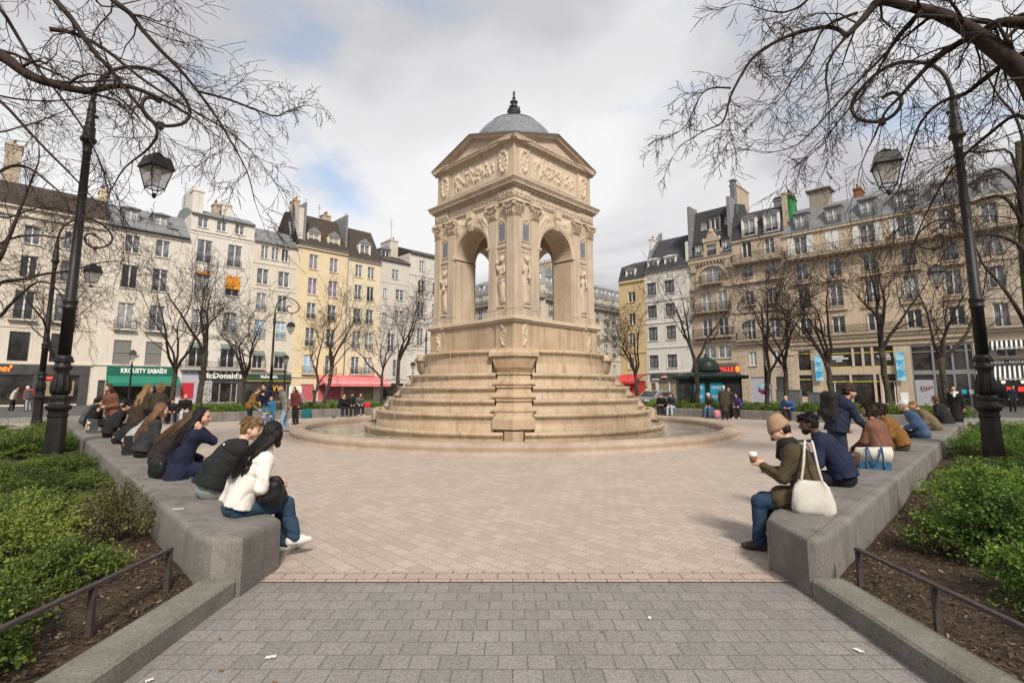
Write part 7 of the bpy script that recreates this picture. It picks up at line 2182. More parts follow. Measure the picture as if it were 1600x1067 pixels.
def person(label, x, y, face, pose='sit', top=(.02, .02, .02), legs=(.03, .04, .06), shoes=(.02, .02, .02), skin='light', hair='short', hairc='dark', lean=8, hunch=10, head=(0, 0), hands=None, seat=.45, sc=1.0, h=.02, group='people at the plaza', hat=None, hatc=(.2, .12, .07), scarf=None, knees=None, feet=None, female=False, style='jacket', hem=.0, curl=.7, stride=.0, beard=False, cat='person', tilt=0, bulk=1.0, specs=False, prop=None, glove=None, hood=None, bend=0):
    near = h < .0125
    g = .014 if near else .016
    V3 = Vector
    sw = .165 if female else .19
    if pose == 'sit':
        pel = V3((0, 0, seat + .11)); hipz = seat + .09
        kn = knees or [(-.13, .44, seat + .05), (.13, .44, seat + .05)]; ft = feet or [(-.14, .46, .0), (.14, .46, .0)]
    else:
        pel = V3((0, 0, .95)); hipz = .92
        kn = knees or [(-.1, .05 + stride * .5, .5), (.1, .04 - stride * .45, .5)]; ft = feet or [(-.11, .0 + stride, .0), (.11, -.02 - stride, .0)]
    a1, a2 = R(lean), R(lean + hunch); a3 = R(lean + hunch * 1.5)
    sd = Matrix.Rotation(R(tilt), 3, 'Y')
    d1 = sd @ V3((0, math.sin(a1), math.cos(a1))); d2 = sd @ V3((0, math.sin(a2), math.cos(a2))); d3 = sd @ V3((0, math.sin(a3), math.cos(a3)))
    waist = pel + d1 * .19; chest = waist + d2 * .17; nb = chest + d2 * .17; back = V3((0, -math.cos(a2), math.sin(a2)))
    rt = sd @ V3((1, 0, 0)); sh = [nb - d2 * .035 + rt * (s * sw) + back * -.0 for s in (-1, 1)]
    nk = nb + d3 * .09; 
    hy, hp = R(head[0]), R(head[1])
    HR = Matrix.Rotation(hy, 3, 'Z') @ Matrix.Rotation(-hp, 3, 'X')          # +pitch looks down
    hc = nk + V3((0, .02, .07)) + HR @ V3((0, .012, .045))
    def H(x_, y_, z_): return hc + HR @ V3((x_, y_, z_))
    HRL = [list(r) for r in HR]
    # hands
    hd = hands or [(-.12, .34, seat + .2), (.12, .34, seat + .2)] if pose == 'sit' else hands or [(-.25, .08, .84), (.25, .06, .84)]
    arms = []
    for i, s in enumerate((-1, 1)):
        el, wr = ik(sh[i], hd[i], .285, .25, (s * .55, -.55, -.75))
        arms.append((sh[i], el, wr))
    B = []; T = []; Lg = []; S = [[], []]; Hh = []
    # --- body
    B += [Eo(H(0, 0, .018), (.076, .094, .102), HRL), C(H(0, .03, -.045), H(0, .062, -.082), .052, .036, 0), C(H(-.03, .045, -.03), H(.03, .045, -.03), .045), C(H(0, .088, .018), H(0, .109, -.022), .010, .0155, 0, .012)]
    for s in (-1, 1):
        B += [Eo(H(s * .078, -.008, -.01), (.011, .022, .033), HRL, 0, .008), Eo(H(s * .031, .083, .010), (.012, .007, .005), HRL, 3, .004), C(H(s * .018, .092, .03), H(s * .05, .08, .032), .009, .007, 0, .012), Eo(H(s * .03, .088, .034), (.019, .006, .003), HRL, 4, .004)]
        B[-3]['pri'] = 1; B[-1]['pri'] = 1
    B += [Eo(H(0, .094, -.052), (.023, .009, .008), HRL, 5, .005)]; B[-1]['pri'] = 1
    B += [C(nb - d2 * .03, hc + HR @ V3((0, -.02, -.05)), .056, .054)]
    bl = bulk
    for i, s in enumerate((-1, 1)):
        B += [C(arms[i][0], arms[i][1], .046, .036), C(arms[i][1], arms[i][2], .036, .026)]
        B += [C(pel + V3((s * .09, 0, -.02)), kn[i], .082, .052), C(kn[i], V3(ft[i]) + V3((0, 0, .1)), .05, .036), C(V3(ft[i]) + V3((0, -.02, .06)), V3(ft[i]) + V3((0, .12, .04)), .036, .03)]
        # hand
        sh_, el, wr = arms[i]; fd = (wr - el).normalized()
        cc = curl[i] if hasattr(curl, '__len__') else curl
        n_ = V3((-s, .0, -.35)); n_ = (n_ - fd * n_.dot(fd)).normalized(); sdv = fd.cross(n_).normalized()
        pm = wr + fd * .055
        if near:
            B += [C(wr, wr + fd * .03, .026, .026), C(wr + fd * .03 + sdv * .022, wr + fd * .08 + sdv * .026, .017, .016, 0, .015), C(wr + fd * .03 - sdv * .022, wr + fd * .08 - sdv * .026, .017, .016, 0, .015), C(wr + fd * .03, wr + fd * .085, .018, .017, 0, .015)]
            for q, (o_, L_) in enumerate(((-.033, .058), (-.011, .072), (.011, .077), (.033, .068))):
                b0 = wr + fd * .088 + sdv * o_; ang = cc * .8
                dA = fd * math.cos(ang) + n_ * math.sin(ang); b1 = b0 + dA * L_ * .52; dB = fd * math.cos(ang * 2.2) + n_ * math.sin(ang * 2.2); b2_ = b1 + dB * L_ * .5
                B += [C(b0, b1, .0105, .0095, 0, .006), C(b1, b2_, .0095, .008, 0, .006)]
            t0 = wr + fd * .03 + sdv * .03 * s; t1 = t0 + fd * .035 + sdv * .028 * s + n_ * .02; t2 = t1 + fd * .03 + n_ * .02
            B += [C(t0, t1, .015, .011, 0, .01), C(t1, t2, .011, .009, 0, .006)]
        else:
            B += [C(wr, pm, .03, .036), C(pm, pm + fd * .05 + n_ * .03 * cc, .034, .024)]
    B += [Eo(pel, (.155, .115, .11)), Eo(waist, (.13, .095, .13)), Eo(chest, (.15, .105, .15), Matrix.Rotation(-a2, 3, 'X')), C(sh[0], sh[1], .055)]
    # --- upper garment
    rA = Matrix.Rotation(-a2, 3, 'X'); r0 = Matrix.Rotation(-a1, 3, 'X')
    ex = g + .012 * (bl - 1) * 4
    T += [C(sh[0] - d2 * .02, sh[1] - d2 * .02, .062 + g * bl, None, 1, .06), C(nb - d2 * .05, nb + d3 * .02, .085, .062 + g, 1, .05)]
    wz = .075 if female else .085
    hemp = pel + d1 * (-.01 - hem) if style != 'coat' else pel - d1 * .12
    for s in (-1, 1):
        T += [C(chest + d2 * .06 + rt * (s * wz), waist + rt * (s * wz), .112 * bl + g, .108 * bl + g, 1, .06), C(waist + rt * (s * wz), hemp + rt * (s * (wz + .012)), .108 * bl + g, .128 * bl + g, 1, .06)]
    if style == 'coat':
        if pose == 'sit':
            for s in (-1, 1): T += [C(pel + V3((s * .08, 0, -.0)), V3((s * .12, .27, seat + .09)), .115, .1, 1)]
        else: T += [C(pel, pel + V3((0, 0, -.42)), .17, .2, 1, .05)]
    for i in range(2):
        a_, e_, w_ = arms[i]; fd = (w_ - e_).normalized()
        T += [C(a_, e_, .052 + g * bl, .044 + g * bl, 1, .04), C(e_, w_ - fd * .015, .042 + g * bl, .034 + g, 1, .03)]
    if near and style != 'coat':
        pp = pel - d1 * (.0 + hem); T.append(dict(C(pp, pp, .01), pl=(tuple(pp), tuple(-d1))))
    if hood: T += [Eo(nb - d2 * .02 + back * .06 + d3 * .03, (.12, .085, .085), None, 1, .05)]
    # --- trousers and shoes
    Lg += [Eo(pel + V3((0, 0, -.02)), (.162, .125, .11 if pose == 'sit' else .13), None, 2)]
    for i, s in enumerate((-1, 1)):
        k_ = V3(kn[i]); f_ = V3(ft[i])
        Lg += [C(pel + V3((s * .085, .01, -.03)), k_, .092 + g * .6, .062 + g, 2, .04), C(k_, f_ + V3((0, -.005, .085)), .058 + g, .05 + g, 2, .03)]
        fdir = V3((.05 * s, 1, 0)).normalized()
        S[i] += [C(f_ + V3((0, -.045, .043)), f_ + fdir * .07 + V3((0, 0, .042)), .043, .042, 3, .02), C(f_ + fdir * .07 + V3((0, 0, .04)), f_ + fdir * .145 + V3((0, 0, .034)), .040, .03, 3, .03), C(f_ + V3((0, -.03, .06)), f_ + V3((0, -.02, .1)), .045, .045, 3, .02)]
        for z0 in (.0,): S[i].append(dict(C(f_ + V3((-.3, 0, -.5)), f_ + V3((.3, 0, -.5)), .5, .5), cut=True))
    # --- hair / headgear
    hk = .02
    if hat == 'beanie':
        Hh += [C(H(-.06, -.05, -.02), H(.06, -.05, -.02), .045, .045, 4), C(H(0, -.07, -.02), H(0, -.06, -.06), .045, .03, 4)]
    if hat is None and hair != 'bald':
        Hh += [Eo(H(0, -.02, .038), (.086, .099, .100), HRL, 4), Eo(H(0, -.045, -.01), (.078, .07, .085), HRL, 4)]
        Hh.append(Eo(H(0, .085, -.035), (.075, .06, .085), HRL, 4, None, True))
        if hair == 'short': Hh += [C(H(-.05, .06, .105), H(.04, .075, .105), .022, .028, 4)]
        if hair == 'fringe': Hh += [C(H(-.055, .07, .075), H(.055, .07, .075), .022, .022, 4)]
        if hair == 'bun': Hh += [Eo(H(0, -.11, .06), (.05, .05, .05), HRL, 4)]
        if hair == 'bob': Hh += [C(H(s * .07, -.02, .02), H(s * .075, .0, -.08), .04, .035, 4) for s in (-1, 1)] + [C(H(0, -.07, 0), H(0, -.06, -.09), .07, .055, 4)]
    if hair == 'long':
        lw = nb + back * .135 - d2 * .30
        for q in (-1.7, -1.35, -1.0, -.65, -.3, .05, .4, .75, 1.1, 1.45, 1.75):
            top_ = H(q * .047, -.06 + .02 * abs(q), .0); mid = nb + back * (.115 - .018 * abs(q)) + rt * q * .075 - d2 * .02; low = lw + rt * (q * .085) + d2 * (.05 * abs(q)) - d2 * (.05 * math.sin(q * 9)) + rt * .02 - back * (.02 * abs(q))
            Hh += [C(top_, mid, .034, .030, 4, .02), C(mid, low, .029, .013, 4, .012)]
        for s in (-1, 1): Hh += [C(H(s * .072, -.01, .02), H(s * .08, -.01, -.11), .026, .026, 4)]
    if beard: B += [C(H(-.045, .05, -.075), H(.045, .05, -.075), .032, .032, 4), C(H(0, .075, -.085), H(0, .07, -.1), .03, .026, 4)]
    hatp = []
    if hat == 'beanie':
        hatp = [Eo(H(0, -.014, .045), (.094, .110, .085), HRL, 4), Eo(H(0, -.03, .105), (.082, .09, .062), HRL, 4), Eo(H(0, -.012, .028), (.1, .116, .036), HRL, 4), Eo(H(0, .1, -.035), (.1, .07, .05), HRL, 4, None, True)]
    if hat == 'cap':
        hatp = [Eo(H(0, -.012, .055), (.088, .102, .085), HRL, 4), C(H(-.03, .1, .05), H(.03, .1, .05), .022, .022, 4), C(H(-.02, .15, .042), H(.02, .15, .042), .012, .012, 4)]
    if hat == 'scarf':
        hatp = [Eo(H(0, -.02, .02), (.095, .105, .115), HRL, 4), C(H(0, -.03, -.07), nb - d2 * .05, .09, .13, 4), Eo(H(0, .11, -.015), (.06, .055, .085), HRL, 4, None, True)]
    fm = [skinmat(skin), fabric(top), fabric(legs), mat('dark eye', (.02, .013, .01), None, rough=.2, spec=.5), hairmat(hairc), mat('lips ' + skin, tuple(c_ * f_ for c_, f_ in zip(SKIN[skin], (.85, .6, .62))), None, rough=.5)]
    sh_m = fabric(shoes, .6)
    ph = rnd.uniform(0, 6)
    amp = .0072 if near else 0.0

    def folds(X_, Y_, Z_):
        a = 21 * (Z_ * .9 + .45 * X_ + .25 * Y_) + 2.6 * np.sin(8 * X_ + ph) + 1.7 * np.sin(13 * Y_ + 5 * Z_); b = 27 * (Z_ * .4 - X_ * .75 + Y_ * .55) + 2.4 * np.sin(9 * Z_ + ph) + 1.5 * np.sin(15 * X_)
        m_ = .5 + .5 * np.sin(6.5 * X_ + 7.5 * Y_ + 5 * Z_ + ph)
        return amp * (2.1 * (1 - np.abs(np.sin(a))) ** 3 * m_ + 1.7 * (1 - np.abs(np.sin(b))) ** 3 * (1.1 - m_) + .35 * np.sin(16 * X_ + 19 * Z_ + ph) - .5)

    def puff(X_, Y_, Z_):
        return -.010 * np.sqrt(np.abs(np.sin(24 * (Z_ + .25 * Y_) + 1.2 * np.sin(7 * X_) + ph))) + .006 + .6 * folds(X_, Y_, Z_)

    def hairs(X_, Y_, Z_):
        return .0030 * np.sin(150 * X_ + 60 * Y_ + 6 * np.sin(20 * Z_)) + .0015 * np.sin(260 * X_ - 40 * Z_)
    if near:
        o = obj('person', sdf_mesh('body', B, h, fm), None, (x, y, 0), R(face))
        obj('trousers', sdf_mesh('trousers', Lg, h * 1.15, [fm[2]], folds), o)
        obj('jacket', sdf_mesh('jacket', T, h * 1.15, [fm[1]], puff if style == 'puffer' else folds), o)
        for i in range(2): obj('shoe', sdf_mesh('shoe', S[i], h, [sh_m]), o)
        if Hh: obj('hair', sdf_mesh('hair', Hh, h * .9, [fm[4]], hairs), o)
        if Hh and hat is None:      # loose strands over the hair mass
            mb = MB(); rg_ = random.Random(hash(label) % 999 if False else len(label))
            if hair == 'long':
                for q_ in range(150):
                    q = rg_.uniform(-1.9, 1.9); j = V3((rg_.gauss(0, .008), rg_.gauss(0, .008), 0))
                    tp = H(q * .047, -.05 - .03 * rg_.random(), .09 - .05 * abs(q)); t2 = H(q * .05, -.105 + .03 * abs(q), .0); md = nb + back * (.148 - .02 * abs(q)) + rt * q * .078 - d2 * .02 + j; lo_ = lw + back * (.012) + rt * (q * .09 + rg_.gauss(0, .015)) + d2 * rg_.uniform(-.09, .12)
                    mb.tube([tp, t2, md, md.lerp(lo_, .55) + j, lo_], [.003, .005, .005, .004, .0015], 3, cap=False)
            else:
                for q_ in range(220):
                    a_ = rg_.uniform(0, 6.283); e_ = rg_.uniform(.1, 1.45); rr = V3((math.cos(a_) * math.cos(e_) * .086, math.sin(a_) * math.cos(e_) * .099 - .02, .038 + math.sin(e_) * .10))
                    if rr.y > .035 and rr.z < .07: continue
                    dn = V3((rr.x * .25, .05 if rr.y > 0 else -.03, -.035 + .03 * (rr.z > .1))) + V3((rg_.gauss(0, .012), rg_.gauss(0, .012), rg_.gauss(0, .006)))
                    mb.tube([H(*rr), H(*(rr * 1.04 + dn * .6)), H(*(rr * 1.03 + dn))], [.006, .005, .0015], 3, cap=False)
            mb.build('hair_strands', fm[4], o)
        if hatp: obj('knitted_hat' if hat == 'beanie' else 'cap', sdf_mesh('hat', hatp, h * .9, [fabric(hatc)], lambda X_, Y_, Z_: .0012 * np.sin(300 * X_ + 200 * Y_)), o)
    else:
        for p in S[0] + S[1]:
            if not p.get('cut'): p['t'] = 6
        al = [p for p in B] + T + Lg + [p for p in S[0] + S[1] if not p.get('cut')]
        o = obj('person', sdf_mesh('body', al, h, fm + [sh_m], (lambda X_, Y_, Z_: .004 * np.sin(30 * Z_ + 20 * X_ + ph)) if h < .018 else None), None, (x, y, 0), R(face))
        if Hh: obj('hair', sdf_mesh('hair', Hh, h * .9, [fm[4]], hairs if h < .018 else None), o)
        if hatp: obj('knitted_hat' if hat == 'beanie' else 'headscarf' if hat == 'scarf' else 'cap', sdf_mesh('hat', hatp, h * .9, [fabric(hatc)]), o)
    if scarf: obj('scarf', sdf_mesh('scarf', [C(nb + rt * -.05 + d3 * .03, nb + rt * .05 + d3 * .03, .085, .085), C(nb + V3((0, .08, .0)), nb + V3((0, .1, -.1)), .05, .045), Eo(nb + d3 * .05, (.11, .105, .06))], max(h, .01), [fabric(scarf)], folds), o)
    if specs:
        mb = MB()
        for s in (-1, 1):
            mb.tube([H(s * .034 + .024 * math.cos(k_ * math.pi / 6), .105, .012 + .02 * math.sin(k_ * math.pi / 6)) for k_ in range(13)], .0025, 5); mb.tube([H(s * .058, .103, .018), H(s * .082, .0, .012)], .0025, 4)
        mb.tube([H(-.01, .108, .015), H(.01, .108, .015)], .0025, 4); mb.build('glasses', M['lamp_iron'], o)
    o.scale = (sc, sc, sc)
    tag(o, label, cat, group)
    o_hands = [Vector(a_[2]) + (a_[2] - a_[1]).normalized() * .06 for a_ in arms]
    return o, o_hands, (nb, d2, back, rt, pel, waist)


def bench_pos(sx, t, off=.34):
    return sx * (2.62 + t - (.30 if sx < 0 else .22)), 4.38 + 1.045 * t + off


def far_seat(sx, u):
    r = abs((u - 803) / 794 / .988); t = (18.95 - 21.45 * r) / (1 + r)
    return sx * (HB - t + .25), D + t + .25


GP = 'people sitting on the near left bench'
GQ = 'people sitting on the near right bench'
GF = 'people sitting on the far benches'
GS = 'people standing on the plaza'
BLK = (.012, .012, .013); NAVY = (.010, .012, .028); JEAN = (.035, .065, .12); LJEAN = (.17, .23, .31); DJEAN = (.016, .032, .07)
# ---- near left bench
x, y = bench_pos(-1, .34, .36)
person('woman with long black hair in a cropped off-white jacket on the bench end', x + .0, y - .05, -50, top=(.56, .53, .49), legs=(.02, .042, .075), shoes=(.55, .53, .5), hairc='black', hair='long', lean=16, hunch=12, head=(38, 10), hands=[(-.04, .36, .74), (.17, .34, .74)], tilt=5, sc=.97, h=.0085, group=GP, female=True, knees=[(-.10, .45, .50), (.14, .43, .53)], feet=[(-.10, .50, 0), (.17, .52, .12)], curl=.6, skin='fair')
x, y = bench_pos(-1, 1.08, .33)
bman, bh_, bzz = person('man with short sandy hair in a black padded jacket bent towards the white jacket woman', x, y, -50, top=(.011, .0115, .013), legs=(.19, .20, .20), shoes=(.4, .4, .4), hair='short', hairc='sandy', lean=22, hunch=18, head=(-22, 14), hands=[(-.05, .44, .60), (.1, .46, .60)], h=.0085, group=GP, style='puffer', bulk=1.14, skin='fair')
x, y = bench_pos(-1, 2.2, .34)
person('woman with black hair in a navy coat holding a hand to her face', x, y, -50, top=(.009, .011, .030), legs=(.16, .2, .26), shoes=(.5, .5, .5), hair='long', hairc='black', lean=10, hunch=12, head=(-25, 8), hands=[(-.12, .3, .66), (.10, .22, 1.10)], h=.0095, group=GP, female=True, style='coat', curl=1.0)
x, y = bench_pos(-1, 3.15, .33)
person('woman with long brown hair in dark clothes beside the navy coat', x, y, -46, top=(.018, .014, .014), legs=BLK, hair='long', hairc='brown', lean=20, hunch=22, head=(-12, 22), hands=[(-.1, .38, .62), (.12, .38, .62)], h=.011, group=GP, female=True)
x, y = bench_pos(-1, 4.2, .33)
person('woman with long light brown hair hanging over a dark grey jacket', x, y, -44, top=(.025, .025, .027), legs=BLK, hair='long', hairc='strawberry', lean=12, hunch=10, head=(0, 10), hands=[(-.12, .36, .64), (.12, .36, .64)], h=.011, group=GP, female=True)
x, y = bench_pos(-1, 5.3, .36)
person('young man with glasses in a pale grey hooded sweater bent over his food', x, y, -58, top=(.27, .275, .28), legs=BLK, hair='short', hairc='dark', lean=30, hunch=16, head=(-20, 12), hands=[(-.04, .36, .80), (.06, .38, .80)], h=.0115, group=GP, hood=True, specs=True)
x, y = bench_pos(-1, 6.3, .34)
person('person in black leaning far forward next to the grey hooded sweater', x, y, -60, top=BLK, legs=BLK, hair='short', hairc='black', lean=48, hunch=14, head=(0, 10), hands=[(-.1, .45, .6), (.1, .45, .6)], h=.0115, group=GP, bulk=1.1)
x, y = bench_pos(-1, 7.6, .34)
person('man with cropped black hair in a black jacket looking down at his phone', x, y, -56, top=BLK, legs=BLK, hair='short', hairc='black', skin='tan', lean=18, hunch=14, head=(-12, 34), hands=[(-.06, .34, .74), (.08, .34, .74)], h=.0115, group=GP, bulk=1.1)
x, y = bench_pos(-1, 11.0, .34)
person('person with dark hair in a black jacket near the far end of the left bench', x, y, -40, top=(.014, .013, .014), legs=BLK, hair='short', hairc='black', lean=10, hunch=14, head=(-20, 8), hands=[(-.1, .34, .7), (.06, .26, 1.06)], h=.014, group=GP, bulk=1.12)
x, y = bench_pos(-1, 12.2, .34)
person('person in a grey jacket at the far end of the left bench, head bowed', x, y, -40, top=(.06, .06, .065), legs=BLK, hair='bob', hairc='black', lean=14, hunch=16, head=(10, 24), hands=None, h=.015, group=GP)
# standing around them
person('smiling woman with long brown hair in a rust leather jacket, facing the camera', -11.75, 15.1, 165, 'stand', top=(.15, .065, .038), legs=(.03, .03, .035), hair='long', hairc='brown', hands=[(-.05, .25, 1.12), (.16, .28, 1.05)], h=.014, group=GS, female=True, sc=.99, head=(-10, 4))
person('woman with dark blond hair in a long brown coat seen from behind', -9.35, 12.8, -25, 'stand', top=(.035, .022, .014), legs=BLK, hair='long', hairc='blond', hands=[(-.12, .26, 1.1), (.12, .26, 1.1)], h=.0135, group=GS, female=True, style='coat', sc=.98, head=(-20, 6))
person('person with tousled yellow-blond hair hidden behind the long brown coat', -9.75, 13.9, -10, 'stand', top=(.04, .03, .02), legs=BLK, hair='bob', hairc='blond', h=.016, group=GS, sc=1.0, style='coat')
# ---- near right bench
x, y = bench_pos(1, .60, .33)
bean, hb, bz = person('woman in a beige knitted hat and khaki parka holding a paper cup', x, y, 62, top=(.055, .042, .022), legs=(.015, .032, .062), shoes=(.045, .028, .018), hair='bald', hat='beanie', hatc=(.27, .17, .11), hairc='dark', lean=7, hunch=14, head=(8, 34), hands=[(-.05, .42, .86), (.10, .33, .80)], h=.0085, group=GQ, specs=True, female=True, skin='fair', scarf=(.012, .012, .012), hem=.12, curl=(.75, .5), bulk=1.12, sc=.975, knees=[(-.11, .47, .50), (.12, .44, .48)], feet=[(-.12, .50, 0), (.13, .36, 0)], style='coat')
x, y = bench_pos(1, 1.72, .33)
nav, hn, nz = person('man with short black hair and beard in a navy jacket holding a scooter handlebar', x, y, 55, top=(.010, .014, .036), legs=(.009, .010, .014), shoes=(.4, .4, .4), hair='short', hairc='black', skin='dark', lean=16, hunch=20, head=(4, 16), hands=[(-.16, .42, .86), (.12, .36, .64)], h=.009, group=GQ, bulk=1.12, beard=True)
x, y = bench_pos(1, 3.6, .34)
person('woman with short dark bob in a tan leather jacket and white shoulder strap', x, y, 30, top=(.14, .065, .042), legs=(.08, .07, .06), hair='bob', hairc='dark', lean=4, hunch=8, head=(15, 4), hands=[(-.12, .36, .64), (.12, .36, .64)], h=.011, group=GQ, female=True, skin='fair')
x, y = bench_pos(1, 5.15, .33)
mus, hm, mz = person('woman in a mustard brown jacket and headphones looking up at the sky', x, y, 58, top=(.16, .075, .018), legs=(.05, .05, .03), hair='bob', hairc='dark', lean=20, hunch=12, head=(5, -16), hands=[(-.1, .38, .64), (.1, .38, .64)], h=.011, group=GQ, female=True, skin='fair', bulk=1.12)
x, y = bench_pos(1, 7.6, .34)
person('person in a blue jacket and white cap beyond the mustard jacket', x, y, 54, top=(.055, .095, .17), legs=NAVY, hair='short', hat='cap', hatc=(.6, .6, .58), lean=18, hunch=14, head=(0, 10), h=.013, group=GQ, bulk=1.08)
x, y = bench_pos(1, 9.7, .34)
person('man with grey-brown hair in an olive jacket eating on the bench', x, y, 60, top=(.12, .095, .055), legs=(.1, .09, .07), hair='short', hairc='sandy', lean=28, hunch=16, head=(0, 18), hands=[(-.05, .36, .84), (.06, .36, .84)], h=.014, group=GQ, bulk=1.08)
x, y = bench_pos(1, 12.4, .34)
person('person in a big black coat sitting at the far end of the right bench', x, y, 30, top=BLK, legs=BLK, hair='bob', hairc='brown', lean=14, hunch=10, head=(20, 10), h=.015, group=GQ, bulk=1.35, style='coat')
person('woman in a black coat and white scarf standing behind the right bench end', 17.2, 20.0, 130, 'stand', top=BLK, legs=BLK, hair='long', hairc='black', h=.016, group=GS, scarf=(.6, .58, .55), female=True, style='coat', sc=.98)
stn, hs, sz = person('man in a brown knitted hat and dark navy jacket standing with a backpack', 5.45, 8.75, -98, 'stand', top=(.013, .017, .035), legs=(.02, .025, .04), hair='bald', hat='beanie', hatc=(.035, .018, .013), skin='light', lean=10, hunch=14, head=(-4, 12), hands=[(-.15, .2, 1.02), (.20, .45, 1.0)], h=.0105, group=GS, sc=.97, hood=True, curl=.25, bulk=1.1)
# ---- plaza, left
man, hmm_, maz = person('man in a mustard jacket with a black backpack, standing bent over something', -11.0, 21.4, -70, 'stand', top=(.16, .085, .018), legs=NAVY, hair='short', hairc='brown', lean=14, hunch=14, head=(0, 26), hands=[(-.05, .36, 1.05), (.12, .38, 1.0)], h=.0165, group=GS, bulk=1.1, sc=.96)
person('tall man in a navy coat and blue jeans behind the mustard jacket', -10.75, 22.3, 170, 'stand', top=NAVY, legs=(.08, .13, .2), hair='short', hairc='dark', hands=[(-.05, .22, 1.3), (.2, .3, 1.05)], h=.0165, group=GS, specs=True, sc=1.02)
person('child in a teal jacket between the adults on the plaza', -10.25, 21.9, 170, 'stand', top=(.03, .13, .2), legs=(.05, .1, .17), hair='bob', hairc='blond', h=.018, group=GS, sc=.72, cat='child')
person('woman in a grey-green jacket and light jeans walking with a crossbody bag', -8.65, 19.5, 130, 'stand', top=(.15, .145, .115), legs=(.19, .25, .34), hair='short', hairc='brown', stride=.14, head=(40, 0), hands=[(-.26, .05, .86), (.25, .12, .95)], h=.0155, group=GS, female=True, scarf=(.12, .09, .07), sc=.99)
person('woman in dark red with brown hair standing behind the teal child', -9.9, 23.4, 160, 'stand', top=(.10, .025, .02), legs=BLK, hair='long', hairc='brown', h=.018, group=GS, female=True, sc=.95)
person('person in a white cap and floral top bending down behind the child in pink', -12.1, 29.4, 150, 'stand', top=(.30, .22, .2), legs=(.03, .03, .035), hair='short', hat='cap', hatc=(.6, .6, .6), lean=30, hunch=10, h=.02, group=GS, sc=.98)
person('small child in a pink snowsuit at the far bench', -12.35, 28.5, 100, 'stand', top=(.62, .26, .30), legs=(.62, .26, .30), shoes=(.5, .3, .3), hair='short', hairc='brown', h=.018, group=GS, sc=.58, cat='child')
for u, lab, kw in [(540, 'person in black eating, first of three friends on the far bench', dict(top=BLK, legs=BLK, hands=[(-.05, .3, 1.0), (.05, .3, 1.0)])), (553, 'person in black in the middle of the three friends on the far bench', dict(top=(.015, .012, .014), legs=BLK, skin='tan')), (566, 'person in a grey jacket, last of the three friends on the far bench', dict(top=(.09, .085, .085), legs=BLK, hair='long', hairc='dark', female=True, shoes=(.5, .5, .5))),
                 (268, 'dark haired person eating at the left end of the far left bench', dict(top=(.02, .016, .016), legs=BLK, hands=[(-.05, .3, 1.0), (.05, .3, 1.0)])), (282, 'child in dark clothes beside the person eating on the far left bench', dict(top=(.02, .02, .025), legs=BLK, sc=.85, cat='child')), (301, 'man in a black jacket and very light jeans on the far left bench', dict(top=BLK, legs=(.4, .44, .5), shoes=(.5, .5, .5), hair='bald'))]:
    x, y = far_seat(-1, u); kw.setdefault('hairc', 'black'); person(lab, x, y, 222 + rnd.uniform(-12, 12), h=.02, group=GF, lean=rnd.uniform(10, 20), hunch=12, head=(0, 14), **kw)
for u, lab, kw in [(1030, 'hooded person in black reading on the far right bench', dict(top=BLK, legs=BLK, hood=True, lean=26)), (1046, 'person in dark grey turned aside next to the hooded reader', dict(top=(.03, .03, .035), legs=(.3, .33, .38))), (1104, 'elderly person with white hair in a brown coat and jeans on the far right bench', dict(top=(.05, .035, .02), legs=(.05, .13, .2), hairc='white', hair='short')), (1144, 'person in a purple coat and black tights on the far right bench', dict(top=(.05, .03, .13), legs=BLK, hair='long', hairc='dark', female=True, shoes=(.5, .5, .5))), (1222, 'person in a bright blue jacket bent over on the far right bench', dict(top=(.03, .08, .22), legs=BLK, lean=34, hair='short', hairc='grey'))]:
    x, y = far_seat(1, u); kw.setdefault('hairc', 'dark'); kw.setdefault('lean', 14); person(lab, x, y, 138 + rnd.uniform(-12, 12), h=.02, group=GF, hunch=12, head=(0, 14), **kw)
person('grey haired person in a long dark brown coat standing before the far right bench', 11.05, 27.0, -20, 'stand', top=(.04, .03, .022), legs=BLK, hair='short', hairc='grey', h=.018, group=GS, style='coat', sc=1.0, bulk=1.1, head=(0, 10))
person('person in dark clothes partly hidden behind the long brown coat', 11.75, 28.1, 160, 'stand', top=(.02, .02, .02), legs=BLK, hair='short', hairc='black', h=.02, group=GS, sc=.95)
person('pedestrian in a yellow safety vest beyond the far right bench', 11.5, 44.0, 60, 'stand', top=(.35, .42, .03), legs=NAVY, hair='short', hairc='black', h=.022, group=GS, stride=.1)
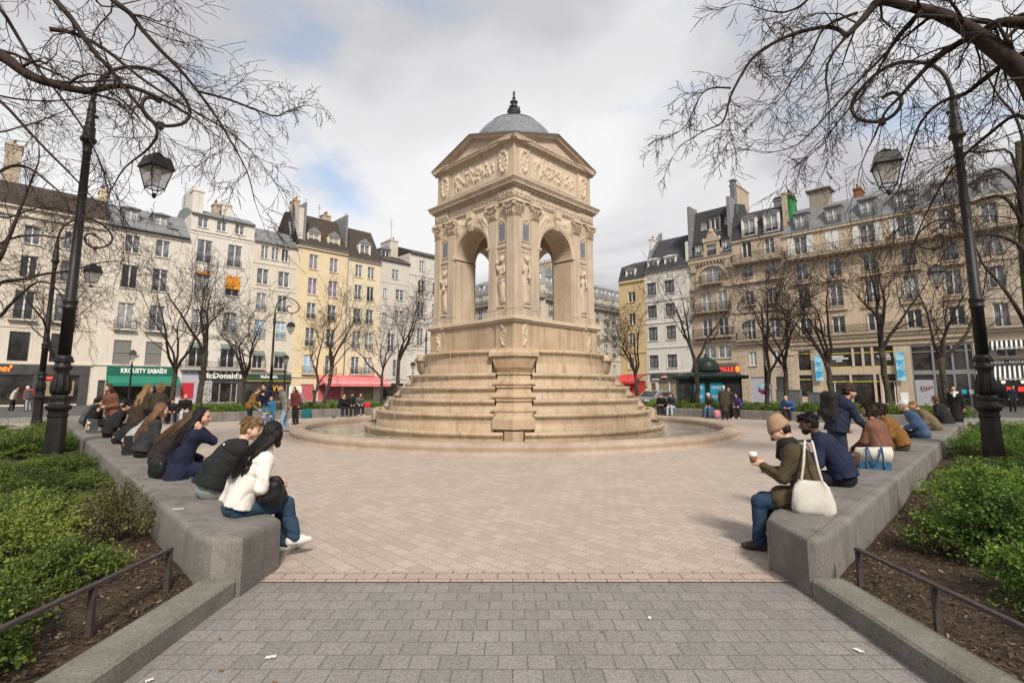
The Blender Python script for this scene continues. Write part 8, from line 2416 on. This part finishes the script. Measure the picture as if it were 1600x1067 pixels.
for x, y, f, lab, kw in [(-36.6, 37.5, -60, 'pedestrian in a beige jacket in front of the dark grey shop', dict(top=(.42, .37, .31), legs=BLK)), (-35.3, 37.4, 90, 'pedestrian in a white cap and grey trousers by the dark grey shop', dict(top=(.06, .06, .06), legs=(.25, .25, .26), hat='cap', hatc=(.65, .65, .65))), (-37.3, 39.4, 30, 'pedestrian in a red jacket behind the beige one', dict(top=(.35, .03, .04), legs=BLK)),
                         (33.6, 36.4, 200, 'waiter-like figure in black under the striped awning', dict(top=BLK, legs=BLK)), (34.9, 36.0, 170, 'figure in a dark blue coat at the striped restaurant', dict(top=NAVY, legs=BLK)), (-11.4, 56.5, 120, 'passer-by in white under the end of the faded red awning', dict(top=(.5, .48, .45), legs=BLK)), (-10.3, 57.0, 120, 'passer-by in navy under the end of the faded red awning', dict(top=NAVY, legs=BLK)),
                         (-25.2, 48.0, 70, 'passer-by in black and white outside the green shop', dict(top=(.06, .06, .06), legs=BLK)), (-19.6, 50.5, 100, 'passer-by in black at the grey restaurant doors', dict(top=BLK, legs=BLK))]:
    kw.setdefault('hairc', 'black'); person(lab, x, y, f, 'stand', h=.024, group='passers-by in front of the shops', stride=rnd.uniform(-.1, .1), sc=rnd.uniform(.95, 1.03), **kw)
# ------------------------------------------------------------------ bags, cup, scooter, stroller
def W2(x, y, face, p):
    v_ = Matrix.Rotation(R(face), 3, 'Z') @ Vector(p)
    return Vector((x + v_.x, y + v_.y, v_.z))


def soft(name, prims, mt, label, cat, loc=(0, 0, 0), rz=0, h=.009, disp=True, group=None):
    ph = rnd.uniform(0, 6)
    o = obj(name, sdf_mesh(name, prims, h, [mt], (lambda X_, Y_, Z_: .004 * np.sin(26 * X_ + 18 * Z_ + ph) + .003 * np.sin(44 * Z_ - 20 * Y_ + ph)) if disp else None), None, loc, R(rz)); tag(o, label, cat, group); return o


def slab(c, w, d, h_, r=.03):
    """rounded box as a sum of capsules"""
    out = []
    n = 5
    for i in range(n):
        z = c[2] - h_ / 2 + r + (h_ - 2 * r) * i / (n - 1)
        out.append(C((c[0] - w / 2 + r, c[1], z), (c[0] + w / 2 - r, c[1], z), d / 2, d / 2, 0, .05))
    return out


M['canvas'] = mat('cream canvas', (.50, .47, .41), (.57, .54, .48), 8, .9, .3, 90, bdist=.003); M['blue_canvas'] = mat('blue canvas', (.03, .09, .19), (.04, .12, .23), 8, .9, .3, 90)
M['black_leather'] = mat('black leather', (.007, .007, .007), (.013, .013, .013), 12, .45, .2, 60, spec=.25); M['brown_leather'] = mat('brown leather', (.055, .028, .017), (.09, .05, .03), 10, .45, .2, 60)
M['black_cloth'] = fabric((.014, .014, .015)); M['cup_sleeve'] = mat('brown cup sleeve', (.22, .11, .055), (.26, .14, .07), 20, .8)
# handbag at the off-white jacket
x, y = bench_pos(-1, .34, .36); y -= .05
c = W2(x, y, -50, (.25, .26, .66))
hb_ = soft('handbag', slab((0, 0, 0), .13, .16, .22) + [C((-.01, -.09, -.05), (-.01, .10, -.04), .065, .065, 0, .06), C((0, -.07, .05), (0, .08, .05), .045, .04, 0, .05)], M['black_leather'], 'slouchy black leather handbag hanging at the elbow of the off-white jacket', 'handbag', tuple(c), -44)
mb = MB(); mb.tube(smooth_path([(.0, -.10, .06), (-.01, -.07, .15), (-.01, .05, .17), (.0, .12, .08)]), .012, 6); mb.build('strap', M['black_leather'], hb_); hb_.scale = (.82, .82, .82)
# cream tote beside the khaki parka, straps over her shoulder
x, y = bench_pos(1, .60, .33)
c = W2(x, y, 62, (-.29, -.02, .625))
mb = MB(); rings = []
for z, w_, d_, sag in ((-.185, .13, .03, 0), (-.175, .165, .05, 0), (-.13, .185, .062, .0), (-.05, .18, .06, .004), (.03, .165, .05, .008), (.09, .14, .034, .01), (.125, .11, .02, .012), (.13, .105, .016, .012)):
    n_ = 28; ring = []
    for j in range(n_):
        a_ = 2 * math.pi * j / n_; ca, sa = math.cos(a_), math.sin(a_)
        ex = math.copysign(abs(ca) ** .55, ca) * w_; ey = math.copysign(abs(sa) ** .7, sa) * d_
        cr = .007 * math.sin(j * 2.1 + z * 30) + .006 * math.sin(j * 1.1 - z * 47)
        ring.append((ey * (1 + cr * 6) + sag + .01 * math.sin(j * .9 + z * 22), ex + cr, z + .012 * math.sin(j * .8) * (z > 0)))
    rings.append(ring)
mb.loft(rings, 0, True); t_ = mb.build('tote_bag', M['canvas'], None, tuple(c), R(62)); tag(t_, 'plain cream canvas tote bag hanging from the khaki parka onto the bench', 'tote bag')
mb = MB()
for s in (-1, 1): mb.tube(smooth_path([(.0, s * .09, .12), (.02, s * .06, .28), (.07, s * .04, .44), (.14, s * .03, .50)]), .012, 5)
mb.build('strap', M['canvas'], t_)
# paper cup in her hand
hp_ = bean.matrix_world if False else None
cu_ = W2(x, y, 62, tuple(hb[0] + Vector((.02, .035, .01))))
o = empty('paper_cup', tuple(cu_ - Vector((0, 0, .06))), 0, 'small takeaway paper cup with a white lid held by the woman in the beige hat', 'cup')
mb = MB(); mb.lathe([(.028, 0), (.04, .12), (.038, .121)], 18); mb.build('cup', M['letter_white'], o)
mb = MB(); mb.lathe([(.0325, .03), (.0415, .1), (.0405, .101)], 18); mb.build('sleeve', M['cup_sleeve'], o)
mb = MB(); mb.lathe([(.042, .118), (.043, .126), (.037, .128), (.036, .14), (.01, .141)], 18); mb.build('lid', M['letter_white'], o)
# white and blue tote
c = bench_pos(1, 3.0, .30)
o = empty('tote_bag', (c[0], c[1], .45), R(-28), 'white canvas tote bag with a blue bottom and blue handles standing on the bench', 'tote bag')
mb = MB(); mb.loft([[(-.19, -.08, 0), (.19, -.08, 0), (.19, .08, 0), (-.19, .08, 0)], [(-.2, -.085, .11), (.2, -.085, .11), (.2, .085, .11), (-.2, .085, .11)]], 0); mb.build('base', M['blue_canvas'], o)
mb = MB(); mb.loft([[(-.2, -.085, .111), (.2, -.085, .111), (.2, .085, .111), (-.2, .085, .111)], [(-.235, -.09, .24), (.235, -.09, .24), (.24, .09, .24), (-.235, .09, .24)], [(-.225, -.055, .305), (.225, -.06, .32), (.235, .05, .33), (-.215, .05, .30)]], 0, True); mb.build('body', M['canvas'], o)
mb = MB()
for yy in (-.096,): mb.tube(smooth_path([(-.11, yy * .95, .02), (-.10, yy, .27), (-.085, yy * 1.1, .33), (-.06, yy * 1.25, .22), (0, yy * 1.3, .08), (.06, yy * 1.25, .22), (.085, yy * 1.1, .33), (.10, yy, .27), (.11, yy * .95, .02)]), .011, 5)
mb.build('handles' if False else 'handle', M['blue_canvas'], o)
c = bench_pos(1, 2.6, .55); soft('shoulder_bag', [Eo((0, 0, 0), (.13, .06, .10)), C((-.1, 0, .04), (.1, 0, .04), .04)], M['brown_leather'], 'small rounded brown leather bag in front of the white and blue tote', 'shoulder bag', (c[0], c[1], .62), 40)
# kick scooter held by the navy jacket man
x, y = bench_pos(1, 1.72, .33)
hl = W2(x, y, 55, tuple(hn[0]))
o = empty('kick_scooter', (hl.x - .02, hl.y + .06, 0), R(250), 'black electric kick scooter with blue grip leaning towards the navy jacket man', 'scooter')
mb = MB(); mb.tube([(0, 0, .16), (-.06, 0, .95)], .024, 8); mb.build('stem', M['lamp_iron'], o)
mb = MB(); mb.tube([(-.06, -.26, .98), (-.06, 0, .96), (-.06, .26, .98)], .016, 8); mb.build('handlebar', M['lamp_iron'], o)
for s in (-1, 1):
    mb = MB(); mb.tube([(-.06, s * .15, .97), (-.06, s * .28, .98)], .021, 8); mb.build('grip', M['blue_canvas'] if s > 0 else M['black_leather'], o)
mb = MB(); mb.box(-.98, -.075, .12, -.1, .075, .165); mb.tube([(-.1, 0, .14), (0, 0, .2)], .03, 8); mb.build('deck', M['lamp_iron'], o, bevel=.01)
for px_ in (.06, -1.02):
    mb = MB(); mb.lathe([(.04, -.025), (.1, -.025), (.108, 0), (.1, .025), (.04, .025)], 18); w_ = mb.build('wheel', M['black_leather'], o, (px_, 0, .108)); w_.rotation_euler = (R(90), 0, 0)
mb = MB(); mb.tube(smooth_path([(-.06, .1, .97), (.1, .14, .85), (.1, .05, .6), (.0, .02, .5)]), .005, 4); mb.build('brake_cable', M['lamp_iron'], o)
# backpacks
def backpack(xy, face, rt_, sz, mt, label, k=1.0):
    nb_, d2_, back_, r_, pel_, wa_ = rt_
    cpos = W2(xy[0], xy[1], face, tuple((nb_ + wa_) * .5 * sz + back_ * .2 * sz))
    o = soft('backpack', slab((0, 0, 0), .30 * k, .18, .44 * k) + [C((-.08, -.1, -.1), (.08, -.1, -.1), .07, .07, 0, .04)], mt, label, 'backpack', tuple(cpos), face, .011, group=None)
    return o


backpack((5.45, 8.75), -98, sz, .97, M['black_cloth'], 'black backpack worn by the standing man in the brown hat', .95)
backpack((-11.0, 21.4), -70, maz, .96, M['black_cloth'], 'black backpack on the mustard jacket')
# woman's crossbody bag
o = soft('shoulder_bag', slab((0, 0, 0), .26, .1, .2), mat('dark olive leather', (.03, .03, .02), (.05, .05, .03), 9, .5), 'dark olive crossbody bag on the walking woman', 'shoulder bag', (-8.86, 19.36, 1.0), 130, .014)
nb_, d2_, bk_, r_, pe_, wa_ = bzz
mb = MB(); mb.ball((0, 0, 0), (.024, .010, .017), 10, 6); e_ = mb.build('emblem', M['letter_white'], bman, tuple(nb_ - d2_ * .10 + r_ * .06 + bk_ * .145))
mb = MB(); mb.ball((0, 0, 0), (.010, .012, .007), 8, 5); mb.build('emblem_dot', M['red_door'], e_)
# things standing on the left bench
c = bench_pos(-1, 4.72, .16)
o = empty('paper_bag', (c[0], c[1], .45), R(-45), 'tall dark paper bag on the bench beside the grey hooded sweater', 'paper bag')
mb = MB(); mb.loft([[(-.15, -.07, 0), (.15, -.07, 0), (.15, .07, 0), (-.15, .07, 0)], [(-.10, -.055, .33), (.10, -.055, .33), (.10, .055, .33), (-.10, .055, .33)]], 0); mb.build('bag', M['brown_leather'] if False else M['black_cloth'], o)
mb = MB(); mb.tube(smooth_path([(-.02, -.068, .12), (.02, -.066, .16), (-.02, -.064, .2), (.02, -.062, .24)]), .006, 4); mb.build('logo', M['letter_orange'], o)
c = bench_pos(-1, 9.0, .1)
o = empty('shopping_bag', (c[0], c[1], .45), R(-40), 'dark grey shopping bag with white markings on the bench beside the phone reader', 'shopping bag')
mb = MB(); mb.loft([[(-.26, -.08, 0), (.26, -.08, 0), (.26, .08, 0), (-.26, .08, 0)], [(-.27, -.05, .36), (.27, -.05, .36), (.27, .05, .36), (-.27, .05, .36)]], 0); mb.build('bag', mat('grey bag', (.05, .05, .05), (.08, .08, .08), 6, .7), o)
mb = MB()
for i in range(6): mb.tube([(-.12 + .045 * i, -.078, .24 + .02 * math.sin(i * 3)), (-.12 + .045 * i, -.078, .30)], .008, 4)
mb.tube([(.06 * math.cos(a * .7), -.081, .14 + .05 * math.sin(a * .7)) for a in range(10)], .008, 4); mb.build('marking', M['letter_white'], o)
c = bench_pos(-1, 10.0, .12); o = empty('drink_bottle', (c[0], c[1], .45), 0, 'small bottle with an orange drink on the bench by the planting bed', 'bottle')
mb = MB(); mb.lathe([(.05, 0), (.055, .03), (.055, .16), (.03, .21), (.025, .25)], 14); mb.build('bottle', mat('orange drink', (.55, .22, .04), (.6, .45, .3), 4, .2), o); mb = MB(); mb.lathe([(.03, .245), (.03, .28), (.01, .285)], 12); mb.build('cap', M['letter_white'], o)
x, y = bench_pos(-1, 2.2, .34); c = W2(x, y, -50, (-.2, -.2, .56)); soft('handbag', slab((0, 0, 0), .24, .12, .2), M['black_leather'], 'small black bag lying on the bench behind the navy coat', 'handbag', tuple(c), -30, .01)
c = bench_pos(-1, 1.15, .0); mb = MB(); mb.box(-.05, -.006, 0, .05, .006, .008); o = mb.build('wooden_stick', M['canvas'], None, (c[0] + .12, c[1] - .32, .452), .2); tag(o, 'pale wooden stirring stick left on the bench top', 'stick')
# far bench bags
for sx, u, col, lab in ((-1, 482, (.01, .09, .12), 'teal backpack on the ground at the far left bench'), (1, 1118, (.55, .2, .26), 'pink bag on the ground by the long brown coat'), (-1, 578, (.45, .02, .03), 'red bag on the far left bench beside the three friends')):
    x, y = far_seat(sx, u); x -= sx * .35 * (0 if col[0] == .45 else 1); y -= .35 * (0 if col[0] == .45 else 1)
    soft('backpack' if col[0] == .01 else 'bag', slab((0, 0, 0), .34, .2, .42 if col[0] < .4 else .26), fabric(col), lab, 'bag', (x, y, .22 if col[0] != .45 else .56), 40, .016)
# pushchair among the visitors
o = empty('pushchair', (-9.95, 20.6, 0), R(-60), 'pushchair with a bright green trim among the visitors on the plaza', 'pushchair')
mb = MB()
for s in (-1, 1): mb.tube([(s * .2, -.45, 1.0), (s * .2, .1, .45), (s * .22, .4, .12)], .014, 6); mb.tube([(s * .2, .05, .5), (s * .22, -.35, .12)], .014, 6)
mb.tube([(-.2, -.45, 1.0), (.2, -.45, 1.0)], .016, 6); mb.build('frame', M['grey_paint'], o)
soft_m = sdf_mesh('seat', [C((-.13, -.05, .5), (.13, -.05, .5), .1), C((-.12, -.18, .75), (.12, -.18, .75), .08), C((-.12, .2, .5), (.12, .2, .5), .07)], .016, [fabric((.28, .2, .3))]); obj('seat', soft_m, o)
mb = MB(); mb.tube([(-.2, -.1, .62), (0, .16, .66), (.2, -.1, .62)], .025, 6); mb.build('bumper_bar', fabric((.35, .5, .04)), o)
for s in (-1, 1):
    for yy in (.4, -.35):
        mb = MB(); mb.lathe([(.03, -.02), (.1, -.02), (.11, 0), (.1, .02), (.03, .02)], 14); w_ = mb.build('wheel', M['black_leather'], o, (s * .22, yy, .11)); w_.rotation_euler = (0, R(90), 0)
